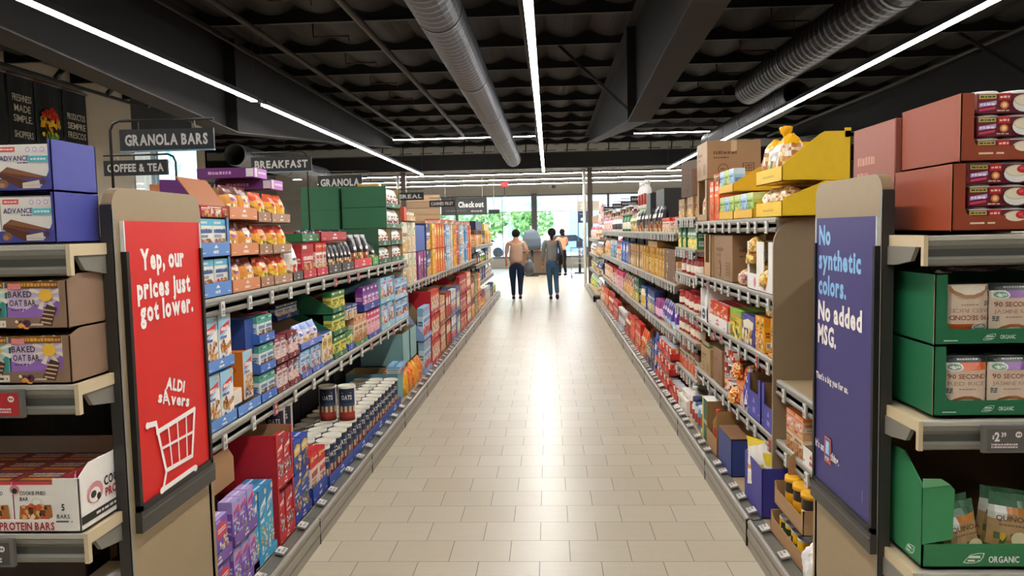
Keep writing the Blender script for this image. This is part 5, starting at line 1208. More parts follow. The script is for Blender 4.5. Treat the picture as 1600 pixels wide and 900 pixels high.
# far half of the base: red trays, blue cartons, orange packs
redn = 0
for t in range(3):
    for i in range(2):
        a, b = 7.08+i*.44, 7.50+i*.44
        o = tray(b-a, .135, .34, 'c8281e', .06, prof='low', back=.13, seed=t+i, mkcol='f0c8b0'); RB_.put(o, (a+b)/2, Z+t*.14, .012*t); tag(o, f'red sauce tray, {["bottom","middle","top"][t]} of the {["nearer","farther"][i]} stack on the pasta run base', 'tray')
        for j in range(4):
            q = pdim('can', 'redcap' if j % 2 else 'sweetorange', .09, .115, .09, 0, 380+j % 2, False); q.location = (1.065+.06+.012*t, a+.06+j*.1, Z+t*.14+.006); tag(q, f'{["peach","red"][j%2]} can, {ordw(j+1)} along {["bottom","middle","top"][t]} red tray of the {["nearer","farther"][i]} stack', 'food can')
far = [(7.97, 8.14, 'pastablue', .44, '3558b0', 'bright blue carton'), (8.16, 8.42, 'cer_navy', .34, '20284a', 'dark navy carton'), (8.45, 8.77, 'spice', .26, '4a4038', 'dark brown carton'),
       (8.8, 9.3, 'orangepack', .34, 'c86a3a', 'orange-brown carton'), (9.35, 9.9, 'macred', .36, 'c8341e', 'scarlet carton'), (9.95, 10.5, 'macred', .36, 'b82c1c', 'deep red carton'), (10.55, 11.2, 'redcap', .34, 'a8281c', 'brick red carton'),
       (11.3, 12.3, 'whitebag', .3, '8a96a8', 'grey-blue carton'), (12.4, 13.3, 'redcap', .34, 'b03a2a', 'russet carton'), (13.4, 14.4, 'saucered', .4, 'b8402c', 'tomato red carton'), (14.5, 15.5, 'orangepack', .36, 'c8603a', 'rust orange carton'), (15.55, 16.5, 'redwhite', .34, 'd8a88a', 'pale red carton')]
for k, (a, b, st, h, tc_, nm) in enumerate(far):
    block(RB_, a, b, Z, 1, h, tc_, 'box' if k % 3 else 'bag', st, max(2, int((b-a)/.13)), nm.replace(' carton', '')+' food pack', f'{ordw(k+1)} carton of the pasta run base', lip=.08, ph=h-.03, seed=400+k, lay=k % 4, prof='slope', tray_look=nm, big=False)
# ------------------------------------------------------------------ narrow bay of close shelves (Y 6.1 - 7.05)
zz = [(.433, 'spice', 'box', .2, 'cream spice box'), (.738, 'saucered', 'jar', .15, 'sauce jar'), (.968, 'redcap', 'jar', .13, 'red-lidded spice jar'), (1.258, 'redcap', 'jar', .15, 'red-lidded jar'), (1.478, 'greenbox', 'box', .2, 'green box'), (1.733, 'kraft', 'box', .16, 'brown box')]
for k, (z, st, kd, h, nm) in enumerate(zz):
    n = 9 if kd == 'jar' else 6
    loose(RA, 6.14, 7.02, z, kd, st, n, nm, f'{ordw(k+1)} shelf up of the narrow bay', h, d=.1, seed=430+k, rows=2 if kd == 'jar' else 1, big=False)
o = carton(.36, .3, .3, '5a4536', seed=20); RA.put(o, 6.55, 1.90, .04, .25); tag(o, 'torn dark brown carton atop the narrow bay', 'carton')
o = carton(.3, .2, .26, '7a5a44', seed=21); RA.put(o, 6.22, 1.897, .01, -.3); tag(o, 'tilted brown carton on the near corner of the narrow bay top', 'carton')
# ------------------------------------------------------------------ pasta run
rows_ = [
 (.673, [(7.1, 8.2, 'violetbag', 'bag', .24, 'violet snack pouch'), (8.2, 8.7, 'cer_purple', 'jar', .2, 'purple jar'), (8.7, 9.5, 'cer_navy', 'box', .26, 'navy box'), (9.5, 10.1, 'creambox', 'jar', .24, 'pale bottle'), (10.1, 10.9, 'teabox', 'box', .32, 'dark green box'), (10.9, 12.4, 'tanbag', 'bag', .28, 'tan pouch'), (12.4, 14, 'pinkbox', 'box', .26, 'pink box'), (14, 16.5, 'redwhite', 'box', .26, 'red and white box')]),
 (1.133, [(7.1, 7.5, 'tanbox', 'box', .2, 'cream box'), (7.5, 9.9, 'pastagold', 'box', .3, 'gold pasta box'), (9.9, 11.4, 'kraft', 'box', .3, 'brown pasta box'), (11.4, 12.6, 'pastablue', 'box', .32, 'blue pasta box'), (12.6, 13.6, 'redwhite', 'bag', .25, 'red and white pouch'), (13.6, 15.0, 'cer_blue', 'box', .3, 'pale blue box'), (15.0, 16.5, 'orangebag', 'bag', .28, 'orange pouch')]),
 (1.608, [(7.1, 8.1, 'redwhite', 'box', .14, 'red and cream box'), (8.1, 10.3, 'blackbag', 'bag', .27, 'black and gold pouch'), (10.3, 11.3, 'olive', 'bag', .25, 'clear gold pasta pouch'), (11.3, 12.4, 'greenbox', 'jar', .24, 'green and white bottle'), (12.4, 14.4, 'whitebag', 'jar', .22, 'white sauce jar'), (14.4, 16.5, 'pinkbox', 'bag', .28, 'pink and white pouch')]),
]
LV = {0: 'lower', 1: 'middle', 2: 'upper'}
for L_, (z, rr) in enumerate(rows_):
    for k, (a, b, st, kd, h, nm) in enumerate(rr):
        n = max(3, int((b-a)/(.125 if kd == 'box' else .12)))
        loose(RA, a, b, z, kd, st, n, nm, f'{LV[L_]} pasta shelf', h, seed=460+L_*10+k, lay=k % 4, big=False, d=.09 if kd != 'jar' else None, jit=.05)
for (a, b, z, h, col, lab) in ((8.2, 8.6, 1.885, .0, '', ''),): pass
side_carton(RA, 1.20, .355, 8.15, 8.75, 1.61, 2.06, '232323', 'tall black carton standing on the upper pasta shelf')
side_carton(RA, 1.17, .3, 9.0, 9.35, 1.61, 2.05, '2a2a2c', 'narrower black carton beyond the tall black one, upper pasta shelf')
for i in range(3):
    q = jar(.05, .34, 'efece6', 'f4f2ee', 'dcd6cc', 'tall_bottle', lidh=.05, neck=.6); q.location = (1.2, 9.5+i*.28, 1.89); tag(q, f'white-capped clear bottle, {ordw(i+1)} along the top beyond the black cartons', 'bottle')
side_carton(RA, 1.16, .36, 7.2, 7.9, 1.135, 1.44, '6a4a2e', 'dark brown carton behind the cream boxes, middle pasta shelf')
side_carton(RA, 1.19, .33, 8.6, 9.4, 1.435, 1.50, 'c9a25e', 'flat kraft carton over the gold pasta boxes')
for i in range(12):
    y = 11.0+i*.45; nmz = 'brown lidded tub' if i % 2 else 'pale round tub'
    q = pdim('can', 'kraft' if i % 2 else 'whitebag', .14, .12, .14, 0, 500+i % 2, False); q.location = (1.20, y, 1.608+(.252 if y < 11.3 else (.242 if y < 12.4 else (.222 if y < 14.4 else .282)))); tag(q, f'{nmz}, {ordw(i+1)} from near end above the upper pasta shelf', 'food tub')
# ------------------------------------------------------------------ end unit with the red poster
def window_tray(x0, x1, y, z, h, d, col, lab, lip, post, name='display_tray', side_h=None, inner='8d6f55', seed=0):
    """tray facing the camera; its right or left post may be wide"""
    w_ = x1-x0; m = MB(); t = .004; sh = side_h or h
    m.box(-w_/2, 0, 0, w_/2, d, t, col); m.box(-w_/2, d-t, 0, w_/2, d, sh, col)
    for a in (-w_/2, w_/2-t): m.prism([(0, 0), (d, 0), (d, sh), (.05, sh), (0, h)], a, a+t, col)
    m.box(-w_/2, 0, 0, w_/2, t, lip, col)
    for a, b in ((-w_/2, -w_/2+post), (w_/2-post, w_/2)):
        m.box(a, 0, lip, b, t, h, col)
        s_ = 1 if a < 0 else -1; x = b if a < 0 else a
        m.poly([(x, -.0004, lip), (x+s_*.02, -.0004, lip), (x+s_*.006, -.0004, lip+.006), (x, -.0004, lip+.02)][::(1 if s_ > 0 else -1)], col)
    # corrugated top edge, a touch of bare board
    for s_ in (-1, 1): m.box(s_*w_/2-.001, .0, 0, s_*w_/2+.001, .001, h, inner)
    A = Art(m, w_, h, seed=seed)
    return m, A, w_, lab, name, (x0+x1)/2, y, z
def fin(tp, m_=CARD):
    m, A, w_, lab, name, x, y, z = tp; o = m.build(name, m_, loc=(x, y, z)); tag(o, lab, 'tray'); return o
def adv_box(tint):
    m = MB(); w, h = .143, .118; m.box(-w/2, 0, 0, w/2, .05, h, dict(f='f3eee4', s='e9e2d4', t='efe8da'), b=.0015)
    A = Art(m, w, h); A.k = 1
    A.rect(.05, .84, .36, .95, 'e4625c'); A.smudge(.08, .87, .33, .92, 'fbe6e0', 1)
    A.text('ADVANCE', w*.06, h*.64, .013, '3a3470', cond=.8, bold=.02, w=w*.56); A.smudge(.4, .57, .6, .61, '6b5a8a', 1)
    A.rect(.62, .6, 1.0, .74, tint); A.smudge(.66, .64, .95, .7, 'f4fbfb', 1)
    for u in (.62, .76, .9): A.ell(u, .88, .045, .055, 'c9b2dc'); A.ell(u, .88, .03, .037, 'f6f0fa')
    A.poly([(.07, .38), (.22, .5), (.95, .27), (.82, .1)], '6b3a22'); A.poly([(.1, .4), (.24, .48), (.9, .28), (.84, .24)], '8f5a38'); A.poly([(.07, .38), (.05, .28), (.45, .02), (.82, .1)], '5a2e1a')
    A.poly([(.5, .02), (.5, .14), (.82, .2), (.84, .02)], 'e9d8b4'); A.ell(.14, .12, .1, .1, '8c5f3a', 7); A.ell(.11, .09, .06, .06, 'b58a5c', 6); A.ell(.9, .16, .05, .07, '5a3320', 6)
    return m.build('bar_box', CARD)
a1, a2 = adv_box('5cc0cc'), adv_box('e08a3c')
k_ = 0
for t, z in enumerate((1.643, 1.781)):
    tp = window_tray(-1.88, -1.303, 2.0, z, .136, .20, '454a9c', f'{["lower","upper"][t]} violet-blue window tray on the red poster end unit', .034, .010, side_h=.136, inner='6a64b0')
    A = tp[1]; A.k = 3; w_ = tp[2]
    A.rect(.62, .05, .70, .15, 'e9e8f4'); A.smudge(.63, .07, .69, .13, '454a9c', 1); A.rect(.86, .10, .95, .13, 'c9c8e6'); fin(tp)
    for r in range(2):
        for i in range(3):
            src = a1 if (i != 2) else a2
            o = src if k_ == 0 else (a2 if k_ == 2 else dup(src, (0, 0, 0))); k_ += 1
            o.location = (-1.386-.146*i+(0 if t else .001), 2.006+r*.058, z+.006)
            tag(o, f'chocolate protein bar box, {ordw(i+1)} from red poster, {["front","back"][r]} row of {["lower","upper"][t]} violet-blue tray', 'food box')
def oat_box(bgc, hill):
    m = MB(); w, h = .145, .122; m.box(-w/2, 0, 0, w/2, .05, h, dict(f=bgc, s=hill, t='b88a3c'), b=.0015)
    A = Art(m, w, h); A.k = 1
    A.poly([(0, 0), (1, 0), (1, .62), (.8, .42), (.55, .5), (.3, .34), (0, .46)], hill)
    for k in range(8):
        an = PI/8+k*PI/4; A.poly([(.76+.05*math.cos(an-.2), .7+.05*math.sin(an-.2)), (.76+.34*math.cos(an-.16), .7+.34*math.sin(an-.16)), (.76+.34*math.cos(an+.16), .7+.34*math.sin(an+.16)), (.76+.05*math.cos(an+.2), .7+.05*math.sin(an+.2))], 'f4ead6')
    A.rect(0, .86, 1, 1, '7a4a22'); A.smudge(.05, .88, .98, .98, 'e0a640', 1); A.rect(.05, .84, .3, .96, 'e88a8a')
    A.ell(.76, .7, .13, .14, 'f0bc3c', 16)
    A.text('BAKED', w*.05, h*.66, .016, '3c2a30', cond=.85, bold=.02, w=w*.45); A.text('OAT BAR', w*.07, h*.47, .016, '3c2a30', cond=.85, bold=.02, w=w*.5)
    A.poly([(.6, .05), (.78, .5), (.96, .42), (.86, .02)], '4a3026'); 
    for k in range(4): A.poly([(.65+.02*k, .1+.09*k), (.84+.03*k, .06+.09*k), (.85+.03*k, .09+.09*k), (.66+.02*k, .13+.09*k)], 'd9b98e')
    A.food(.15, .03, .5, .14, ['f3e4bd', '5b2f4a', 'b88a4a', 'e8a03c'], 8, .07); A.smudge(.12, .36, .4, .42, '6a4a7a', 1)
    return m.build('bar_box', CARD)
b1, b2 = oat_box('e2cdea', 'a074c4'), oat_box('bfe3dc', '4aa8a0'); k_ = 0
for t, z in enumerate((1.266, 1.414)):
    tp = window_tray(-1.86, -1.285, 2.0, z, .13, .38, '8f725c', f'{["lower","upper"][t]} brown kraft tray on the red poster end unit', .032, .022, side_h=.146)
    A = tp[1]; A.k = 3; A.rect(.60, .05, .70, .19, 'e9e0d4'); A.smudge(.61, .08, .69, .15, '5a4a3c', 1); A.rect(.80, .08, .88, .12, 'd9c9b8'); fin(tp)
    for r in range(2):
        for i in range(3):
            src = b1 if i == 0 else b2
            o = src if k_ in (0, 1) else dup(src, (0, 0, 0)); k_ += 1
            o.location = (-1.383-.151*i, 2.006+r*.058, z+.006)
            tag(o, f'{["purple","teal","teal"][i]} baked oat bar box, {ordw(i+1)} from red poster, {["front","back"][r]} row of {["lower","upper"][t]} kraft tray', 'food box')
# white carton of protein bars
tp = window_tray(-1.86, -1.285, 2.0, .855, .15, .34, 'f2ede4', 'white open carton lettered PROTEIN BARS on the red poster end unit', .036, .075, side_h=.18, inner='d9cfc0')
m, A, w_ = tp[0], tp[1], tp[2]; A.k = 4
A.text('PROTEIN BARS', w_*.60, .008, .021, 'a82a34', cond=.7, bold=.03, w=.155); A.text('5', w_-.052, .062, .018, '2a2a2a', bold=.03); A.text('BARS', w_-.066, .040, .011, '2a2a2a', cond=.8, bold=.02, w=.036); A.smudge(.88, .19, .96, .23, '4a4a4a', 1)
B = Art(m, .34, .15, lambda u, v, q: (w_/2+q, u, v)); B.k = 2
B.text('COOKIE-FRIED', .115, .092, .026, '1f1f1f', cond=.6, bold=.03, w=.2); B.text('PROTEIN BARS', .118, .060, .024, 'b02a34', cond=.6, bold=.03, w=.2)
B.poly([(0, .12), (1, .12), (1, .27), (0, .27)], '222222'); B.smudge(.2, .16, .95, .23, 'e8e4dc', 1)
B.ell(.2, .6, .11, .2, 'd88a90', 14); B.ell(.19, .56, .08, .14, 'f2ece4', 12); B.ell(.17, .58, .04, .07, '2a2626', 10); B.ell(.24, .5, .03, .07, '2a2626', 8)
fin(tp)
pb = None
for r in range(3):
    for i in range(4):
        if pb is None:
            mm = MB(); w, h = .118, .135; mm.box(-w/2, 0, 0, w/2, .09, h, dict(f='f4efe6', s='b8323c', t='6a2a28'), b=.0015); Q = Art(mm, w, h, seed=4); Q.k = 1
            Q.rect(0, .93, 1, 1, 'c8414a'); Q.text('COOKIE-FRIED', w*.16, h*.72, .010, '2c2626', cond=.7, bold=.02, w=w*.62); Q.text('BAR', w*.16, h*.60, .010, '2c2626', cond=.7, bold=.02, w=w*.2)
            Q.ell(.56, .58, .13, .08, 'd9e6c9', 12); Q.ell(.56, .58, .10, .06, 'f6f4ec', 12); Q.poly([(.12, .2), (.16, .5), (.9, .52), (.94, .18)], 'b06a30')
            Q.food(.14, .2, .92, .5, ['c98442', '8a4a20', 'e2b06a', 'd8542e', 'f0d8a8', '5a2c18'], 26, .08); Q.food(.05, .04, .95, .14, ['2a2222', 'f0d8a8', '6a2a3a'], 8, .035); Q.ell(.08, .85, .12, .1, 'd88a90', 10); Q.ell(.08, .82, .07, .06, '2a2626', 8)
            T = Art(mm, w, .09, lambda u, v, q: (u-w/2, v, h+q)); T.k = 1; T.rect(.1, .1, .9, .3, 'd8862a'); T.smudge(.15, .4, .9, .8, 'e8c8c0', 2)
            o = pb = mm.build('bar_box', CARD)
        else: o = dup(pb, (0, 0, 0))
        o.location = (-1.417-.121*i+.0, 2.006+r*.095, .861)
        tag(o, f'white cookie bar box, {ordw(i+1)} from red poster, {["front","middle","back"][r]} row of white carton', 'food box')
m = MB(); m.box(-.05, 0, 0, .05, .12, .17, dict(f='5a2228', s='4a1c22', t='d8d0c8'), b=.002); A = Art(m, .1, .17); A.k = 2; A.rect(0, .78, 1, .97, 'ddd6cd')
for k in range(4): A.smudge(.08+.22*k, .08, .2+.22*k, .7, 'e8c8c4', 5)
o = m.build('shake_box', CARD, loc=(-1.335, 2.16, .484)); tag(o, 'small maroon shake box with pale lid on the lowest shelf beside the red poster', 'food box')
o = carton(.4, .18, .3, '3a2626', seed=31); o.location = (-1.64, 2.25, .484); tag(o, 'dark carton at the back of the lowest shelf on the red poster end unit', 'carton')
# ------------------------------------------------------------------ end unit with the blue poster
def bowl_pack():
    m = MB(); w, h = .165, .062; m.box(-w/2, 0, 0, w/2, .12, h-.008, dict(f='6e1420', s='7a1a26', t='e9e4da'), b=.002)
    for x in (-.045, .04): m.at(x, .05, h-.008); m.lathe([(.04, 0), (.043, .004), (.038, .008), (.001, .008)], ['f2efe8', 'f6f3ec', 'e9e6de'], 14)
    m.at(); A = Art(m, w, h-.008); A.k = 1
    A.rect(.02, .72, .3, .92, 'c8b45a'); A.smudge(.04, .76, .28, .88, '3a4a2a', 1); A.poly([(.02, .3), (.3, .42), (.3, .62), (.02, .5)], 'c9a2dc'); A.smudge(.04, .36, .28, .52, 'f6eefc', 1); A.poly([(.02, .08), (.28, .2), (.28, .32), (.02, .2)], 'd83a6a')
    A.rect(.33, .62, .52, .98, 'c01e28'); A.smudge(.35, .72, .5, .86, 'f2d8c0', 1); A.ell(.42, .38, .07, .2, 'e07a3a', 12); A.ell(.42, .38, .04, .12, 'f2d2a0', 10); A.smudge(.3, .06, .5, .16, 'e8c8c0', 1)
    A.ell(.76, .45, .21, .44, 'eceae4', 18); A.ell(.76, .6, .2, .3, 'dccfb4', 18); A.ell(.76, .6, .17, .24, 'efe2c4', 16); A.ell(.85, .68, .1, .2, 'c8202c', 12); A.ell(.83, .72, .04, .08, 'e8505a', 8)
    return m.build('soup_bowl_pack', CARD)
bp_ = bowl_pack(); used = False
for t, (x0, z) in enumerate(((1.109, 1.622), (1.128, 1.812))):
    tp = window_tray(x0, x0+.62, 2.2, z, .186, .355, '97401f', f'{["lower","upper"][t]} red-brown window carton of bowls beside the blue poster', .042, .036, side_h=.186, inner='c88a5e')
    A = tp[1]; A.k = 3; A.smudge(.08, .1, .2, .14, 'f2d2b4', 1); A.rect(.34, .04, .46, .19, 'f4e6d6'); A.rect(.345, .05, .455, .18, '97401f'); A.text('G', .222, .012, .018, 'f4e6d6', bold=.03); A.smudge(.3, .2, .5, .22, 'c88a5e', 1)
    m = tp[0]; w_ = tp[2]
    fin(tp)
    for r in range(2):
        for j in range(3):
            for i in range(3):
                o = bp_ if not used else dup(bp_, (0, 0, 0)); used = True
                o.location = (x0+.04+.09+.172*i, 2.206+r*.13, z+.006+j*.0625 - (.0 if j < 3 else 0))
                tag(o, f'maroon noodle bowl pack, {ordw(i+1)} from blue poster, {["bottom","middle","top"][j]} {["front","back"][r]} of {["lower","upper"][t]} red-brown carton', 'food pack')
o = carton(.34, .365, .36, '9e5a48', seed=33, printcol='c89078', tape=False); o.rotation_euler.z = -PI/2; o.location = (1.115, 2.742, 1.62); tag(o, 'dull red-brown carton between the bowl cartons and the yellow trays', 'carton')
m = MB(); m.box(-.2, 0, 0, .2, .32, .02, '8a8578'); o = m.build('riser_board', PAINT, loc=(1.3, 2.6, 1.6)); tag(o, 'flat board under the dull red-brown carton', 'board')
def rice_pouch(cap, cap2, name='rice_pouch', flip=False, word='JASMINE RICE'):
    m = MB(); w, h, d = .118, .148, .034; nu, nv = 8, 8; rnd = random.Random(len(cap)+len(word))
    def th(u, v): return (1-abs(u)**4)*min(1, (1-v)*4, .5+v*5)
    def P(u, v, o, f=1): 
        U = 2*u/w; V = v/h; return (u, d/2-f*(d/2*max(th(max(-1, min(1, U)), max(0, min(1, V))), .03)+o), v)
    for f in (1, -1):
        for j in range(nv):
            for i in range(nu):
                q = [P(-w/2+w*a/nu, h*b/nv, 0, f) for a, b in ((i, j), (i+1, j), (i+1, j+1), (i, j+1))]
                m.poly(q if f > 0 else q[::-1], 'e9d3bb' if j < 7 else '2f3a34', True)
    A = Art(m, w, h, lambda u, v, o: P(u-w/2, v, o+.0012)); A.k = 1
    A.rect(.03, .9, .97, .99, '2c3530'); A.smudge(.3, .92, .8, .96, 'c9ccc4', 1)
    n = 6
    for k in range(n): A.k = 2; A.rect(.03+.94*k/n, .74, .03+.94*(k+1)/n, .88, cap if k > 1 else 'f4f1e8')
    A.ell(.22, .8, .2, .085, 'eef0e6', 14); A.ell(.22, .8, .16, .06, cap2, 12); A.smudge(.12, .78, .34, .82, 'f2f4ea', 1)
    A.text('90 SECOND', w*.07, h*.58, .013, '8a4a38', cond=.7, bold=.015, w=w*.86); A.text(word, w*.07, h*.45, .011, 'b89a8c', cond=.7, bold=.01, w=w*.84); A.smudge(.3, .36, .7, .4, 'a89080', 1)
    A.poly([(.05, .02), (.95, .02), (.95, .1), (.8, .2), (.6, .25), (.4, .25), (.2, .2), (.05, .1)], 'b87a4a'); A.poly([(.1, .02), (.9, .02), (.85, .1), (.6, .19), (.4, .19), (.15, .1)], 'e9dcc4'); A.rect(.03, .28, .17, .42, 'd9d2c4'); A.smudge(.04, .3, .16, .4, '3a3a3a', 3)
    return m.build(name, FILM)
rp = [rice_pouch('e0642c', '8fa08a', word='RED RICE'), rice_pouch('8a4aa0', '7fa58a')]; k_ = 0
def leaf(A, x, y, s, col, bgc):
    w, h = A.w, A.h
    pts = [(-1, -.45), (-.75, -.1), (-.3, .35), (.4, .5), (1, .52), (.9, .1), (.6, -.3), (0, -.5), (-.5, -.52)]
    A.poly([((x+a*s)/w, (y+b*s)/h) for a, b in pts[::-1]], col); A.poly([((x+a*s*.88)/w, (y+b*s*.84)/h) for a, b in pts[::-1]], bgc); A.smudge((x-s*.5)/w, (y-s*.05)/h, (x+s*.6)/w, (y+s*.3)/h, col, 1); A.smudge((x-s*.6)/w, (y-s*.35)/h, (x+s*.45)/w, (y-s*.08)/h, col, 1)
for t, z in enumerate((1.104, 1.306)):
    tp = window_tray(1.068, 1.70, 2.2, z, .198, .34, '1f6b46', f'{["lower","upper"][t]} green window tray of rice pouches beside the blue poster', .045, .035, side_h=.198, inner='c9b088')
    A = tp[1]; A.k = 3; leaf(A, .150, .022, .018, 'cfe6d4', '1f6b46'); A.text('ORGANIC', .178, .017, .011, 'dcecdc', cond=.8, bold=.02, w=.042); A.rect(.04, .06, .1, .075, 'cfe6d4')
    m = tp[0]; m.box(-.27, .08, .197, -.23, .1, .206, 'e8e4da'); fin(tp)
    for r in range(2):
        for i in range(4):
            src = rp[1] if i else rp[0]
            o = src if k_ in (0, 1) else dup(src, (0, 0, 0)); k_ += 1
            o.location = (1.165+.122*i, 2.208+r*.042, z+.047 if False else z+.02); 
            if r == 0 and i == 0 and t == 1: o.rotation_euler = (0, PI, 0); o.location.z = z+.02+.148
            tag(o, f'{"upside-down " if (r==0 and i==0 and t==1) else ""}{"orange" if i == 0 else "purple"} labelled rice pouch, {ordw(i+1)} from blue poster, {["front","back"][r]} of {["lower","upper"][t]} green tray', 'food pouch')
for i in range(2):
    q = lumpy('dark_pouch', .2, .12, .05, ['2a2422', '3a302c', '1f1b1a', '4a3a32'], 220+i); q.location = (1.2+.2*i, 2.24, 1.506); tag(q, f'dark pouch lying flat on the upper green rice tray, {["nearer","farther"][i]} to the blue poster', 'food pouch')
# big torn green tray of quinoa pouches
m = MB(); t = .005; g = '2f7d4e'; x0, x1, d_ = 0, .62, .4
m.box(x0, 0, 0, x1, d_, t, g); m.box(x0, d_-t, 0, x1, d_, .29, '7a5a44'); m.box(x0, 0, 0, x1, t, .07, g)
m.prism([(0, 0), (d_, 0), (d_, .30), (.12, .31), (.02, .25), (0, .235)], x0, x0+t, g); m.prism([(0, 0), (d_, 0), (d_, .30), (.12, .3), (0, .235)], x1-t, x1, g)
m.prism([(0, .07), (.085, .085), (.088, .23), (.075, .245), (0, .237)], -.001, t, '3c8f5c', axis='y')
m.prism([(0, .237), (.075, .245), (.05, .262), (-.0, .262)], -.006, 0, '6fae7c', axis='y')
m.prism([(.3, .07), (.42, .07), (.42, .12), (.36, .105)], 0, t, g, axis='y')
A = Art(m, .62, .07, lambda u, v, q: (u, -q, v)); A.k = 3; leaf(A, .145, .030, .030, 'e2f0e0', g); A.text('ORGANIC', .185, .018, .018, 'f0f6ee', cond=.75, bold=.025, w=.085)
B = Art(m, .4, .3, lambda u, v, q: (-q, .4-u, v)); B.k = 2; leaf(B, .33, .03, .03, 'd8ead8', g)
o = m.build('display_tray', CARD, loc=(1.05, 2.21, .661)); tag(o, 'large torn green tray lettered ORGANIC holding quinoa pouches', 'tray')
def quinoa():
    m = MB(); w, h, d = .12, .17, .05; nu, nv = 8, 9; rnd = random.Random(77); N = {}
    def P(i, j, f):
        if (i, j, f) not in N: N[i, j, f] = rnd.uniform(-.003, .003)
        u = -1+2*i/nu; v = j/nv; th = (1-abs(u)**3)*min(1, (1-v)*3, .4+v*4); return (u*w/2*(1-.06*math.sin(v*3)), d/2-f*(d/2*max(th, .04))+N[i, j, f], v*h)
    for f in (1, -1):
        for j in range(nv):
            for i in range(nu):
                q = [P(i, j, f), P(i+1, j, f), P(i+1, j+1, f), P(i, j+1, f)]
                c = '4f7a5c' if j >= 7 else ('eef0e6' if (j >= 5 and i < 3) else ('c8843c' if (j >= 6) else ('c9a878' if j > 2 else ('d9c08a' if i > 4 else ('5f7a4a' if (i+j) % 3 == 0 else 'd0a86a')))))
                m.poly(q if f > 0 else q[::-1], c, True)
    A = Art(m, w, h, lambda u, v, o: (u-w/2, -.004-o, v)); A.k = 2
    A.text('QUINOA', w*.12, h*.55, .015, '6a4a34', cond=.75, bold=.015, w=w*.76); A.smudge(.2, .46, .8, .5, '8a6a4a', 1); A.ell(.68, .26, .2, .13, 'efe2b4', 12); A.ell(.3, .28, .07, .07, 'e8c03c', 7); A.poly([(.3, .2), (.4, .32), (.36, .18)], '4a7a3a')
    return m.build('quinoa_pouch', FILM)
qp = quinoa()
for r in range(2):
    for i in range(4):
        o = qp if (r == 0 and i == 0) else dup(qp, (0, 0, 0)); o.location = (1.20+.115*i, 2.235+.06*r+.01*(i % 2), .668+(.02 if i == 1 else 0)); o.rotation_euler = (-.12 if r == 0 else 0, [-.12, .1, -.05, .05][i], [.25, -.15, .1, 0][i])
        tag(o, f'tan and green quinoa pouch, {ordw(i+1)} from blue poster, {["front","back"][r]} row of the torn green tray', 'food pouch')
o = tray(.3, .25, .14, '1d5034', .25, prof='full', mark=False); o.location = (1.20, 2.66, .661); tag(o, 'dark green carton behind the torn green quinoa tray', 'tray')
o = carton(.3, .12, .25, '3a3330', seed=35); o.location = (1.25, 2.4, .36); tag(o, 'dark carton on the lowest shelf beside the blue poster', 'carton')
# ------------------------------------------------------------------ hanging aisle signs
def sign(text, x0, x1, y, z0, z1, post, label, ztop=None, zbase=1.605, side='l', hid=None, blue=True):
    r = empty('aisle_sign', ((x0+x1)/2, y, z0)); tag(r, label, 'sign'); w, h = x1-x0, z1-z0
    m = MB(); m.box(-w/2, -.008, 0, w/2, .008, h, '17181a', b=.002)
    if blue: m.box(-w/2, -.009, -.004, w/2, .009, .001, '7aa6bc')
    A = Art(m, w, h, y=-.008); A.k = 1
    if text: A.text(text, w/2, h*.26, h*.48, 'c6c4be', bold=.04, w=w*.88, align='c', gap=.06)
    else: A.smudge(.08, .25, .9, .75, 'a9a8a4', 1)
    m.build('sign_panel', PAINT, r)
    zt = (ztop or z1+.04)-z0; px = post-(x0+x1)/2; s_ = 1 if px < 0 else -1; far_ = w/2*s_
    m = MB(); m.tube([(px, .0, zbase-z0), (px, 0, zt-.04), (px+s_*.012, 0, zt-.012), (px+s_*.04, 0, zt), (far_, 0, zt)], .006, '1c1c1e', 8); m.build('sign_post', PAINT, r)
    for x in (-w*.3, w*.3):
        m = MB(); m.tube([(x, 0, h-.002), (x, 0, zt)], .0025, '8a8a8a', 6); m.build('sign_hook', METAL, r)
    return r
sign('GRANOLA BARS', -1.784, -1.383, 3.2, 2.016, 2.105, -1.826, 'black hanging aisle sign reading GRANOLA BARS', 2.142)
sign('COFFEE & TEA', -2.267, -1.932, 3.9, 1.973, 2.051, -1.892, 'black hanging aisle sign reading COFFEE & TEA', 2.077, blue=False)
sign('BREAKFAST', -2.307, -1.832, 6.0, 2.149, 2.263, -1.867, 'black hanging aisle sign reading BREAKFAST', 2.297)
sign('FLAVORED WATER', -2.203, -1.787, 4.9, 1.941, 2.002, -2.236, 'black aisle sign reading FLAVORED WATER behind the purple cartons', 2.030, blue=False)
sign('GRANOLA', -2.442, -1.967, 8.2, 2.128, 2.277, -1.875, 'black aisle sign reading GRANOLA above the green cartons', blue=False)
sign('CEREAL', -1.948, -1.540, 9.6, 2.056, 2.150, -1.988, 'black aisle sign reading CEREAL', 2.190, blue=False)
sign('CANNED FRUIT', -1.992, -1.561, 13, 2.079, 2.186, -1.550, 'small black aisle sign reading CANNED FRUIT', blue=False)
sign('PASTA', 1.243, 1.465, 7.3, 2.045, 2.122, 1.477, 'black aisle sign reading PASTA half behind kraft carton', zbase=1.5, blue=False)
for k, (px0, px1, y0, y1, Y_) in enumerate(((985, 1010, 307, 315, 11.2), (970, 992, 314, 321, 13.0), (957, 973, 318, 325, 15.0), (943, 960, 323, 329, 17.0))): pass
def small_sign(x0, x1, y, z0, z1, lab): sign('', x0, x1, y, z0, z1, x1+.02, lab, zbase=1.4, blue=False)
small_sign(1.172, 1.426, 11.2, 2.020, 2.110, 'small dark aisle sign over the pasta run, nearest of four')
small_sign(1.220, 1.509, 13.2, 2.025, 2.111, 'small dark aisle sign over the pasta run, second of four')
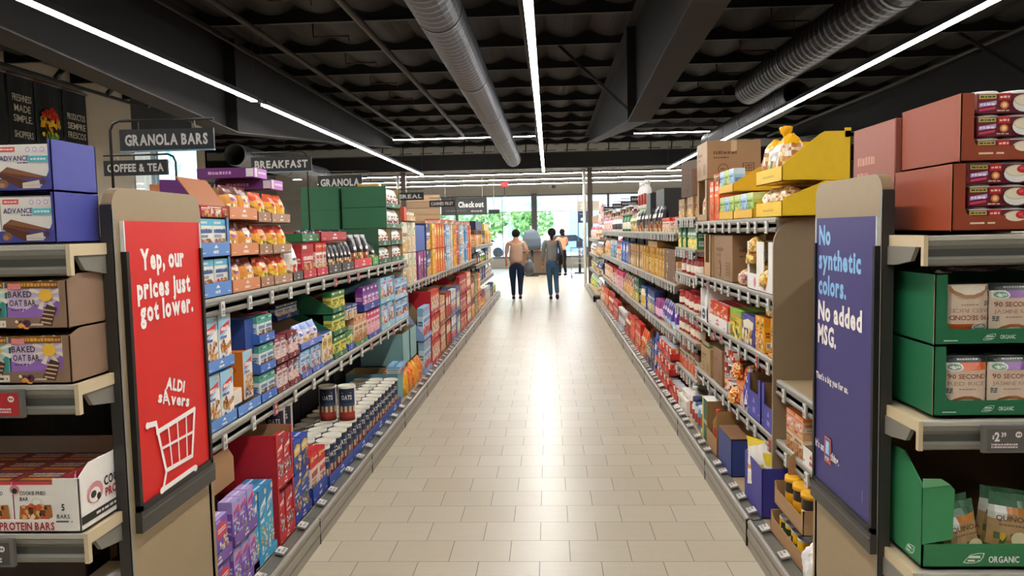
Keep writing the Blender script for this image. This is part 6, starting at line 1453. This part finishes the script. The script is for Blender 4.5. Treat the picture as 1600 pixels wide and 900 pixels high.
small_sign(1.243, 1.478, 15.2, 2.038, 2.137, 'small dark aisle sign over the pasta run, third of four')
small_sign(1.161, 1.389, 16.5, 2.022, 2.116, 'small dark aisle sign over the pasta run, farthest of four')
# hanging till signs
r = empty('checkout_sign', (-2.713, 25, 2.3)); tag(r, 'dark grey hanging sign reading Checkout over the tills', 'sign')
m = MB(); w, h = 1.48, .56; m.box(-w/2, -.03, 0, w/2, .03, h, '3a3a3b', b=.005); A = Art(m, w, h, y=-.03); A.k = 2
A.text('Checkout', w*.93, .25, .17, 'f2f2f0', bold=.05, w=.82, align='r'); A.smudge(.65, .15, .9, .27, 'b8b6b0', 1); A.smudge(.1, .2, .55, .3, '6a6864', 1); m.build('sign_panel', PAINT, r)
for x in (-.6, .6):
    m = MB(); m.tube([(x, 0, h), (x, 0, 2.1)], .01, 'c9c7c2', 6); m.build('hanging_rod', PAINT, r)
r.location.z = 2.193
r = empty('lane_sign', (1.122, 24, 1.854)); tag(r, 'till lane sign with numeral 2 beside the brown column', 'sign')
m = MB(); m.box(-.22, -.03, .0, .08, .03, .36, '26324a', b=.004); m.box(-.24, -.04, .38, .44, .02, .66, 'a39a88', b=.004); A = Art(m, .3, .28, lambda u, v, q: (-.24+u, -.04-q, .38+v)); A.k = 2; A.text('2', .1, .05, .16, 'c8c2b2', bold=.03)
B = Art(m, .3, .36, lambda u, v, q: (-.22+u, -.03-q, v)); B.k = 2; B.ell(.42, .3, .16, .14, '9fb8d8', 12); B.smudge(.15, .7, .85, .8, '8a98b0', 1); m.build('sign_panel', PAINT, r)
m = MB(); m.tube([(.1, 0, .6), (.1, 0, 2.5)], .012, 'c9c7c2', 6); m.build('hanging_rod', PAINT, r)
r = empty('fire_bell', (-1.454, 26, 3.120)); tag(r, 'small red fire alarm box hanging over the tills', 'alarm')
m = MB(); m.box(-.13, -.06, 0, .13, .06, .2, 'c22f34', b=.02); m.build('alarm_box', PAINT, r)
m = MB(); m.tube([(0, 0, 0), (0, 0, -.26)], .012, '2a2a2a', 6); m.cyl(0, 0, -.3, -.26, .07, .07, '2a2a2a', 12); m.build('sensor_stem', PAINT, r)
m = MB(); m.tube([(0, 0, .2), (0, 0, 1.42)], .008, 'c9c7c2', 6); m.build('hanging_rod', PAINT, r)
for i, (x, z) in enumerate(((0.193, 3.136), (1.229, 3.156))):
    r = empty('dome_camera', (x, 27, z)); tag(r, f'small black dome camera over the tills, {["farther from","nearer"][i]} the column', 'camera')
    m = MB(); m.lathe([(.001, -.06), (.05, -.045), (.075, 0), (.08, .03), (.06, .05)], ['1c1c1e']*4, 12); m.build('camera_dome', PAINT, r); m = MB(); m.tube([(0, 0, .04), (0, 0, 1.35)], .012, 'c9c7c2', 6); m.build('hanging_rod', PAINT, r)
# wall banners by the produce
X_ = -7.74
def banner(y0, y1, lines, label, apple=False):
    r = empty('wall_banner', (X_, (y0+y1)/2, 2.75), PI/2); tag(r, label, 'banner'); w, h = y1-y0, 1.32
    m = MB(); n = 8
    for i in range(n):
        a, b = -w/2+w*i/n, -w/2+w*(i+1)/n; fa, fb = .01*math.sin(i*1.1), .01*math.sin((i+1)*1.1)
        m.poly([(a, fa, 0), (b, fb, 0), (b, fb, h), (a, fa, h)], '2a2d31', True); m.poly([(b, fb+.004, 0), (a, fa+.004, 0), (a, fa+.004, h), (b, fb+.004, h)], '1d2024', True)
    A = Art(m, w, h, y=-.014); A.k = 1
    for t, v in lines: A.text(t, w/2, v, .10, 'cfcabd', bold=.01, w=min(w*.74, .1*len(t)*.8+.04), align='c')
    if apple:
        for k in range(90):
            a = A.rnd.random()*6.28; q = A.rnd.random()**.5; u, v = math.cos(a)*q, math.sin(a)*q
            c = A.rnd.choice(['d8341e', 'e8502a', 'c02a1a']) if v > .35 else (A.rnd.choice(['f0b42a', 'f2d03c', 'e88a2a']) if v > -.35 else A.rnd.choice(['8fb83c', '5f9a3a', 'e8c83c']))
            A.k = 2+k % 4; A.blob(.5+u*.36, .53+v*.19, .06, c)
    m.build('banner_cloth', CLOTH, r); m = MB(); m.tube([(-w/2-.02, 0, h+.01), (w/2+.02, 0, h+.01)], .02, '4a2e2a', 8); m.build('banner_rod', PAINT, r)
banner(10.971, 11.536, (('FRESHNESS', .95), ('MADE', .80), ('SIMPLE.', .65), ('SHOPPERS', .42)), 'black wall banner with pale words FRESHNESS MADE SIMPLE')
banner(11.556, 12.217, (), 'black wall banner with a mosaic apple in red, yellow and green', True)
banner(12.240, 12.889, (('PRODUCTOS', .86), ('SIEMPRE', .71), ('FRESCOS', .56)), 'black wall banner with pale words PRODUCTOS SIEMPRE FRESCOS')
banner(10.971-1.2, 10.971-.05, (), 'plain black wall banner at the picture edge')
bar('ceiling_pipe', [(-7.6, 2, 4.13), (-7.6, 14.3, 4.13)], .03, '222122')
r = empty('backlit_picture', (-7.7, 16.0, 1.75), PI/2); tag(r, 'bright cyan and green backlit picture in the side window', 'picture')
m = MB(); w, h = 1.6, 1.9; m.box(-w/2, -.02, 0, w/2, .02, h, 'bfeaf0'); A = Art(m, w, h, y=-.02, seed=9); A.k = 2
for k in range(26): A.k = 2+k % 5; A.blob(A.rnd.random()*.84+.08, A.rnd.random()*.8+.1, .12, A.rnd.choice(['a6e6ea', 'd2f2ee', '8cd6e0', 'c6f0dc', '6fc4dc', 'e6faf6']))
A.k = 9; A.food(.7, .05, .98, .4, ['5aa0e0', '8cc8f0', '3a86d0'], 8, .12); m.build('picture_sheet', SCREEN, r)
m = MB(); m.box(-w/2-.03, .0, -.03, w/2+.03, .05, 0, '4a4845'); m.build('picture_frame', PAINT, r)
for x in (-w/2, w/2):
    m = MB(); m.box(x-.03, .02, -1.75, x+.03, .06, h, '4a4845'); m.build('stand_post', PAINT, r)
# ------------------------------------------------------------------ far ends of both runs
for L_, (z, rr) in enumerate([(.152, [(15.0, 16.2, 'orangebag', 'bag', .3, 'tan pouch'), (16.2, 17.4, 'whitebag', 'box', .3, 'pale box'), (17.4, 18.4, 'cer_navy', 'box', .3, 'navy box'), (18.4, 19.4, 'lgreen', 'bag', .24, 'green pouch')]),
    (.622, [(15.0, 16.0, 'olive', 'jar', .22, 'olive jar'), (16.0, 17.6, 'cer_navy', 'box', .26, 'indigo box'), (17.6, 19.4, 'whitebag', 'bag', .26, 'white pouch')]),
    (1.002, [(15.0, 16.2, 'blackbag', 'jar', .2, 'dark jar'), (16.2, 17.4, 'greenbox', 'bag', .24, 'green pouch'), (17.4, 18.4, 'cer_navy', 'box', .26, 'violet-blue box'), (18.4, 19.4, 'cer_cream', 'box', .26, 'cream box')]),
    (1.372, [(15.0, 16.6, 'orangebag', 'box', .3, 'amber box'), (16.6, 17.6, 'teabox', 'jar', .24, 'dark green jar'), (17.6, 19.4, 'cer_yellow', 'box', .3, 'mustard box')])]):
    for k, (a, b, st, kd, h, nm) in enumerate(rr):
        loose(LA if L_ else LB_, a+.02, b, z, kd, st, max(3, int((b-a)/.14)), nm, f'{ordw(L_+1)} level up, canned goods bays', h, seed=600+L_*10+k, lay=k % 4, big=False, d=.1 if kd != 'jar' else None, jit=.06)
side_carton(LA, -1.44, .35, 15.3, 16.6, 1.68, 1.86, '23264a', 'dark navy carton on top of the canned goods bays')
side_carton(LA, -1.44, .35, 17.2, 18.6, 1.68, 1.82, 'd8b060', 'yellow-tan carton on top of the canned goods bays')
FR = Run(1, 1.12)
for L_, (z, rr) in enumerate([(.152, [(17.7, 19, 'whitebag', 'bag', .3, 'white pouch'), (19, 21.5, 'lgreen', 'bag', .28, 'green and white pouch')]),
    (.622, [(17.7, 19, 'cer_navy', 'bag', .26, 'navy and white pouch'), (19, 21.5, 'olive', 'bag', .26, 'pale green pouch')]),
    (1.032, [(17.7, 19.2, 'tanbag', 'bag', .28, 'cream pouch'), (19.2, 21.5, 'whitebag', 'bag', .28, 'silver-white pouch')]),
    (1.422, [(17.7, 19.2, 'redwhite', 'bag', .3, 'red and white pouch'), (19.2, 21.5, 'pinkbox', 'bag', .3, 'pink pouch')])]):
    for k, (a, b, st, kd, h, nm) in enumerate(rr):
        loose(FR, a, b, z, kd, st, max(3, int((b-a)/.2)), nm, f'{ordw(L_+1)} level up, snack bays nearest tills', h, seed=660+L_*10+k, lay=k % 4, big=False, d=.12, jit=.1, inset=.014)
side_carton(FR, 1.14, .4, 18.0, 20.4, 1.80, 1.98, 'b07a4a', 'orange-brown carton on top of the snack bays nearest tills')
o = lumpy('snack_bag', .34, .2, .5, ['e86a5a', 'f2d8d0', 'f4f0ec', 'c8302a'], 240); FR.put(o, 17.9, 1.74, .02); tag(o, 'red and white hanging bag above the end of the pasta run', 'snack bag')
# ------------------------------------------------------------------ tills and beyond
def counter(x0, x1, y0, y1, h, col, top, lab, name='till_counter'):
    r = empty(name, ((x0+x1)/2, y0, 0)); tag(r, lab, 'counter'); w, d = x1-x0, y1-y0
    m = MB(); m.box(-w/2, 0, .08, w/2, d, h-.04, col); m.box(-w/2+.03, .03, 0, w/2-.03, d-.03, .08, '2a2826')
    for k in range(1, 3): m.box(-w/2+w*k/3-.004, -.003, .1, -w/2+w*k/3+.004, 0, h-.06, '2f2a26')
    m.build('counter_body', PAINT, r); m = MB(); m.box(-w/2-.03, -.03, h-.04, w/2+.03, d+.03, h, top, b=.008); m.build('counter_top', PAINT, r); return r
counter(-1.15, .25, 28.6, 29.3, .88, '6e5a48', '3a3a3a', 'brown till counter behind the two shoppers in the aisle')
counter(-4.6, -2.6, 28.8, 29.5, .9, '5a4a40', '3a3a3a', 'brown till counter beneath the Checkout sign')
counter(2.6, 4.2, 28.5, 29.2, .9, '6b675f', '3f3f3f', 'grey till counter past the brown column')
for i in range(5):
    q = lumpy('shopping_bag', .25, .25, .36+.05*(i % 2), ['5a86b4', 'a8c4dc', 'dfe8ee', '3f6a9a', 'c8d4dc'], 250+i); q.location = (-.95+.26*i, 28.65, .88); tag(q, f'blue and white goods bag on the brown till counter, {ordw(i+1)} from its window-frame end', 'bag')
for i in range(6):
    o = pack(['cer_yellow', 'lgreen', 'cer_white'][i % 3], .09, .1, .08, 0, 700+i, False, 'gum_box'); o.location = (-.75+.16*i, 28.60, .885); o.location.y = 28.585; tag(o, f'tiny goods box along the front of the brown till counter, {ordw(i+1)} along', 'food box')
# vacuum-like grey canopy behind the tan shopper
m = MB(); m.lathe([(.30, 0), (.34, .15), (.33, .4), (.25, .62), (.1, .74), (.001, .76)], ['4d555f', '5a636d', '656e78', '727a84', '7d858d'], 18); o = m.build('till_hood', CLOTH, loc=(-.62, 27.9, .95)); tag(o, 'rounded grey cover standing on a post behind the shopper in tan', 'cover')
m = MB(); m.cyl(-.62, 27.9, 0, .96, .05, .05, '3a3a3c', 12); m.box(-.85, 27.7, 0, -.4, 28.1, .04, '3a3a3c'); o = m.build('cover_stand', PAINT); tag(o, 'dark post carrying the rounded grey cover', 'stand')
# trolley
r = empty('shopping_cart', (1.0, 26.6, 0)); tag(r, 'silver wire shopping trolley waiting beside the far shopper', 'shopping cart')
m = MB(); z0, z1 = .5, .98
for i in range(9):
    x = -.26+.52*i/8; m.tube([(x*.8, -.38, z0), (x, -.42, z1)], .004, 'b8bcc2', 5); m.tube([(x*.8, .38, z0), (x, .42, z1)], .004, 'b8bcc2', 5); m.tube([(x*.8, -.38, z0), (x*.8, .38, z0)], .004, 'b8bcc2', 5)
for i in range(11):
    y = -.4+.8*i/10
    for s_ in (-1, 1): m.tube([(s_*.21, y*.95, z0), (s_*.26, y, z1)], .004, 'b8bcc2', 5)
for k in range(4):
    z = z0+(z1-z0)*k/3; a = .21+.05*k/3; b = .38+.04*k/3; m.tube([(-a, -b, z), (a, -b, z), (a, b, z), (-a, b, z), (-a, -b, z)], .006, 'c4c8ce', 5)
m.build('wire_basket', METAL, r)
m = MB(); m.tube([(-.22, -.4, z0), (-.24, .35, .2), (-.24, .45, .12), (-.24, -.4, .12)], .012, 'a8acb2', 6); m.tube([(.22, -.4, z0), (.24, .35, .2), (.24, .45, .12), (.24, -.4, .12)], .012, 'a8acb2', 6); m.tube([(-.24, .0, .14), (.24, .0, .14)], .01, 'a8acb2', 6); m.build('cart_frame', METAL, r)
m = MB(); m.tube([(-.27, .48, 1.02), (.27, .48, 1.02)], .016, '2b4ea0', 8); m.build('handle', PAINT, r)
for x in (-.24, .24):
    for y in (-.38, .42):
        m = MB(); m.at(x, y, .055, ry=PI/2); m.cyl(0, 0, -.012, .012, .055, .055, '2a2a2a', 14); m.build('wheel', PAINT, r)
m = MB(); m.cyl(0, 0, 0, 1.05, .05, .045, '26282c', 12); m.box(-.12, -.05, .95, .12, .06, 1.22, '2e3138', b=.01); m.box(-.2, -.2, 0, .2, .2, .04, '26282c', b=.01)
o = m.build('payment_terminal', PAINT, loc=(1.15, 29.4, 0)); tag(o, 'dark payment terminal on a post near the trolley', 'terminal')
# beer-coloured slatted panel wall beyond the cereal
m = MB()
for k in range(9): m.box(-6.6, 23.6, 1.0+.2*k, -3.3, 23.66, 1.19+.2*k, ['7a6248', '6d5640', '846a4e'][k % 3])
o = m.build('wood_partition', PAINT); tag(o, 'brown horizontal board screen standing behind the CEREAL sign', 'partition')
m = MB(); m.box(-6.6, 23.66, 0, -3.3, 23.7, 2.8, '55463a'); struct(m.build('partition_backing', PAINT))
m = MB(); m.box(-.17, -.03, 0, .17, .03, .13, '1c1d20', b=.004); m.tube([(0, 0, .13), (0, 0, 2.2)], .01, 'c9c7c2', 6); o = m.build('lane_sign', PAINT, loc=(-1.677, 24, 2.190)); tag(o, 'small black panel hanging beside the Checkout sign', 'sign')
# ------------------------------------------------------------------ people
def skinned(name, verts, edges, radii, m_, parent, col, sub=1, smooth=True):
    me = bpy.data.meshes.new(name); me.from_pydata([tuple(v) for v in verts], edges, [])
    o = bpy.data.objects.new(name, me); C.objects.link(o)
    o.modifiers.new('skin', 'SKIN'); lay = me.skin_vertices[0].data
    for i, r_ in enumerate(radii):
        lay[i].radius = r_ if isinstance(r_, tuple) else (r_, r_); lay[i].use_root = (i == 0)
    o.modifiers['skin'].use_smooth_shade = True
    s_ = o.modifiers.new('sub', 'SUBSURF'); s_.levels = sub; s_.render_levels = sub
    dg = bpy.context.evaluated_depsgraph_get(); ev = o.evaluated_get(dg); m2 = bpy.data.meshes.new_from_object(ev)
    o.modifiers.clear(); o.data = m2; m2.materials.clear(); m2.materials.append(m_)
    if 'Col' in m2.color_attributes: m2.color_attributes.remove(m2.color_attributes['Col'])
    ca = m2.color_attributes.new('Col', 'FLOAT_COLOR', 'CORNER'); c = list(hx(col)); ca.data.foreach_set('color', c*len(m2.loops))
    bpy.data.meshes.remove(me); o.parent = parent; return o
def person(label, loc, rz, H, skinc, hair, shirt, pants, shoe, arms, legs, hairstyle='short', sleeve='short', shirt_len=.0, heavy=1.0, head_tilt=0):
    """local frame: facing +y, feet at z 0. arms: (elbow, wrist) offsets per side; legs: (knee, ankle) per side"""
    root = empty('person', loc, rz); tag(root, label, 'person'); k = H/1.65
    def V(x, y, z): return Vector((x*k, y*k, z*k))
    pel, sp, ch, nk, hb, ht = V(0, 0, .95), V(0, .0, 1.08), V(0, .0, 1.26), V(0, -.01, 1.42), V(0, .015, 1.50), V(0, .02, 1.58)
    vs_ = [pel, sp, ch, nk, hb, ht]; ed = [(0, 1), (1, 2), (2, 3), (3, 4), (4, 5)]; h_ = heavy
    ra = [(.10*k*h_, .07*k*h_), (.10*k*h_, .075*k*h_), (.12*k*h_, .08*k*h_), (.05*k, .05*k), (.068*k, .078*k), (.066*k, .076*k)]
    J = {}
    for s_ in (-1, 1):
        e, w_ = arms[s_]; sh = V(s_*.165*h_, 0, 1.36); el = V(*e); wr = V(*w_)
        hd = (wr-el).normalized(); i = len(vs_)
        palm = wr+hd*.05*k; vs_ += [V(s_*.09, 0, 1.36), sh, el, wr, palm]; ed += [(2, i), (i, i+1), (i+1, i+2), (i+2, i+3), (i+3, i+4)]
        ra += [.06*k, .052*k, .037*k, .026*k, (.036*k, .018*k)]
        side = hd.cross(Vector((1, 0, 0))).normalized()
        if side.length < .1: side = Vector((0, 1, 0))
        for f in range(4):
            b = palm+side*(.027-.018*f)*k+hd*.03*k; m_ = b+hd*(.03+.004*(f in (1, 2)))*k; t_ = m_+(hd*.7+Vector((-s_*.6, 0, 0))).normalized()*.028*k
            j = len(vs_); vs_ += [b, m_, t_]; ed += [(i+4, j), (j, j+1), (j+1, j+2)]; ra += [.0095*k, .0088*k, .0075*k]
        j = len(vs_); th = wr+hd*.03*k+side*.032*k; vs_ += [th, th+(hd*.8+side*.5).normalized()*.035*k]; ed += [(i+3, j), (j, j+1)]; ra += [.012*k, .009*k]
        J[s_] = (sh, el, wr)
        kn, an = legs[s_]; hp = V(s_*.085*h_, 0, .86); kn = V(*kn); an = V(*an); toe = an+Vector((0, .11*k, -.045*k)) if an.z < .14*k else an+Vector((0, .04*k, -.11*k))
        j = len(vs_); vs_ += [hp, kn, an, toe]; ed += [(0, j), (j, j+1), (j+1, j+2), (j+2, j+3)]; ra += [.062*k*h_, .05*k*h_, .036*k, .032*k]; J['l', s_] = (hp, kn, an, toe)
    skinned('body', vs_, ed, ra, SKIN, root, skinc, 1)
    # clothes
    vs_ = [V(0, 0, .84-shirt_len), V(0, 0, 1.0), V(0, .0, 1.14), V(0, .0, 1.28), V(0, -.005, 1.39)]; ed = [(0, 1), (1, 2), (2, 3), (3, 4)]
    ra = [(.17*k*h_, .125*k*h_), (.16*k*h_, .115*k*h_), (.155*k*h_, .11*k*h_), (.165*k*h_, .112*k*h_), (.075*k, .065*k)]
    for s_ in (-1, 1):
        sh, el, wr = J[s_]; i = len(vs_); vs_ += [V(s_*.1, 0, 1.345), sh]; ed += [(3, i), (i, i+1)]; ra += [.075*k, .066*k]
        end = el+(wr-el)*.12 if sleeve == 'short' else el; vs_.append(end); ed.append((i+1, i+2)); ra.append(.052*k)
        if sleeve == 'long': vs_.append(wr-(wr-el)*.06); ed.append((i+2, i+3)); ra.append(.038*k)
    skinned('shirt', vs_, ed, ra, CLOTH, root, shirt, 1)
    vs_ = [V(0, 0, .95), V(0, -.01, .88)]; ed = [(0, 1)]; ra = [(.145*k*h_, .105*k*h_), (.155*k*h_, .12*k*h_)]
    for s_ in (-1, 1):
        hp, kn, an, toe = J['l', s_]; i = len(vs_); vs_ += [hp-Vector((0, .01, .04)), (hp+kn)/2, kn, an+(kn-an)*.5, an+Vector((0, 0, .005))]; ed += [(1, i), (i, i+1), (i+1, i+2), (i+2, i+3), (i+3, i+4)]; ra += [.105*k*h_, .09*k*h_, .068*k*h_, .06*k, .052*k]
    skinned('trousers', vs_, ed, ra, CLOTH, root, pants, 1)
    for s_ in (-1, 1):
        hp, kn, an, toe = J['l', s_]; b = an+Vector((0, -.045*k, -.035*k)) 
        skinned('shoe', [an+Vector((0, 0, -.01)), b, (b+toe)/2+Vector((0, 0, -.005)), toe+Vector((0, .03*k, -.005))], [(0, 1), (1, 2), (2, 3)], [.045*k, .046*k, .047*k, .038*k], CLOTH, root, shoe, 1)
    # hair, ears, features
    m = MB(); hc = V(0, .012, 1.555)
    for s_ in (-1, 1): m.at(hc.x+s_*.078*k, hc.y, hc.z-.02*k, ry=PI/2); m.lathe([(.001, -.008), (.02, -.004), (.024, .004), (.012, .008)], [skinc]*3, 10)
    m.build('ears', SKIN, root)
    m = MB(); m.at(hc.x, hc.y+.088*k, hc.z-.02*k); m.lathe([(.001, -.022), (.016, -.018), (.012, 0), (.006, .02), (.001, .028)], [skinc]*4, 8); m.build('nose', SKIN, root)
    for s_ in (-1, 1):
        m = MB(); m.at(hc.x+s_*.03*k, hc.y+.078*k, hc.z+.005*k); m.lathe([(.001, -.009), (.011, -.005), (.012, .003), (.001, .009)], ['f0ece8', '2a1c16', 'f0ece8'], 8); m.build('eye', SKIN, root)
    m = MB(); m.box(-.022*k, hc.y+.078*k, hc.z-.062*k, .022*k, hc.y+.09*k, hc.z-.054*k, 'a85a50', b=.003); m.build('mouth', SKIN, root)
    rnd = random.Random(len(label)); m = MB(); R_ = .092*k
    prof = [(.35, -.9), (.82, -.62), (1.0, -.2), (1.03, .15), (.93, .5), (.66, .82), (.3, .98), (.001, 1.02)]
    m.lathe([(r_*R_, z*R_*1.12) for r_, z in prof], [hair]*8, 16, wob=lambda kk, i: rnd.uniform(.96, 1.05))
    m.v = [(x, (y*1.12-.022*k if y < .02 else y*.55-.022*k), z) for x, y, z in m.v]
    m.v = [(x+hc.x, y+hc.y, z+hc.z+.022*k) for x, y, z in m.v]; m.build('hair', CLOTH, root)
    if hairstyle == 'bun': skinned('ponytail', [hc+V(0, -.1, .03), hc+V(0, -.135, -.02), hc+V(0, -.12, -.1), hc+V(0, -.1, -.17)], [(0, 1), (1, 2), (2, 3)], [.035*k, .04*k, .034*k, .014*k], CLOTH, root, hair, 1)
    if hairstyle == 'long': skinned('hair_length', [hc+V(0, -.07, .0), hc+V(0, -.085, -.08), hc+V(0, -.075, -.15)], [(0, 1), (1, 2)], [(.08*k, .05*k), (.085*k, .045*k), (.06*k, .03*k)], CLOTH, root, hair, 1)
    return root
gA = (-0.787, 18.5, 0)
person('person in a loose tan short-sleeved top and dark jeans walking away with grey bag', gA, .03, 1.66, 'c08a68', '1c1614', 'c9a992', '1d2a44', '2a2422',
       {-1: ((-.235, -.03, 1.11), (-.24, .06, .88)), 1: ((.27, -.04, 1.12), (.24, .15, 1.00))}, {-1: ((-.09, .04, .47), (-.08, -.02, .09)), 1: ((.09, .03, .47), (.08, -.10, .10))}, 'short', 'short', -.02, 1.15)
m = MB(); m.lathe([(.10, 0), (.15, .03), (.17, .12), (.15, .24), (.08, .32), (.03, .36)], ['565a5e', '63676b', '6e7276', '5c6064', '50545a'], 14, wob=lambda k, i: 1+.08*math.sin(k*3+i)); m.v = [(x*.75, y*1.1, z) for x, y, z in m.v]
o = m.build('carrier_bag', FILM, loc=(gA[0]+.30, gA[1]+.12, .60)); tag(o, 'grey plastic carrier bag hanging from the arm of the shopper in tan', 'bag')
m = MB(); m.tube([(0, -.03, 0), (.01, -.02, .08), (0, .0, .12), (-.01, .03, .08), (0, .04, 0)], .006, '50545a', 6); o = m.build('bag_strap', FILM, loc=(gA[0]+.29, gA[1]+.12, .93)); tag(o, 'thin grey strap of the carrier bag over the forearm', 'strap')
gB = (0.071, 18.4, 0)
person('person in a grey jacket and blue jeans with dark ponytail walking away', gB, -.05, 1.67, 'b98666', '191412', '7c7c7c', '3f5f7c', '35353a',
       {-1: ((-.215, -.02, 1.11), (-.235, .05, .88)), 1: ((.215, -.05, 1.11), (.235, .02, .88))}, {-1: ((-.07, .03, .47), (-.05, .05, .08)), 1: ((.08, .06, .48), (.11, -.17, .14))}, 'bun', 'long', .0, .95)
r = empty('shoulder_bag', (gB[0]+.20, gB[1]-.06, .84)); tag(r, 'black shoulder bag on the right hip of the shopper in grey', 'handbag')
m = MB(); m.prism([(-.11, 0), (.11, 0), (.13, .06), (.12, .2), (-.12, .22), (-.13, .06)], -.04, .04, '1c1a1c', axis='x'); m.v = [(x, y, z) for x, y, z in m.v]; m.build('bag_body', CLOTH, r)
m = MB(); m.tube([(0, -.1, .2), (-.03, -.10, .40), (-.07, -.05, .555), (-.07, .02, .56), (-.04, .1, .4), (0, .1, .2)], .012, '1c1a1c', 6); m.build('bag_handle', CLOTH, r)
gC = (0.467, 27.9, 0)
person('person in a peach top and black trousers standing at the tills', gC, .5, 1.66, '8a5f48', '1a1412', 'eda27e', '17181c', '17181a',
       {-1: ((-.24, .06, 1.14), (-.16, .28, 1.08)), 1: ((.25, .03, 1.12), (.2, .24, 1.02))}, {-1: ((-.09, .03, .47), (-.09, .0, .09)), 1: ((.09, .02, .47), (.12, -.03, .09))}, 'long', 'short', -.03, 1.0)
# ------------------------------------------------------------------ outside the front windows
m = MB(); m.box(-60, 34.2, -.12, 60, 120, -.02, 'b9babc'); struct(m.build('ground_outside', WALL))
def tree(x, y, h, r_, seed, lab, col='6f9a4a'):
    t = empty('tree', (x, y, -.02)); tag(t, lab, 'tree', 'trees outside the front windows'); rnd = random.Random(seed)
    m = MB(); m.tube([(0, 0, 0), (.05, 0, h*.3), (-.04, .05, h*.6)], [.14, .1, .06], '5a4a3a', 8); m.build('trunk', WALL, t)
    m = MB()
    for k in range(420):
        a, b, q = rnd.uniform(0, 6.28), rnd.uniform(-1, 1), rnd.random()**.4*r_; s_ = math.sqrt(1-b*b)
        c = Vector((q*s_*math.cos(a), q*s_*math.sin(a), h*.68+q*b*.9)); u = Vector((rnd.uniform(-1, 1), rnd.uniform(-1, 1), rnd.uniform(-1, 1))).normalized(); v = u.orthogonal().normalized(); l = rnd.uniform(.12, .24)
        m.poly([c-u*l, c-v*l*.6, c+u*l, c+v*l*.6], rnd.choice([col, '86b05a', '5a8440', '9cc070']))
    m.build('crown', LEAF, t)
tree(-3.4, 40, 3.6, 1.5, 1, 'leafy green tree outside between window frames, nearest the Checkout sign'); tree(-1.0, 44, 3.4, 1.3, 2, 'pale green tree outside beyond the thick window post'); tree(-6.5, 42, 4.2, 1.8, 3, 'bushy green tree outside the westmost front window'); tree(6.8, 46, 4.4, 1.7, 4, 'bushy green tree far outside past the lane sign')
def car(x, y, col, lab, rz=0):
    r = empty('parked_car', (x, y, -.02), rz); tag(r, lab, 'car')
    m = MB(); pr = [(-2.1, .35), (-2.15, .7), (-1.9, .86), (-1.1, .95), (-.55, 1.38), (.75, 1.42), (1.4, 1.0), (2.05, .86), (2.15, .55), (2.1, .32)]
    m.prism(pr, -.85, .85, col, axis='y'); m.build('car_body', PAINT, r)
    m = MB()
    for s_ in (-1, 1):
        q = [(-1.0, s_*.856, .96), (-.5, s_*.856, 1.33), (.68, s_*.856, 1.36), (1.22, s_*.856, 1.0)]; m.poly(q if s_ < 0 else q[::-1], '1e242c')
    m.build('side_glass', FILM, r)
    for a in (-1.3, 1.35):
        for s_ in (-1, 1): m = MB(); m.at(a, s_*.8, .32, rx=PI/2); m.cyl(0, 0, -.1, .1, .32, .32, '1c1c1e', 18); m.build('wheel', PAINT, r)
car(.9, 47, '8aa6c8', 'pale blue car parked outside behind the far shopper'); car(-4.6, 50, 'c9ccd2', 'silver car parked outside beyond the trees'); car(5.4, 49, 'b8484a', 'dull red car parked outside past the lane sign')
m = MB(); m.box(-30, 75, 0, 30, 76, 5, 'c9c4ba'); 
for k in range(10): m.box(-28+6*k, 74.95, 1, -25+6*k, 75, 3.4, '8a949e')
tag(m.build('building', WALL), 'long pale building across the car park', 'building')
for o in C.objects:
    for k in ('w', 'h', 'd'):
        if k in o: del o[k]
